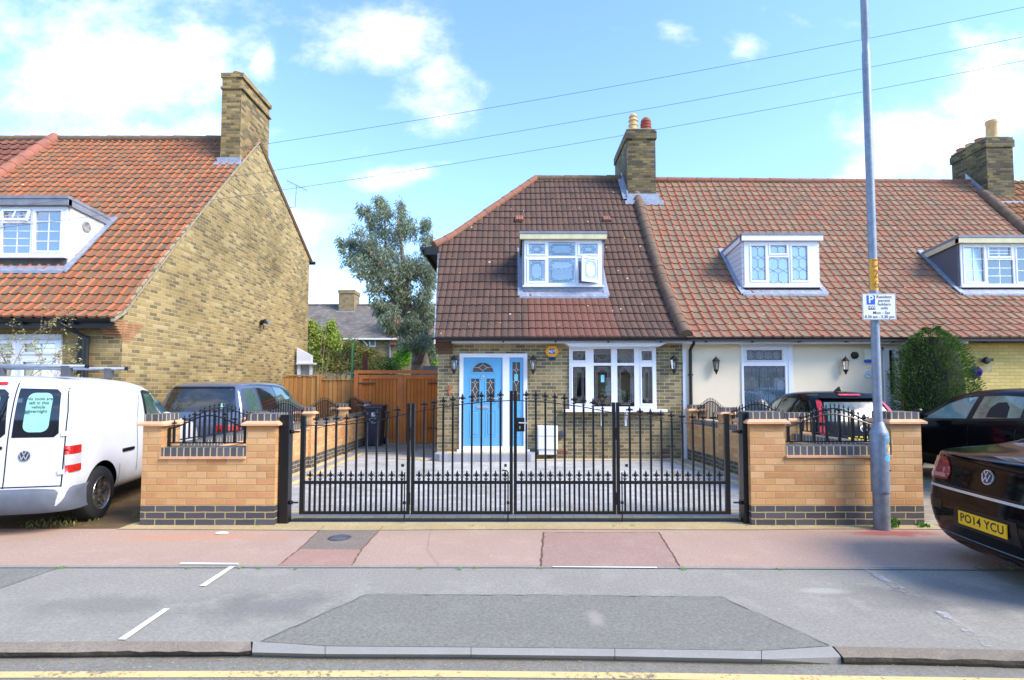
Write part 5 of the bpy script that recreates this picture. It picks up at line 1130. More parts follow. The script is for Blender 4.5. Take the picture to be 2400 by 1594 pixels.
MB().box(bx-.06,bx+.075,by-.0975,by-.0945,zA+.05,zB-.06)
curvedpatch(bx,by,.0932,-.55,.75,zA+.02,zB-.03).build('access_door',m_galv,lp,smooth=True)
m_blueold=wornpaint('blue_paint_trace',C(110,180,216),.44,.12); curvedpatch(bx,by,.0944,-.05,.80,zA+.35,zB-.04).build('paint_traces',m_blueold,lp,smooth=True)
sz=WY(2070,1053,by-.1).z; curvedpatch(bx,by,.0955,.30,.78,sz-.055,sz+.055).build('warning_sticker',m_gold,lp,smooth=True)
mb=MB(); V=[(-.004,.03),(.018,.0),(.004,.004),(.008,-.03),(-.018,.004),(-.003,.0)]; mb.poly([(bx+.0965*math.sin(.53+p[0]/.1),by-.0965*math.cos(.53+p[0]/.1)-.001,sz+p[1]) for p in V][::-1]); mb.build('sticker_mark',m_sign,lp)
for q in (.19,.62): z=zB-q*(zB-zA); MB().lathe([(.008,-.004),(.008,0)],(bx+.057,by-.076,z),8,'y').build('door_bolt',m_ink,lp)
zy0,zy1=WY(2065,681,by).z,WY(2065,608,by).z
curvedpatch(bx-.005,by,.0435,-1.6,1.6,zy0,zy1,16).build('number_band',m_gold,lp,smooth=True)
mb=MB()
for ch,zf in (('D',.84),('2',.5),('6',.17)): text_on_front(mb,ch,.125,bx-.004,by-.0475,zy0+(zy1-zy0)*zf)
mb.build('band_lettering',M('bronze_ink',C(120,90,30),.6),lp)
# sign plate
sg=thing('parking_sign','white resident parking sign clamped to the lamp post below its yellow band','sign',(bx,by-.05,WY(2060,718,by).z))
sx0,sx1,sz0,sz1=WY(2021,720,by-.07).x,WY(2100,720,by-.07).x,WY(2060,750,by-.07).z,WY(2060,688,by-.07).z; ys=by-.072; sw_=sx1-sx0; sh=sz1-sz0
MB().box(sx0,sx1,ys,ys+.003,sz0,sz1).build('plate',m_sign,sg)
mb=MB(); t_=.0035
for q in ((sx0+.004,sx1-.004,sz0+.004,sz0+.004+t_),(sx0+.004,sx1-.004,sz1-.004-t_,sz1-.004),(sx0+.004,sx0+.004+t_,sz0+.0076,sz1-.0076),(sx1-.004-t_,sx1-.004,sz0+.0076,sz1-.0076)): mb.box(q[0],q[1],ys-.0012,ys-.0002,q[2],q[3])
mb.build('border',m_ink,sg)
MB().box(bx-.05,bx+.05,by-.068,by+.05,sz0+.06,sz0+.085).box(bx-.05,bx+.05,by-.068,by+.05,sz1-.085,sz1-.06).build('clamps',m_galv,sg)
Sx=lambda f:sx0+sw_*f
Sz=lambda f:sz1-sh*f
MB().box(Sx(.13),Sx(.38),ys-.0015,ys-.0003,Sz(.42),Sz(.07)).build('blue_square',m_signblue,sg)
MB().box(Sx(.17),Sx(.38),ys-.0015,ys-.0003,Sz(.61),Sz(.47)).build('black_panel',m_ink,sg)
mb=MB(); text_on_front(mb,'P',sh*.40,Sx(.26),ys-.002,Sz(.235),bold=.002); text_on_front(mb,'HW',sh*.15,Sx(.275),ys-.002,Sz(.535),bold=.001); mb.build('white_lettering',m_sign,sg)
mb=MB()
for tx,fxx,fzz in (('Resident',.65,.13),('permit',.65,.27),('holders',.65,.41),('only',.65,.55),('Mon - Sat',.56,.73),('8.30 am - 5.30 pm',.5,.885)): text_on_front(mb,tx,sh*.155,Sx(fxx),ys-.002,Sz(fzz),space=1.05 if len(tx)<10 else .98,bold=.0004)
mb.build('lettering',m_ink,sg)
# weeds at its foot
m_weed=M('weed_leaf',C(92,150,40),.6,var=.25,scale=20); rnd=random.Random(9)
def tuft(name,label,cat,x,y,z,r,h,n,m,w=.016,kind=None):
    mb=MB()
    for i in range(n):
        a=rnd.uniform(0,2*PI); rr=r*rnd.random()**.5; px,py=x+rr*math.cos(a),y+rr*math.sin(a); b=rnd.uniform(0,2*PI); hh=h*rnd.uniform(.4,1); dx,dy=math.cos(b)*hh*.5,math.sin(b)*hh*.5; ww=w*rnd.uniform(.6,1.2); sx_,sy_=-math.sin(b)*ww,math.cos(b)*ww
        mb.add([(px,py,z),(px+dx*.5+sx_,py+dy*.5+sy_,z+hh*.6),(px+dx,py+dy,z+hh*.95),(px+dx*.5-sx_,py+dy*.5-sy_,z+hh*.6)],[(0,1,2,3)])
    return tag(mb.build(name,m),label,cat,kind=kind)
tuft('weed','leafy green weed growing at the foot of the lamp post','weed',bx+.14,6.13,0,.07,.14,60,m_weed)
tuft('weed','low scrap of green weed beside the right end of the front brick wall','weed',wx(2148),6.16,0,.06,.05,40,m_weed)
m_grass=M('grass_blade',C(110,128,58),.7,var=.25,scale=15,col2=C(140,130,80))
for i,(x,y,r,n) in enumerate(((-4.35,6.9,.35,500),(-4.5,7.8,.5,700),(-5.2,6.35,.35,160))): tuft('grass_patch','rough grass growing in the bare soil','grass',x,y,0,r,.06,n,m_grass,.005,kind='stuff')
for i in range(26):
    q=gp(rnd.uniform(0,2400),rnd.uniform(1332,1336)) if i<16 else gp(rnd.uniform(340,2160),1233)
    tag(tuft('grass_tuft','small tuft growing in the pavement joints','grass',q.x,q.y-.008,.0,.03,.022,14,m_weed,.004,kind='stuff'),kind='stuff')
lt=MB(); 
for i in range(170):
    p=gp(rnd.uniform(-200,2600),rnd.uniform(1546,1568),-.049); a=rnd.uniform(0,6); q=rnd.uniform(.006,.014); lt.poly([(p.x+q*math.cos(a+k*2.1),p.y+q*.6*math.sin(a+k*2.1),p.z+.002) for k in range(3)])
for i in range(30):
    p=gp(rnd.uniform(0,2400),rnd.uniform(1240,1500),.009); a=rnd.uniform(0,6); q=rnd.uniform(.004,.008); lt.poly([(p.x+q*math.cos(a+k*2.1),p.y+q*math.sin(a+k*2.1),p.z+.002) for k in range(3)])
tag(lt.build('leaf_litter',M('leaf_litter',C(180,166,120),.9,var=.3)),kind='stuff')
mb=MB(); p=gp(520,1251); mb.lathe([(.075,.003),(.06,.012),(.0,.018)],(p.x,p.y,0),9); o=mb.build('stone_chip',m_paint); o.scale=(1,.6,1); o.location=(0,p.y*.4,.004); tag(o,'flat pale lump of mortar lying on the red pavement before the left brick wall','rubble')
# ================================================================ VEHICLES
def paint(name,col,flake=.0,rough=.22,coat=1.0,dirt=.12,metal=0,low=.45,spec=.5):
    t=NT(name); tc=t.n('ShaderNodeTexCoord').outputs['Object']; n=t.noise(tc,2.2,6,.7); c=t.mix(t.rng(n,.4,.75,0,dirt),col,C(128,120,104))
    sp=t.n('ShaderNodeSeparateXYZ'); t.L.new(tc,sp.inputs[0]); c=t.mix(t.math('MULTIPLY',t.rng(sp.outputs[2],.25,.7,1,0),t.rng(n,.3,.6,.1*low,low)),c,C(110,104,92)); t.b.inputs['Specular IOR Level'].default_value=spec
    t.col(c); t.b.inputs['Roughness'].default_value=rough; t.b.inputs['Metallic'].default_value=metal; t.b.inputs['Coat Weight'].default_value=coat; t.b.inputs['Coat Roughness'].default_value=.04
    return t.m
m_vanw=paint('van_white_paint',C(218,219,222),rough=.35,coat=.5); m_blkcar=paint('black_car_paint',C(9,10,13),dirt=.02,low=.05,coat=0,spec=.22,rough=.14); m_blkcar2=paint('black_saloon_paint',C(6,7,12),dirt=.01,rough=.08,low=.0,coat=0,spec=.22)
m_bluecar=paint('steel_blue_car_paint',C(92,104,126),metal=.3,dirt=.06); m_cglass=M('car_glass',C(26,32,34),.04,var=.2,scale=2,coat=1,spec=.8); m_cglassg=M('car_glass_green',C(74,104,98),.04,var=.15,scale=2,coat=1,spec=.8)
m_tyre=M('tyre_rubber',C(30,30,31),.85,var=.2,bump=.3,bscale=60); m_trim=M('grey_bumper_plastic',C(92,98,108),.6,var=.1,scale=8); m_btrim=M('black_trim',C(16,16,18),.35)
m_lamp=M('red_lamp_lens',C(196,26,22),.12,var=.15,scale=18,coat=1); m_lampw=M('clear_lamp_lens',C(198,196,200),.12,var=.1,scale=40,coat=1); m_lampd=M('dark_red_lamp',C(150,22,22),.1,var=.3,scale=24,coat=1)
m_plate=M('yellow_number_plate',C(240,184,30),.4,var=.03); m_plate2=M('yellow_number_plate_old',C(226,196,50),.4,var=.05); m_mint=M('mint_blind',C(150,208,192),.4,var=.06,scale=3); m_alloy=M('alloy',C(176,168,160),.25,.9,var=.1)
def loft(stations,sub=2,cutters=(),mats=None,name='body',parent=None,wellm=None):
    """stations: list of half sections, each a list of (x,y,z) from bottom centre to top centre (y>=0). Mirrored, capped, subdivided, wheel arches cut."""
    n=len(stations[0]); V=[];Fc=[]
    for st in stations:
        V+= [(x,y,z) for x,y,z in st]+[(x,-y,z) for x,y,z in st[1:-1]][::-1]
    m_=2*n-2
    for i in range(len(stations)-1):
        for k in range(m_): k2=(k+1)%m_; Fc.append((i*m_+k,i*m_+k2,(i+1)*m_+k2,(i+1)*m_+k))
    def cap(b,fl):
        out=[]
        for k in range(n-1):
            a,c=k,k+1; a2,c2=(-k)%m_,(-(k+1))%m_
            q=[b+a,b+c,b+c2,b+a2]; q=[x for i,x in enumerate(q) if x not in q[:i]]
            out.append(tuple(q[::-1] if fl else q))
        return out
    Fc+=cap(0,False)+cap((len(stations)-1)*m_,True)
    me=bpy.data.meshes.new('tmp'); me.from_pydata(V,[],Fc); me.update()
    bm=bmesh.new(); bm.from_mesh(me); bmesh.ops.recalc_face_normals(bm,faces=bm.faces); bm.to_mesh(me); bm.free()
    o=bpy.data.objects.new('tmp',me); COL.objects.link(o)
    s=o.modifiers.new('s','SUBSURF'); s.levels=sub; s.render_levels=sub
    cs=[]
    for (cx,cz,r,yy0,yy1) in cutters:
        cm=MB(); cm.lathe([(r,yy0),(r,yy1)],(cx,0,cz),40,'y'); c=cm.build('cut',wellm); cb=bmesh.new(); cb.from_mesh(c.data); bmesh.ops.recalc_face_normals(cb,faces=cb.faces); cb.to_mesh(c.data); cb.free()
        b=o.modifiers.new('b','BOOLEAN'); b.object=c; b.operation='DIFFERENCE'; b.solver='EXACT'; b.material_mode='TRANSFER' if hasattr(b,'material_mode') else b.material_mode; cs.append(c)
    me.materials.append(mats)
    dg=bpy.context.evaluated_depsgraph_get(); dg.update(); nm=bpy.data.meshes.new_from_object(o.evaluated_get(dg)); nm.name=name
    bpy.data.objects.remove(o)
    for c in cs: bpy.data.objects.remove(c)
    for p in nm.polygons: p.use_smooth=True
    nm.set_sharp_from_angle(angle=R(38))
    b=bpy.data.objects.new(name,nm); COL.objects.link(b)
    if parent: b.parent=parent
    bm=bmesh.new(); bm.from_mesh(nm); bvh=BVHTree.FromBMesh(bm); bm.free()
    return b,bvh
class Decal:
    def __init__(s,bvh,ang): s.b=bvh; s.D=Vector((math.cos(ang),math.sin(ang),0)); s.A=Vector((s.D.y,-s.D.x,0))
    def hit(s,a,z,off):
        o=s.A*a+Vector((0,0,z))-s.D*8; h=s.b.ray_cast(o,s.D,20)
        if h[0] is None: h=s.b.find_nearest(s.A*a+Vector((0,0,z))-s.D*2.5)
        n=h[1]; 
        if n.dot(s.D)>0: n=-n
        return h[0]+n*off
    def patch(s,pts,name,m,parent,off=.004,res=.05,skirt=.012,holes=None):
        P=[Vector(p) for p in pts]; B=[]
        for a,b in zip(P,P[1:]+P[:1]):
            k=max(1,int((b-a).length/res)); B+=[a.lerp(b,i/k) for i in range(k)]
        xs=[p.x for p in B]; ys=[p.y for p in B]; I=[]
        def inside(q):
            c=False
            for a,b in zip(B,B[1:]+B[:1]):
                if (a.y>q.y)!=(b.y>q.y) and q.x<(b.x-a.x)*(q.y-a.y)/(b.y-a.y)+a.x: c=not c
            return c
        x=min(xs)
        while x<max(xs):
            y=min(ys)
            while y<max(ys):
                q=Vector((x,y)); 
                if inside(q) and min((q-b).length for b in B)>res*.45: I.append(q)
                y+=res
            x+=res
        nB=len(B); r=delaunay_2d_cdt([Vector((p.x,p.y)) for p in B]+I,[(i,(i+1)%nB) for i in range(nB)],[],1,1e-5)
        mb=MB(); 
        for v in r[0]: mb.v.append(tuple(s.hit(v.x,v.y,off)))
        mb.f=[tuple(f) for f in r[2]]
        base=len(mb.v)
        for p in B: mb.v.append(tuple(s.hit(p.x,p.y,-skirt)))
        idx={}
        for i,v in enumerate(r[0]): idx[(round(v.x,4),round(v.y,4))]=i
        for i in range(nB):
            j=(i+1)%nB; a=idx.get((round(B[i].x,4),round(B[i].y,4))); b=idx.get((round(B[j].x,4),round(B[j].y,4)))
            if a is not None and b is not None: mb.f.append((a,base+i,base+j,b))
        return mb.build(name,m,parent,smooth=True,autosmooth=40)
    def strip(s,pts,w,name,m,parent,off=.003,res=.04):
        mb=MB(); P=[Vector(p) for p in pts]; Q=[]
        for a,b in zip(P,P[1:]):
            k=max(1,int((b-a).length/res)); Q+=[a.lerp(b,i/k) for i in range(k)]
        Q.append(P[-1])
        for i,q in enumerate(Q):
            t=(Q[min(i+1,len(Q)-1)]-Q[max(i-1,0)]).normalized(); n=Vector((-t.y,t.x))*w/2
            mb.v+= [tuple(s.hit(q.x-n.x,q.y-n.y,off)),tuple(s.hit(q.x+n.x,q.y+n.y,off))]
        for i in range(len(Q)-1): mb.f.append((2*i,2*i+1,2*i+3,2*i+2))
        return mb.build(name,m,parent,smooth=True)
    def text(s,txt,size,a,z,name,m,parent,off=.006,**k):
        V,Fc=textmb(txt,size,**k); mb=MB(); mb.v=[tuple(s.hit(a+v[0],z+v[1],off)) for v in V]; mb.f=[tuple(f) for f in Fc]; return mb.build(name,m,parent)
def rrect(x0,x1,z0,z1,r,n=5):
    P=[]
    for cx,cz,a0 in ((x1-r,z0+r,-90),(x1-r,z1-r,0),(x0+r,z1-r,90),(x0+r,z0+r,180)):
        for i in range(n+1): a=R(a0+90*i/n); P.append((cx+r*math.cos(a),cz+r*math.sin(a)))
    return P
def circ(x,z,r,n=24): return [(x+r*math.cos(2*PI*i/n),z+r*math.sin(2*PI*i/n)) for i in range(n)]
def wheel(parent,x,y,r,w,spokes=5,m=m_alloy,side=1,rim=.64):
    """tyre lathe around the y axis; side = outward direction"""
    t=MB().lathe([(r*.60,-w/2),(r*.72,-w/2-.004),(r*.93,-w/2+.006),(r*.985,-w/2+.03),(r,-w/4),(r,w/4),(r*.985,w/2-.03),(r*.93,w/2-.006),(r*.72,w/2+.004),(r*.60,w/2)],(0,0,0),40,'y',cap=False); t.xf(Matrix.Translation((x,y,r))); tw=t.build('wheel',m_tyre,parent,smooth=True,autosmooth=50)
    g=MB(); n=40; R1,R2=r*rim,r*(rim-.045); yo=side*(w/2+.004)
    def ring(ra,rb,ya,yb):
        b=len(g.v)
        for i in range(n): a=2*PI*i/n; g.v+=[(ra*math.cos(a),ya,ra*math.sin(a)),(rb*math.cos(a),yb,rb*math.sin(a))]
        for i in range(n): j=(i+1)%n; q=(b+2*i,b+2*j,b+2*j+1,b+2*i+1); g.f.append(q if side<0 else q[::-1])
    ring(R1,R1*.97,yo-side*.01,yo); ring(R1*.97,R2,yo,yo-side*.01); ring(R2,R2*.96,yo-side*.01,yo-side*.09)
    for k in range(spokes):
        a=2*PI*k/spokes+.3; d=Vector((math.cos(a),0,math.sin(a))); pth=Vector((-math.sin(a),0,math.cos(a)))
        for s2 in (-1,1): g.obox(d*(r*.35)+pth*s2*r*.035+Vector((0,yo-side*.035,0)),(d,pth,Vector((0,1,0))),r*.25,r*.022,.012)
    g.lathe([(r*.13,-.02),(r*.13,.0),(r*.06,.012)] if side>0 else [(r*.06,-.012),(r*.13,.0),(r*.13,.02)],(0,yo-side*.03,0),16,'y')
    g.xf(Matrix.Translation((x,y,r))); g.build('rim',m,tw,smooth=True,autosmooth=30)
    d=MB().lathe([(r*.62,-.01),(r*.62,.01)],(0,yo-side*.10,0),30,'y'); d.xf(Matrix.Translation((x,y,r))); d.build('brake_drum',m_btrim,tw)
def vwbadge(D,a,z,r,parent,lift=.01):
    D.patch(circ(a,z,r),'badge',m_chrome,parent,off=lift,res=.04,skirt=0); 
    D.patch(circ(a,z,r*.86),'badge_field',M('badge_dark',C(70,76,90),.3),parent,off=lift+.003,res=.04,skirt=-lift)
    mb=MB()
    def st(p,q,w=.13):
        p,q=Vector(p),Vector(q); t=(q-p).normalized(); n=Vector((-t.y,t.x))*w/2; P=[D.hit(a+r*v.x,z+r*v.y,lift+.012) for v in (p-n,q-n,q+n,p+n)]; mb.poly(P)
    for p,q in (((-.33,.80),(0,.12)),((.33,.80),(0,.12)),((-.70,.42),(-.33,-.62)),((-.33,-.62),(0,.02)),((0,.02),(.33,-.62)),((.33,-.62),(.70,.42))): st(p,q)
    mb.build('badge_emblem',M('bright_badge',C(214,216,222),.3,.4,var=.02),parent)
def section(x,wb,wt,zb,zs,zt,rx=None,fx_=None,topr=.12,lean=0,bul=1.0):
    """half section: sill, flank, shoulder at zs, glass lean to roof zt. rx(z) offsets x for end profiles"""
    pts=[(0,zb),(wb*.80,zb),(wb*.97,zb+.07),(wb,zb+(zs-zb)*.45),(wb*.985,zs),(wt+(wb-wt)*.12,zs+(zt-zs)*.70),(wt*.93,zt-topr*.28),(wt*.55,zt-.01),(0,zt)]
    return [(x+(rx(z) if rx else 0),y,z) for y,z in pts]
def lerpf(T):
    def f(z):
        for (a,b),(c,d) in zip(T,T[1:]):
            if z<=c: return b+(d-b)*max(0,(z-a))/(c-a)
        return T[-1][1]
    return f
# ---- white van
van=thing('white_van','white panel van with roof bars and mint blinds in its rear windows','van',(0,0,0))
rp=lerpf([(.2,.03),(.32,0),(.46,.0),(.52,.05),(1.0,.07),(1.5,.16),(1.66,.26)]); fp=lerpf([(.2,0),(.7,0),(.95,-.12),(1.2,-.4)])
S=[]
vz=[(0.0,.83,.79,1.62),(.03,.85,.81,1.65),(.12,.86,.815,1.675),(.7,.86,.815,1.69),(1.25,.86,.81,1.69),(1.75,.86,.80,1.665),(2.1,.86,.775,1.62),(2.45,.86,.73,1.52),(2.9,.855,.66,1.30),(3.2,.85,.66,1.10),(3.7,.84,.70,1.03),(4.02,.80,.64,.95),(4.14,.72,.55,.86)]
for i,(x,wb,wt,zt) in enumerate(vz):
    k=max(0,1-x/.9); S.append(section(x,wb,wt,.24,min(1.0,zt-.06),zt,rx=(lambda z,k=k:rp(z)*k) if k>0 else None,topr=.16))
vb,bv=loft(S,2,[(.76,.31,.375,-1,-.62),(3.2,.31,.375,-1,-.62),(.76,.31,.375,.62,1),(3.2,.31,.375,.62,1)],m_vanw,'body',van,m_btrim)
Dr=Decal(bv,0); Ds=Decal(bv,PI/2); Dc=Decal(bv,R(58))
# split of the rear doors is off centre, towards the right
def bumper():
    mb=MB(); n=30; P=[]
    for i in range(n+1):
        f=-1+2*i/n; sn=math.sin(f*PI/2); y=.885*math.copysign(abs(sn)**.45,sn); x=-.045+.41*(1-max(0,math.cos(f*PI/2))**.55); P.append((x,y))
    rows=[(.235,.05),(.27,.015),(.34,.0),(.44,.0),(.475,.02),(.49,.07)]
    for z,ins in rows:
        for (x,y) in P: mb.v.append((x+ins,y*(1-ins*.1),z))
    for r_ in range(len(rows)-1):
        for i in range(n): a=r_*(n+1)+i; mb.f.append((a,a+n+1,a+n+2,a+1))
    b=MB(); return mb
bumper().build('rear_bumper',m_trim,van,smooth=True)
vs=.28
Dr.strip([(vs,.50),(vs,1.62)],.012,'door_gap',m_btrim,van,.002)
Dr.strip([(.80,.50),(.80,.95),(.79,1.3),(.745,1.62)],.012,'door_gap',m_btrim,van,.002); Dr.strip([(-.8,.51),(.80,.51)],.012,'door_gap',m_btrim,van,.002)
for a0,a1 in ((vs+.03,.735),(-.70,vs-.03)):
    w=Dr.patch([(a0,1.02),(a1-.04,1.02),(a1,1.06),(a1-.035,1.49),(a1-.08,1.53),(a0,1.54)],'rear_window',M('van_rear_glass',C(22,26,32),.05,coat=1),van,off=.004,res=.06)
    Dr.patch(rrect(a0+.09,a1-.10,1.075,1.49,.07),'window_blind',m_mint,w,off=.0065,res=.06,skirt=0)
Dr.text('No tools are\nleft in this\nvehicle\novernight',.046,(vs+.03+.735)/2-.005,1.36,'lettering',M('grey_ink',C(70,90,90),.6),van,off=.0095,bold=.0006,line=.95)
vwbadge(Dr,vs+.17,.83,.058,van)
Dr.patch(rrect(-.05,vs-.10,1.575,1.605,.01),'brake_light',m_lamp,van,off=.012,res=.06)
Dr.patch(rrect(-.10,vs-.04,.895,.935,.018),'door_handle',m_btrim,van,off=.02)
Dr.patch(rrect(-.45,.10,.70,.83,.01),'number_plate',m_plate,van,off=.006)
for z in (1.03,.63): Dr.patch(rrect(.765,.82,z,z+.05,.006),'hinge',m_vanw,van,off=.02,res=.02)
Dr.strip([(.15,1.12),(.235,1.45)],.018,'wiper',m_btrim,van,.025)
for sgn in (1,):
    for z0_,z1_,mm,nm in ((.645,.72,m_lamp,'lamp_lower'),(.722,.832,m_lampw,'lamp_middle'),(.834,.925,m_lamp,'lamp_upper')):
        aA=.50; aB=.69
        Dc.patch(rrect(aA,aB,z0_,z1_,.008),'tail_light' if nm!='lamp_middle' else 'reverse_light',mm,van,off=.014,res=.03,skirt=.03)
sw=Ds.patch([(1.86,1.02),(1.80,1.49),(1.88,1.515),(2.2,1.485),(2.48,1.41),(2.74,1.28),(2.92,1.08),(2.92,1.0),(2.4,.985)],'side_window_trim',m_btrim,van,off=.004,res=.07)
Ds.patch([(1.92,1.04),(1.87,1.46),(2.2,1.445),(2.45,1.375),(2.68,1.26),(2.80,1.12),(2.78,1.03)],'side_window',m_cglassg,sw,off=.0075,res=.07,skirt=0)
Ds.strip([(1.60,.45),(1.60,1.1),(1.72,1.5)],.010,'door_gap',m_btrim,van,.002); Ds.patch(rrect(1.20,1.5,.735,.775,.02),'rubbing_strip',m_btrim,van,off=.015)
Ds.strip([(1.15,.60),(1.17,.33)],.008,'sill_gap',m_btrim,van,.002)
wheel(van,.76,-.755,.31,.19,5,side=-1); wheel(van,3.2,-.755,.31,.19,5,side=-1); wheel(van,.76,.755,.31,.19,5,side=1)
for x in (.45,1.35):
    b=MB().tube([(x,-.80,1.79),(x,.80,1.79)],.022,10).build('roof_bar',m_galv,van,smooth=True)
    for y in (-.80,.80): MB().lathe([(.026,-.012),(.026,.012)],(x,y,1.79),10,'y').build('bar_cap',m_btrim,b)
    for y in (-.60,.60): MB().obox((x,y,1.735),(Vector((1,0,0)),Vector((0,1,0)),Vector((0,0,1))),.05,.035,.06).build('bar_foot',M('bar_foot',C(84,86,92),.5),b)
MB().tube([(1.95,-.86,1.08),(1.95,-.98,1.1)],.03,8).lathe([(.02,0),(.09,.01),(.10,.08),(.07,.12)],(1.98,-1.02,1.1),12,'x').build('wing_mirror',m_vanw,van,smooth=True)
va=R(90+11.5); van.rotation_euler=(0,0,va)
hd=Vector((math.cos(va),math.sin(va),0)); rt_=Vector((hd.y,-hd.x,0)); corner=Vector((-4.74,5.80,0)); van.location=corner-rt_*.86
# ---- blue grey estate / 4x4
suv=thing('grey_blue_car','steel blue off road estate car parked beside the yellow gable wall','car',(0,0,0))
rp2=lerpf([(.25,.0),(.7,-.03),(1.05,.0),(1.62,.20)]); S=[]
for x,wb,wt,zt in [(0,.80,.64,1.56),(.06,.85,.68,1.62),(.35,.87,.70,1.66),(1.0,.875,.71,1.68),(1.8,.875,.71,1.67),(2.35,.875,.70,1.63),(2.75,.875,.66,1.45),(3.2,.87,.66,1.12),(3.5,.86,.7,1.05),(4.0,.84,.68,1.0),(4.3,.78,.6,.92)]:
    k=max(0,1-x/.8); S.append(section(x,wb,wt,.30,1.02 if zt>1.12 else zt-.08,zt,rx=(lambda z,k=k:rp2(z)*k) if k>0 else None,topr=.10))
sb,bv=loft(S,2,[(.85,.36,.42,-1,-.65),(3.45,.36,.42,-1,-.65)],m_bluecar,'body',suv,m_btrim)
Dr=Decal(bv,0); Ds=Decal(bv,PI/2); Dc=Decal(bv,R(50))
Dr.patch([(-.70,1.08),(.70,1.08),(.60,1.50),(.56,1.55),(-.56,1.55),(-.60,1.50)],'rear_window',m_cglass,suv,off=.004,res=.08); Dr.patch([(-.60,1.515),(.60,1.515),(.56,1.555),(-.56,1.555)],'spoiler_shadow',m_btrim,suv,off=.009)
Dr.patch(rrect(.40,.46,1.14,1.24,.01),'sticker',m_mint,suv,off=.007)
Dr.patch(rrect(.36,.80,.72,.84,.02),'tail_light',m_lamp,suv,off=.012); Dr.patch(rrect(-.80,-.36,.72,.84,.02),'tail_light',m_lamp,suv,off=.012)
for P_ in ([(.28,1.08),(.34,1.48),(.62,1.52),(.74,1.08)],[(.86,1.08),(.80,1.53),(1.45,1.55),(1.60,1.08)],[(1.70,1.08),(1.56,1.55),(2.1,1.52),(2.55,1.33),(2.80,1.10)]): Ds.patch(P_,'side_window',m_cglassg if P_[0][0]<.5 or P_[0][0]>1.6 else m_cglass,suv,off=.004,res=.08)
for P_ in ([(.80,.5),(.83,1.06),(.75,1.56)],[(1.65,.5),(1.65,1.06),(1.50,1.58)]): Ds.strip(P_,.012,'door_gap',m_btrim,suv,.002)
wheel(suv,.85,-.77,.36,.22,5,side=-1); wheel(suv,3.45,-.77,.36,.22,5,side=-1)
a_=R(90); suv.rotation_euler=(0,0,a_); suv.location=(-5.10-.87,10.3,0)
# ---- hatchback builder for the two black hatches
def hatch(label,name,L_=3.95,wb=.86,wt=.60,zt=1.44,full=False,belt=.92):
    c=thing(name,label,'car',(0,0,0)); k_=L_/4.1
    rp3=lerpf([(.22,.05),(.45,-.02),(.62,-.02),(.9,.04),(1.35,.40),(1.44,.50)]); S=[]
    for x,a,b,z in [(0,.74,.50,1.30),(.05,.80,.55,1.36),(.30,.855,.585,1.405),(.8,.87,.60,1.43),(1.4,.875,.61,1.44),(2.0,.875,.60,1.42),(2.45,.87,.57,1.33),(2.9,.865,.56,1.12),(3.2,.86,.6,.96),(3.55,.84,.62,.90),(3.85,.80,.58,.80),(4.05,.68,.45,.66)]:
        kk=max(0,1-x/1.1); S.append(section(x*k_,a*wb/.875,b,.20,min(belt,z-.06),z*zt/1.44,rx=(lambda z,kk=kk:rp3(z)*kk) if kk>0 else None,topr=.12))
    b,bv=loft(S,2,[(.72*k_,.31,.37,-1,-.62),(3.25*k_,.31,.37,-1,-.62),(.72*k_,.31,.37,.62,1),(3.25*k_,.31,.37,.62,1)],m_blkcar,'body',c,m_btrim)
    for y,s in ((-.755,-1),(.755,1)):
        for x in (.72,3.25): wheel(c,x*k_,y,.31,.19,5,side=s)
    return c,bv,k_
h1,bv,k_=hatch('black small hatchback parked on the cream house drive behind the right wall','black_hatchback',3.2,zt=1.49,wb=.78)
Dr=Decal(bv,0); Ds=Decal(bv,-PI/2); Dc=Decal(bv,R(-52)); Dc2=Decal(bv,R(52))
Dr.patch([(-.50,1.0),(.50,1.0),(.55,1.04),(.45,1.30),(-.45,1.30),(-.55,1.04)],'rear_window',M('silvery_car_glass',C(84,98,102),.10,var=.2,scale=3,coat=0),h1,off=.005,res=.07)
Dr.patch([(-.50,1.335),(.50,1.335),(.46,1.40),(-.46,1.40)],'spoiler',m_blkcar,h1,off=.05,res=.07,skirt=.0); Dr.patch(rrect(-.18,.18,1.365,1.39,.01),'brake_light',m_lamp,h1,off=.058,skirt=-.04)
for q in (-1,1):
    D_=Dr; P_=[(q*.58,.98),(q*.66,.98),(q*.54,1.33),(q*.48,1.33)]; P_=P_ if q>0 else P_[::-1]; D_.patch(P_,'tail_light',m_lamp,h1,off=.012,res=.04); D_.patch(rrect(min(q*.56,q*.68),max(q*.56,q*.68),.80,.93,.02),'lower_light',m_lamp,h1,off=.010)
Dr.patch(rrect(-.27,.27,.66,.775,.008),'number_plate',m_plate2,h1,off=.012,res=.1); Dr.text('EK63 ADF',.085,0,.718,'plate_lettering',m_ink,h1,off=.016,bold=.001,space=1.1)
Dr.patch(circ(0,.885,.05),'badge',m_chrome,h1,off=.012,res=.04); Dr.patch(circ(0,.885,.038),'badge_field',m_btrim,h1,off=.015,res=.04,skirt=-.01)
mb=MB()
for s in (-1,1): mb.poly([Dr.hit(v[0],.885+v[1],.018) for v in ((s*.014-.005,-.024),(s*.014+.005,-.024),(s*.018+.005,.024),(s*.018-.005,.024))])
mb.poly([Dr.hit(v[0],.885+v[1],.0185) for v in ((-.014,-.005),(.014,-.005),(.014,.005),(-.014,.005))]); mb.build('badge_emblem',m_chrome,h1)
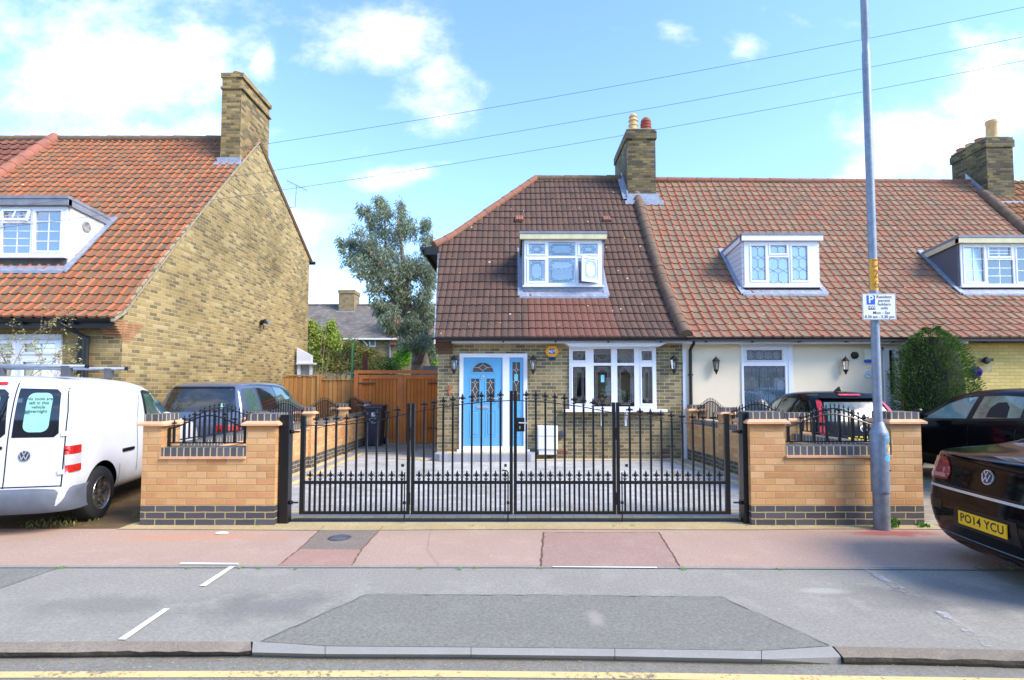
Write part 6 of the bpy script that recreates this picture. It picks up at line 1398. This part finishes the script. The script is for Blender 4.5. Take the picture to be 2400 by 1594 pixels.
for P_ in ([(-.60,.98),(-.78,1.28),(-1.10,1.34),(-1.22,.96)],[(-1.30,.96),(-1.18,1.35),(-1.75,1.36),(-2.0,.95)],[(-2.08,.95),(-1.85,1.35),(-2.2,1.27),(-2.62,.97)]): Ds.patch([(a*k_,b) for a,b in P_][::1],'side_window',m_cglassg if P_[0][0]<-1.9 else m_cglass,h1,off=.004,res=.07)
MB().prism([(.62,-.008,1.48),(.86,-.008,1.475),(.70,-.008,1.555),(.665,-.008,1.56)],(0,.016,0)).build('roof_fin',m_btrim,h1)
h1.rotation_euler=(0,0,R(90)); h1.location=(5.50,8.6,-.0)
h2,bv,k_=hatch('black five door hatchback parked nose in before the conifer, seat visible through its windows','black_hatchback',3.9,zt=1.53,wb=.84,belt=.97)
for sd,D_ in ((1,Decal(bv,-PI/2)),(-1,Decal(bv,PI/2))):
    sg_=-1 if sd>0 else 1
    def PP(L2): 
        L2=[(sg_*x*k_,z) for x,z in L2]; return L2
    D_.patch(PP([(.42,1.14),(.66,1.38),(1.3,1.43),(1.9,1.40),(2.35,1.29),(2.95,1.00),(2.9,.955),(1.5,1.03),(.55,1.09)]),'window_trim',m_btrim,h2,off=.004,res=.08)
    D_.patch(PP([(.52,1.15),(.70,1.35),(.84,1.375),(.86,1.11),(.60,1.115)]),'quarter_window',m_cglassg,h2,off=.009,res=.07,skirt=-.004)
    D_.patch(PP([(.92,1.10),(.92,1.385),(1.3,1.40),(1.66,1.385),(1.72,1.05)]),'rear_door_window',M('see_through_glass',C(138,150,126),.05,var=.3,scale=3,coat=1),h2,off=.009,res=.07,skirt=-.004)
    D_.patch(PP([(1.84,1.045),(1.78,1.38),(2.05,1.35),(2.35,1.255),(2.72,1.05),(2.72,1.0)]),'front_door_window',M('pale_green_glass',C(126,158,150),.05,var=.12,scale=2,coat=1),h2,off=.009,res=.07,skirt=-.004)
    for xx in (1.78,.95): D_.strip(PP([(xx-.03,.35),(xx,.95)]),.012,'door_gap',m_btrim,h2,.002)
    for xx in (1.92,1.05): D_.patch(rrect(min(sg_*xx*k_,sg_*(xx+.22)*k_),max(sg_*xx*k_,sg_*(xx+.22)*k_),.83,.865,.012),'door_handle',m_blkcar,h2,off=.03)
    D_.patch([(sg_*a*k_,b) for a,b in ((1.12,1.09),(1.14,1.24),(1.22,1.31),(1.36,1.30),(1.46,1.22),(1.48,1.08))],'headrest',m_btrim,h2,off=.012,res=.06,skirt=-.01)
    D_.patch(rrect(min(sg_*.80*k_,sg_*.87*k_),max(sg_*.80*k_,sg_*.87*k_),1.14,1.26,.01),'sticker',m_sign,h2,off=.014,skirt=-.01)
for y in (-.98,.98): MB().lathe([(.03,-.08),(.09,-.05),(.10,.02),(.07,.08),(.0,.09)],(2.62*k_,y,1.08),14,'x').box(2.58*k_,2.66*k_,min(y*.86,y),max(y*.86,y),1.03,1.06).build('wing_mirror',m_blkcar,h2,smooth=True,autosmooth=50)
h2.rotation_euler=(0,0,R(90)); h2.location=(6.88+.85,9.2-2.62*k_,.02)
# ---- black saloon, rear corner at the lower right
sa=thing('black_saloon','glossy black saloon car at the lower right corner showing its rear number plate','car',(0,0,0))
rp4=lerpf([(.18,.04),(.30,-.05),(.42,-.10),(.57,-.12),(.63,-.10),(.67,.0),(.80,.05),(.96,.0),(1.0,.03)]); S=[]
for x,a,b,z,zs in [(0,.62,.54,.985,.90),(.05,.76,.65,1.0,.92),(.18,.86,.71,1.02,.93),(.5,.89,.73,1.04,.95),(.8,.90,.68,1.08,.95),(1.15,.915,.60,1.26,.95),(1.5,.915,.57,1.38,.95),(2.1,.915,.58,1.43,.95),(2.8,.91,.57,1.38,.95),(3.3,.91,.6,1.12,.93),(3.7,.90,.66,.96,.88),(4.2,.88,.64,.88,.8),(4.6,.80,.5,.75,.68),(4.7,.66,.4,.65,.6)]:
    kk=max(0,1-x/.6); S.append(section(x,a,b,.20,zs,z,rx=(lambda z,kk=kk:rp4(z)*kk) if kk>0 else None,topr=.06))
for i,xx in enumerate((0,.05,.18)):
    S[i]=[(x+(.0 if y<.42 else (y-.42)*(.62,.40,.18)[i]),y,z) for x,y,z in S[i]]
b,bv=loft(S,2,[(.98,.33,.38,-1,-.66),(3.75,.33,.38,-1,-.66),(.98,.33,.38,.66,1),(3.75,.33,.38,.66,1)],m_blkcar2,'body',sa,m_btrim)
Dr=Decal(bv,0); Dcl=Decal(bv,R(-28)); Dcr=Decal(bv,R(28)); Ds=Decal(bv,-PI/2)
Dr.patch([(-.86,.775),(-.80,.72),(-.47,.735),(-.44,.80),(-.50,.93),(-.56,.945),(-.86,.90)],'tail_light',m_lampd,sa,off=.010,res=.04); Dr.patch([(-.80,.74),(-.48,.752),(-.50,.785),(-.82,.775)],'reverse_light',M('pale_lens',C(190,120,110),.1,coat=1),sa,off=.016,res=.05,skirt=-.008)
Dr.patch([(.86,.775),(.86,.90),(.56,.945),(.50,.93),(.44,.80),(.47,.735),(.80,.72)],'tail_light',m_lampd,sa,off=.010,res=.04); Dr.patch([(.80,.74),(.82,.775),(.50,.785),(.48,.752)],'reverse_light',MC['pale_lens'],sa,off=.016,res=.05,skirt=-.008)
vwbadge(Dr,0,.83,.062,sa,.012)
Dr.strip([(-.70,.665),(.70,.665)],.022,'chrome_strip',m_chrome,sa,.012); Dr.strip([(-.78,.69),(.78,.69)],.012,'boot_gap',m_btrim,sa,.003)
Dr.strip([(-.80,.69),(-.62,.76),(-.60,.97)],.009,'boot_gap',m_btrim,sa,.003); Dr.strip([(.80,.69),(.62,.76),(.60,.97)],.009,'boot_gap',m_btrim,sa,.003)
Dr.patch([(-.36,.36),(.36,.36),(.33,.535),(-.33,.535)],'plate_recess',m_btrim,sa,off=.003)
pc=MB(); hx_=Dr.hit(0,.45,0).x-.016; pc.box(hx_,hx_+.008,-.26,.26,.395,.506); pl_=pc.build('number_plate',m_plate,sa)
V,Fc=textmb('PO14 YCU',.098,bold=.0018,space=1.06); mb=MB(); mb.v=[(hx_-.001,-v[0],.452+v[1]) for v in V]; mb.f=[tuple(f) for f in Fc]; mb.build('plate_lettering',m_ink,pl_)
Dr.patch([(-.82,.46),(-.52,.46),(-.50,.54),(-.80,.56)],'bumper_vent',m_btrim,sa,off=.003); Dr.patch([(.82,.46),(.80,.56),(.50,.54),(.52,.46)],'bumper_vent',m_btrim,sa,off=.003)
Dr.strip([(-.80,.27),(.80,.27)],.012,'bumper_line',m_trim,sa,.004); Dr.text('TDI',.032,.50,.70,'model_lettering',m_chrome,sa,off=.006,bold=.001) 
mb=MB()      # rear window and boot lid reflections need a real pane: laid on the slope of the body
for i in range(9):
    for j in range(7):
        y=-.50+1.0*i/8; x=.86+.58*j/6; h=bv.ray_cast(Vector((x,y,3)),Vector((0,0,-1)),5); mb.v.append(tuple(h[0]+h[1]*.004))
for i in range(8):
    for j in range(6): a=i*7+j; mb.f.append((a,a+1,a+8,a+7))
mb.build('rear_window',m_cglass,sa,smooth=True)
for y,s in ((-.80,-1),(.80,1)):
    for x in (.98,3.75): wheel(sa,x,y,.33,.21,5,side=s)
sa.rotation_euler=(0,0,R(-5)); sa.location=(3.80,4.56,-.02)
# ================================================================ SIDE GATES, FENCE, BIN
m_gatew=cellmat('stained_boards',[C(212,124,50),C(202,116,44),C(218,132,56),C(208,120,48)],9,.095,C(96,54,22),.010,off=0,bump=.4,swap=True,stain=C(200,180,150),var=.2,fine=30)
m_gatewf=M('stained_frame',C(206,118,52),.6,var=.12,scale=5,streak=.2,bump=.2)
m_fence=cellmat('fence_boards',[C(204,142,74),C(186,126,64),C(212,152,84),C(194,134,70),C(218,160,90)],9,.12,C(84,56,30),.010,off=0,bump=.6,swap=True,stain=C(180,160,120),var=.3,fine=24)
YB=14.85; bxp=lambda px:WY(px,1000,YB).x
bzp=lambda py:WY(CX,py,YB).z
gl_=[(bxp(838),bxp(940),'left'),(bxp(942),-1.85,'right')]
for x0,x1,sd in gl_:
    t=thing('side_gate','orange stained timber side gate, %s leaf, with black strap hinges'%sd,'gate',(x0,YB,0),'timber side gates'); z1=bzp(877) 
    MB().box(x0+.02,x1-.02,YB,YB+.03,.04,z1-.02).build('boards',m_gatew,t)
    MB().box(x0+.02,x0+.11,YB-.02,YB-.001,.04,z1-.02).box(x1-.11,x1-.02,YB-.02,YB-.001,.04,z1-.02).box(x0+.11,x1-.11,YB-.02,YB-.001,z1-.13,z1-.02).build('ledges',m_gatewf,t)
    for z in (.42,z1-.27):
        if sd=='left': MB().box(x0-.03,x0+.46,YB-.035,YB-.0215,z,z+.04).build('strap_hinge',M('weathered_black',C(92,72,50),.7,var=.2),t)
        else: MB().box(x1-.52,x1-.03,YB-.035,YB-.0215,z,z+.04).build('strap_hinge',MC['weathered_black'],t)
t=thing('timber_gateway','orange stained timber posts and lintel around the side gates','gateway',(bxp(838),YB,0))
MB().box(bxp(838)-.10,bxp(838)+.0,YB-.04,YB+.06,0,bzp(868)).build('post',m_gatewf,t); MB().box(bxp(838)+.001,-1.8,YB-.041,YB+.06,bzp(877)+.02,bzp(868)).build('lintel',m_gatewf,t); MB().box(bxp(941)-.035,bxp(941)+.035,YB-.035,YB-.0,.04,bzp(877)).build('meeting_post',m_gatewf,t)
YFn=15.1; bf=lambda px:WY(px,1000,YFn).x
for pa,pb,pt,lb in ((660,748,878,'taller panel of brown close boarded fence beside the yellow gable'),(750,836,887,'lower panel of brown close boarded fence beside the orange side gates')):
    t=thing('fence_panel',lb,'fence',(bf(pa),YFn,0),'close boarded fence panels'); z1=WY(CX,pt,YFn).z; mb=MB(); x=bf(pa); rnd=random.Random(int(pa))
    while x<bf(pb)-.02: 
        w_=min(.105,bf(pb)-x); mb.prism([(x,YFn-.012+.01,.05),(x+w_,YFn-.024+.01,.05),(x+w_,YFn+.01,.05),(x,YFn+.01,.05)],(0,0,z1-.1+rnd.uniform(-.004,.004))); x+=.108
    mb.build('boards',m_fence,t); MB().box(bf(pa)-.02,bf(pb)+.02,YFn-.04,YFn+.04,z1-.04,z1-.01).build('capping',m_fence,t)
    MB().box(bf(pb)-.05,bf(pb)+.05,YFn-.06,YFn+.05,0,z1+.0).build('fence_post',m_fence,t)
bn=thing('wheelie_bin','dark grey wheelie bin standing by the end of the left brick wall','bin',(0,0,0)); YBn=14.35
bx0,bx1=WY(856,1000,YBn).x,WY(893,1000,YBn).x; bt=WY(CX,952,YBn).z; xm=(bx0+bx1)/2; hw=(bx1-bx0)/2
m_bin=M('bin_plastic',C(62,64,74),.5,var=.1,scale=6)
mb=MB(); 
V=[(xm-hw*.78,YBn+.06,.03),(xm+hw*.78,YBn+.06,.03),(xm+hw*.78,YBn+.50,.03),(xm-hw*.78,YBn+.50,.03),(xm-hw,YBn,bt-.10),(xm+hw,YBn,bt-.10),(xm+hw,YBn+.56,bt-.10),(xm-hw,YBn+.56,bt-.10)]
mb.add(V,[(0,3,2,1),(4,5,6,7),(0,1,5,4),(1,2,6,5),(2,3,7,6),(3,0,4,7)]); mb.build('bin_body',m_bin,bn)
MB().cham(xm-hw-.035,xm+hw+.035,YBn-.035,YBn+.58,bt-.10,bt-.05,.01).build('rim',m_bin,bn); MB().prism([(xm-hw-.03,YBn-.05,bt-.048),(xm-hw-.03,YBn+.56,bt-.01),(xm-hw-.03,YBn+.56,bt+.03),(xm-hw-.02,YBn-.03,bt-.01)],(2*hw+.06,0,0)).build('lid',m_bin,bn)
for x in (xm-hw*.8,xm+hw*.95): MB().lathe([(.09,-.03),(.10,-.02),(.10,.02),(.09,.03)],(x,YBn+.54,.10),18,'x').build('wheel',m_tyre,bn)
MB().box(xm-.05,xm+.05,YBn-.012,YBn-.004,bt-.27,bt-.17).build('number_sticker',m_sign,bn)
mb=MB(); mb.tube([(xm-.0+.10*math.cos(t_),YBn+.006,bt-.36+.05*math.sin(t_)) for t_ in [R(20+q*20) for q in range(13)]],.006,5); mb.tube([(xm-.06,YBn+.010,bt-.44),(xm+.07,YBn+.010,bt-.44)],.006,4); mb.build('council_mark',m_sign,bn)
# ================================================================ BEHIND: row house, sheds, trees
YR=36.
bh=thing('row_house','distant brown brick terrace with grey slate roof seen between the two houses','house',(-11,YR,0))
rw=lambda px,py,Y=YR: WY(px,py,Y)
m_slate=cellmat('grey_slates',[C(122,112,102),C(108,102,96),C(130,122,110),C(114,104,96)],.3,.22,C(74,72,74),.012,stain=C(160,150,130),bump=.7)
ez=rw(800,791).z; rz3=WY(800,716,YR+4.2).z; xa,xb=rw(560,800).x,rw(1120,800).x
WN=[(rw(865,800).x,rw(881,800).x,rw(0,813).z,rw(0,794).z),(rw(819,800).x,rw(838,800).x,rw(0,813).z,rw(0,793).z),(rw(933,800).x,rw(946,800).x,rw(0,813).z,rw(0,794).z),(rw(765,800).x,rw(782,800).x,rw(0,813).z,rw(0,794).z)]
wall_holes(MB(),xa,xb,0,ez,YR,YR+.3,WN).build('wall',m_farbr,bh)
MB().prism([(xa,YR-.35,ez-.1),(xb,YR-.35,ez-.1),(xb,YR+4.2,rz3),(xa,YR+4.2,rz3)],(0,0,-.12)).build('roof',m_slate,bh); MB().prism([(xa,YR+4.2,rz3),(xb,YR+4.2,rz3),(xb,YR+8.4,ez),(xa,YR+8.4,ez)],(0,0,-.1)).build('rear_slope',m_slate,bh)
MB().box(xa,xb,YR-.45,YR-.34,ez-.18,ez-.08).build('gutter',m_white,bh); roll([(xa,YR+4.2,rz3),(xb,YR+4.2,rz3)],.12,.5).build('ridge_tiles',m_slate,bh)
for q in WN:
    w=wall_holes(MB(),q[0],q[1],q[2],q[3],YR-.02,YR+.06,[(q[0]+.08,q[1]-.08,q[2]+.08,q[3]-.08)]).build('window',m_white,bh); MB().box(q[0]+.08,q[1]-.08,YR+.03,YR+.04,q[2]+.08,q[3]-.08).build('pane',M('far_glass',C(130,138,146),.15,coat=1),w)
cx0,cx1=rw(796,700).x*1.10,rw(832,700).x*1.10; kz1=WY(810,683,YR+4.0).z
c=MB().box(cx0,cx1,YR+3.4,YR+4.8,rz3-1.2,kz1-.25).box(cx0-.05,cx1+.05,YR+3.35,YR+4.85,kz1-.25,kz1); c=c.build('chimney',m_farbr,bh); MB().box(cx0-.1,cx1+.1,YR+3.2,YR+3.4,rz3-.75,rz3-.55).build('chimney_flashing',m_lead,c)
MB().tube([(rw(872,792).x-.6,YR-.2,ez-.15),(rw(872,792).x-.3,YR-.08,ez-.5),(rw(872,792).x-.3,YR-.08,0)],.06,8).build('downpipe',m_white,bh); MB().tube([(rw(915,790).x,YR-.08,ez),(rw(915,790).x,YR-.08,0)],.07,8).build('soil_pipe',m_felt,bh)
c2=MB().box(rw(918,700).x*1.0,rw(936,700).x,YR-.3,YR+.4,ez-.5,rz3-.1).build('party_parapet',M('red_hanging_tile',C(140,84,60),.9,var=.3,scale=6),bh)
# conservatory corner
cs_=thing('conservatory','white conservatory corner showing past the rear of the yellow gable wall','conservatory',(WY(730,850,17.5).x,17.5,0))
zc=WY(0,851,17.5).z; xq=WY(742,850,17.5).x; xw=WY(734,840,17.5).x; x00=WY(700,840,17.5).x
MB().box(x00,xq,17.3,17.5,zc-.05,zc).prism([(x00,17.35,zc),(xw,17.35,zc),(xw,17.35,WY(0,834,17.5).z),(x00,17.35,WY(0,816,17.5).z)],(0,.12,0)).build('roof',m_white,cs_)
MB().box(x00,xw,17.4,17.46,0,.5).box(xw-.08,xw,17.4,17.46,.5,zc-.05).box(x00,x00+.1,17.4,17.46,.5,zc-.05).build('frame',m_white,cs_); MB().box(x00+.1,xw-.08,17.43,17.44,.5,zc-.05).build('glazing',MC['far_glass'],cs_)
sh_=thing('garden_shed','low grey roofed shed behind the orange side gates','shed',(WY(870,880,18).x,18,0))
MB().box(WY(822,880,18).x,WY(925,880,18).x,18,20,0,WY(0,876,18).z).build('shed_wall',M('pale_blue_grey',C(150,160,172),.8,var=.1),sh_); MB().prism([(WY(812,874,18).x,17.8,WY(0,874,17.8).z-.03),(WY(930,874,18).x,17.8,WY(0,872,17.8).z-.03),(WY(925,874,18).x,20.2,WY(0,868,18).z),(WY(835,874,18).x,20.2,WY(0,868,18).z)],(0,0,.04)).build('shed_roof',m_felt,sh_)
sb_=thing('shed_roof_end','pale corrugated shed end just above the right side gate','shed',(WY(1005,862,17).x,17,0))
MB().box(WY(991,862,17).x,WY(1032,862,17).x,17,18.4,0,WY(0,858,17).z).build('shed_wall',m_felt,sb_)
for px,pt,mm,lb in ((856,833,M('rusty_red_post',C(112,62,54),.8),'rusty red metal post behind the side gates'),(826,800,M('green_post',C(60,150,90),.6),'thin green metal post in the bushes')):
    p=WY(px,pt,17); t=MB().tube([(p.x,17,0),(p.x,17,p.z)],.08 if px==856 else .03,10).box(p.x-.05,p.x+.05,16.95,17.05,p.z,p.z+.02).build('garden_post',mm); tag(t,lb,'post')
# ---------------- foliage
def leafmat(name,cols,rough=.6,trans=.25):
    t=NT(name); g=t.n('ShaderNodeNewGeometry'); n=len(cols); tc=t.n('ShaderNodeTexCoord').outputs['Object']; ns=t.noise(tc,1.1,4,.6)
    v=t.math('ADD',t.math('MULTIPLY',g.outputs['Random Per Island'],.6),t.math('MULTIPLY',t.rng(ns,.3,.7),.4)); c=t.ramp(v,[(i/n,cc) for i,cc in enumerate(cols)]); t.col(c); t.b.inputs['Roughness'].default_value=rough
    tl=t.n('ShaderNodeBsdfTranslucent'); t.L.new(c,tl.inputs[0]); mx=t.n('ShaderNodeMixShader'); mx.inputs[0].default_value=trans; t.L.new(t.b.outputs[0],mx.inputs[1]); t.L.new(tl.outputs[0],mx.inputs[2]); t.L.new(mx.outputs[0],t.out.inputs[0]); return t.m
def leaves(mb,c,r,n,ll,lw,droop,rnd,shell=.45):
    for i in range(n):
        u=rnd.uniform(-1,1); a=rnd.uniform(0,2*PI); q=math.sqrt(1-u*u); rr=(shell+(1-shell)*rnd.random()**.6); p=Vector(c)+Vector((r[0]*q*math.cos(a),r[1]*q*math.sin(a),r[2]*u))*rr*rnd.uniform(.8,1.08)
        b=rnd.uniform(0,2*PI); d=Vector((math.cos(b)*(1-droop),math.sin(b)*(1-droop),-droop+rnd.uniform(-.4,.4))).normalized(); s=Vector((rnd.uniform(-1,1),rnd.uniform(-1,1),rnd.uniform(-.4,.4))).cross(d)
        if s.length<.01: continue
        s=s.normalized()*lw*rnd.uniform(.6,1.2); L1=ll*rnd.uniform(.6,1.3); k=len(mb.v); mb.v+=[tuple(p),tuple(p+d*L1*.5+s),tuple(p+d*L1),tuple(p+d*L1*.5-s)]; mb.f.append((k,k+1,k+2,k+3))
rnd=random.Random(21); YT=22.
tr=thing('eucalyptus_tree','tall grey green eucalyptus tree with pale trunk behind the cottage','tree',(WY(985,860,YT).x,YT,0))
T=lambda px,py,Y=YT: WY(px,py,Y)
mb=MB().tube([(T(985,870).x,YT,0),T(985,860),T(982,800),T(950,700),T(905,600),T(900,480)],[.42,.38,.26,.14,.06,.02],10); 
for P_ in ([(984,830),(1000,700),(1012,600),(1015,540)],[(982,800),(920,700),(860,620),(820,570)],[(955,720),(950,620),(940,530),(935,495)],[(940,690),(880,600),(862,520),(852,490)],[(985,850),(1010,790),(1040,700)]): mb.tube([T(*p)+Vector((0,rnd.uniform(-.6,.6),0)) for p in P_],[.16,.09,.04,.015][:len(P_)] if len(P_)==4 else [.15,.08,.02],7)
mb.build('trunk',m_bark,tr,smooth=True)
mb=MB()
BL=[(900,485,16,26),(855,505,14,26),(948,505,16,30),(1008,535,14,26),(905,530,34,40),(862,560,34,42),(950,560,36,44),(830,575,20,24),(815,592,16,20),(1000,580,26,36),(900,600,50,44),(850,610,40,32),(960,620,46,44),(880,640,42,30),(930,660,50,40),(1000,650,34,50),(960,710,46,44),(905,690,36,26),(1000,720,30,44),(990,770,36,44),(950,750,30,40),(925,770,22,26),(1005,810,26,30),(965,800,26,24),(895,720,24,18)]
for px,py,rx_,rz_ in BL:
    for k in range(5):
        c=T(px+rnd.uniform(-.6,.6)*rx_,py+rnd.uniform(-.6,.6)*rz_)+Vector((0,rnd.uniform(-1.2,1.2),0)); s_=YT/F
        leaves(mb,c,(rx_*s_*.75,rx_*s_*.9,rz_*s_*.72),int((5.4 if py>600 else 4.0)*(rx_+rz_)),.19,.019,.5,rnd,.0)
mb.build('crown',leafmat('eucalyptus_leaves',[C(84,102,88),C(104,124,104),C(124,142,120),C(120,130,84),C(146,158,142),C(132,130,94)]),tr)
def bush(label,blobs,Y,m,n=5,ll=.12,lw=.03,droop=.1,name='bush',dy=.8,seed=3,cat='bush'):
    rnd=random.Random(seed); p0=WY(blobs[0][0],900,Y); t=thing(name,label,cat,(p0.x,Y,0)); mb=MB(); s_=Y/F
    for px,py,rx_,rz_ in blobs: leaves(mb,WY(px,py,Y)+Vector((0,rnd.uniform(-dy,dy),0)),(rx_*s_,rx_*s_,rz_*s_),int(n*(rx_+rz_)),ll,lw,droop,rnd,.25)
    mb.build('foliage',m,t); st=MB()
    for px,py,rx_,rz_ in blobs[:6]: c=WY(px,py,Y); st.tube([(p0.x+(c.x-p0.x)*.3,Y,0),c],[.04,.012],5)
    st.build('stems',m_bark,t); return t
lm1=leafmat('spring_green_leaves',[C(110,140,50),C(140,168,64),C(164,184,84),C(150,150,60)],trans=.4); lm2=leafmat('olive_leaves',[C(104,112,52),C(128,134,64),C(150,150,80),C(130,116,66)],trans=.35); lm3=leafmat('bright_green_leaves',[C(90,150,40),C(120,180,56),C(150,196,70),C(80,130,40)],trans=.4)
bush('light green weeping shrub against the rear edge of the yellow gable wall',[(735,800,24,50),(755,780,24,34),(725,770,14,30),(775,800,24,30),(740,840,30,30),(765,760,12,20)],19.5,lm1,10,.14,.03,.5,seed=5)
bush('wide olive green hedge bush behind the brown fence',[(790,830,40,32),(840,835,44,26),(760,850,40,26),(880,845,40,24),(820,808,26,20),(800,860,60,18),(870,825,24,14)],21,lm2,11,.12,.028,.2,seed=6)
bush('dark green bush behind the garden shed',[(905,850,30,18),(880,860,30,14),(925,862,20,12)],23,leafmat('dark_green_leaves',[C(70,92,44),C(92,116,56),C(112,132,70)]),9,.12,.03,.2,seed=7)
bush('bright green bush beside the eucalyptus trunk',[(950,835,22,18),(940,850,24,14),(965,820,14,10),(925,860,20,10),(1012,840,16,20),(1020,825,10,12)],24.5,lm3,12,.14,.04,.1,seed=8)
# conifer with the purple ball
YC=11.25; cn=thing('conifer','rounded dark green clipped conifer in the front garden of the yellow house','conifer',(WY(2190,900,YC).x,YC,0))
rnd=random.Random(31); mb=MB(); s_=YC/F; cc=WY(2186,900,YC); 
prf=[(1010,66),(985,76),(950,80),(910,84),(870,80),(835,68),(810,54),(790,36),(776,12)]
def crad(py):
    for (a,b),(c,d) in zip(prf,prf[1:]):
        if c<=py<=a: return b+(d-b)*(a-py)/(a-c)
    return 70 if py>900 else 14
for i in range(15000):
    py=1040-270*rnd.random(); rr=crad(py)*s_*(rnd.uniform(.72,1.02)); 
    a=rnd.uniform(0,2*PI); 
    if math.sin(a)>.5 and rnd.random()<.7: continue
    lump=1+.07*math.sin(a*5+py*.06)+.05*math.sin(a*9-py*.11); p=Vector((cc.x+rr*math.cos(a)*lump,YC+rr*math.sin(a)*lump,WY(2190,py,YC).z+rnd.uniform(-.02,.02)))
    out=Vector((math.cos(a),math.sin(a),rnd.uniform(.2,1.1))).normalized(); s=Vector((rnd.uniform(-1,1),rnd.uniform(-1,1),rnd.uniform(-1,1))).cross(out).normalized()*rnd.uniform(.006,.012); L1=rnd.uniform(.04,.10)
    k=len(mb.v); mb.v+=[tuple(p),tuple(p+out*L1*.5+s),tuple(p+out*L1),tuple(p+out*L1*.5-s)]; mb.f.append((k,k+1,k+2,k+3))
mb.build('crown',leafmat('conifer_sprays',[C(44,64,26),C(68,94,36),C(92,120,46),C(72,100,40),C(120,144,58)],trans=.1),cn)
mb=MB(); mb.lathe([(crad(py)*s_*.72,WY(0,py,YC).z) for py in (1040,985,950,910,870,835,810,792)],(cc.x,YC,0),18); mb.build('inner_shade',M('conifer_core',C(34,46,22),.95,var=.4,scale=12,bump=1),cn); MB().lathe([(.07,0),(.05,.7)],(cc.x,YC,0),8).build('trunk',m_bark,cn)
pb_=WY(2285,872,11.0); pt_=thing('purple_allium','round purple flower ball held beside the dark conifer','flower',tuple(pb_)); mb=MB(); rnd=random.Random(2)
for i in range(900):
    u=rnd.uniform(-1,1); a=rnd.uniform(0,2*PI); q=math.sqrt(1-u*u); d=Vector((q*math.cos(a),q*math.sin(a),u)); s=d.cross(Vector((rnd.random(),rnd.random(),rnd.random()))).normalized()*.010; k=len(mb.v); p=pb_+d*.085; mb.v+=[tuple(p),tuple(p+d*.02+s),tuple(p+d*.04),tuple(p+d*.02-s)]; mb.f.append((k,k+1,k+2,k+3))
mb.lathe([(.001,-.088),(.06,-.06),(.088,0),(.06,.06),(.001,.088)],tuple(pb_),12); mb.build('petals',M('purple_petals',C(132,96,190),.7,var=.2,scale=30),pt_); MB().tube([pb_,(pb_.x-.12,11.1,0)],.008,5).build('stem',M('stem_green',C(70,90,40),.7),pt_)
# sapling in front of the left house
sp=thing('sapling','thin bare sapling with a few spring leaves in front of the left house window','sapling',(WY(15,900,8.9).x,8.3,0)); rnd=random.Random(12); mb=MB(); lf=MB(); YS=8.3
def br(p,d,L_,r,dep):
    pts=[p]; q=p
    for i in range(4): d=(d+Vector((rnd.uniform(-.2,.2),rnd.uniform(-.2,.2),rnd.uniform(-.05,.15)))).normalized(); q=q+d*L_/4; pts.append(q)
    mb.tube(pts,[r*(1-.17*i) for i in range(5)],5)
    if dep<3:
        for k in range(3 if dep else 4):
            a=rnd.uniform(0,2*PI); br(pts[rnd.randint(1,4)],(d*.75+Vector((math.cos(a)*.6,math.sin(a)*.6,rnd.uniform(.0,.4)))).normalized(),L_*rnd.uniform(.45,.7),r*.5,dep+1)
    if dep>=2:
        for k in range(7):
            c=pts[rnd.randint(1,4)]+Vector([rnd.uniform(-.03,.03) for _ in range(3)]); leaves(lf,c,(.02,.02,.02),2,.035,.012,.1,rnd,.1)
for px,dx,h in ((10,-.1,1.2),(45,.25,1.0),(90,.4,.8),(-30,-.2,1.1)):
    p=WY(20+px*.2,1010,YS); p.z=.0; br(p,Vector((dx,rnd.uniform(-.1,.1),1)).normalized(),h+.7,.016,0)
mb.build('branches',m_bark,sp); lf.build('leaves',leafmat('sapling_leaves',[C(150,150,84),C(176,170,104),C(140,132,76)],trans=.3),sp)
# overhead wires
for i,(a,b,lb) in enumerate((((-300,462),(2700,-46),'highest of the three overhead wires crossing the sky'),((-300,524),(2700,24),'middle one of the three overhead wires crossing the sky'),((-300,569),(2700,81),'lowest of the three overhead wires, passing nearest the chimney pots'))):
    P0,P1=WY(*a,8.2),WY(*b,6.6); t=MB().tube([P0.lerp(P1,f/20)-Vector((0,0,.22*4*(f/20)*(1-f/20))) for f in range(21)],.0030,5).build('overhead_wire',m_cable); tag(t,lb,'wire','overhead wires')
# ================================================================ THE OTHER SIDE OF THE STREET (seen only as reflections in glass and paint)
YO=-15.
m_optile=tilemat('opposite_roof',[C(112,102,98),C(104,96,92),C(118,108,102)],[C(124,110,104),C(112,100,96)],.23,.3,.5,dirt=C(84,80,78))
for i,(x0,x1) in enumerate(((-22,-10.2),(-10,1.8),(2,13.8),(14,25.8))):
    t=thing('opposite_house','terraced house across the street, number %s along from the left'%('first','second','third','fourth')[i],'house',(x0,YO,0),'houses across the street'); t['label']='brick terraced house across the street behind the camera'
    ops=[(x0+1.2,x0+3.4,.9,2.2),(x0+8.2,x0+10.4,.9,2.2),(x0+4.4,x0+5.4,.1,2.2),(x0+6.2,x0+7.2,.1,2.2)]
    mb=wall_holes(MB(),x0,x1,0,2.7,YO-.25,YO,ops); mb.build('wall',m_stock,t)
    MB().prism([(x0,YO+.3,2.6),(x1,YO+.3,2.6),(x1,YO-5.5,8.2),(x0,YO-5.5,8.2)],(0,0,-.1)).build('roof',m_optile,t); MB().prism([(x0,YO-5.5,8.2),(x1,YO-5.5,8.2),(x1,YO-9,5.3),(x0,YO-9,5.3)],(0,0,-.1)).build('rear_slope',m_optile,t)
    for q in ops: MB().box(q[0],q[1],YO-.2,YO-.15,q[2],q[3]).build('window' if q[2]>.5 else 'door',m_cglass if q[2]>.5 else m_white,t)
    MB().box((x0+x1)/2-.5,(x0+x1)/2+.5,YO-6.2,YO-4.8,7,9.2).build('chimney',m_chim,t)
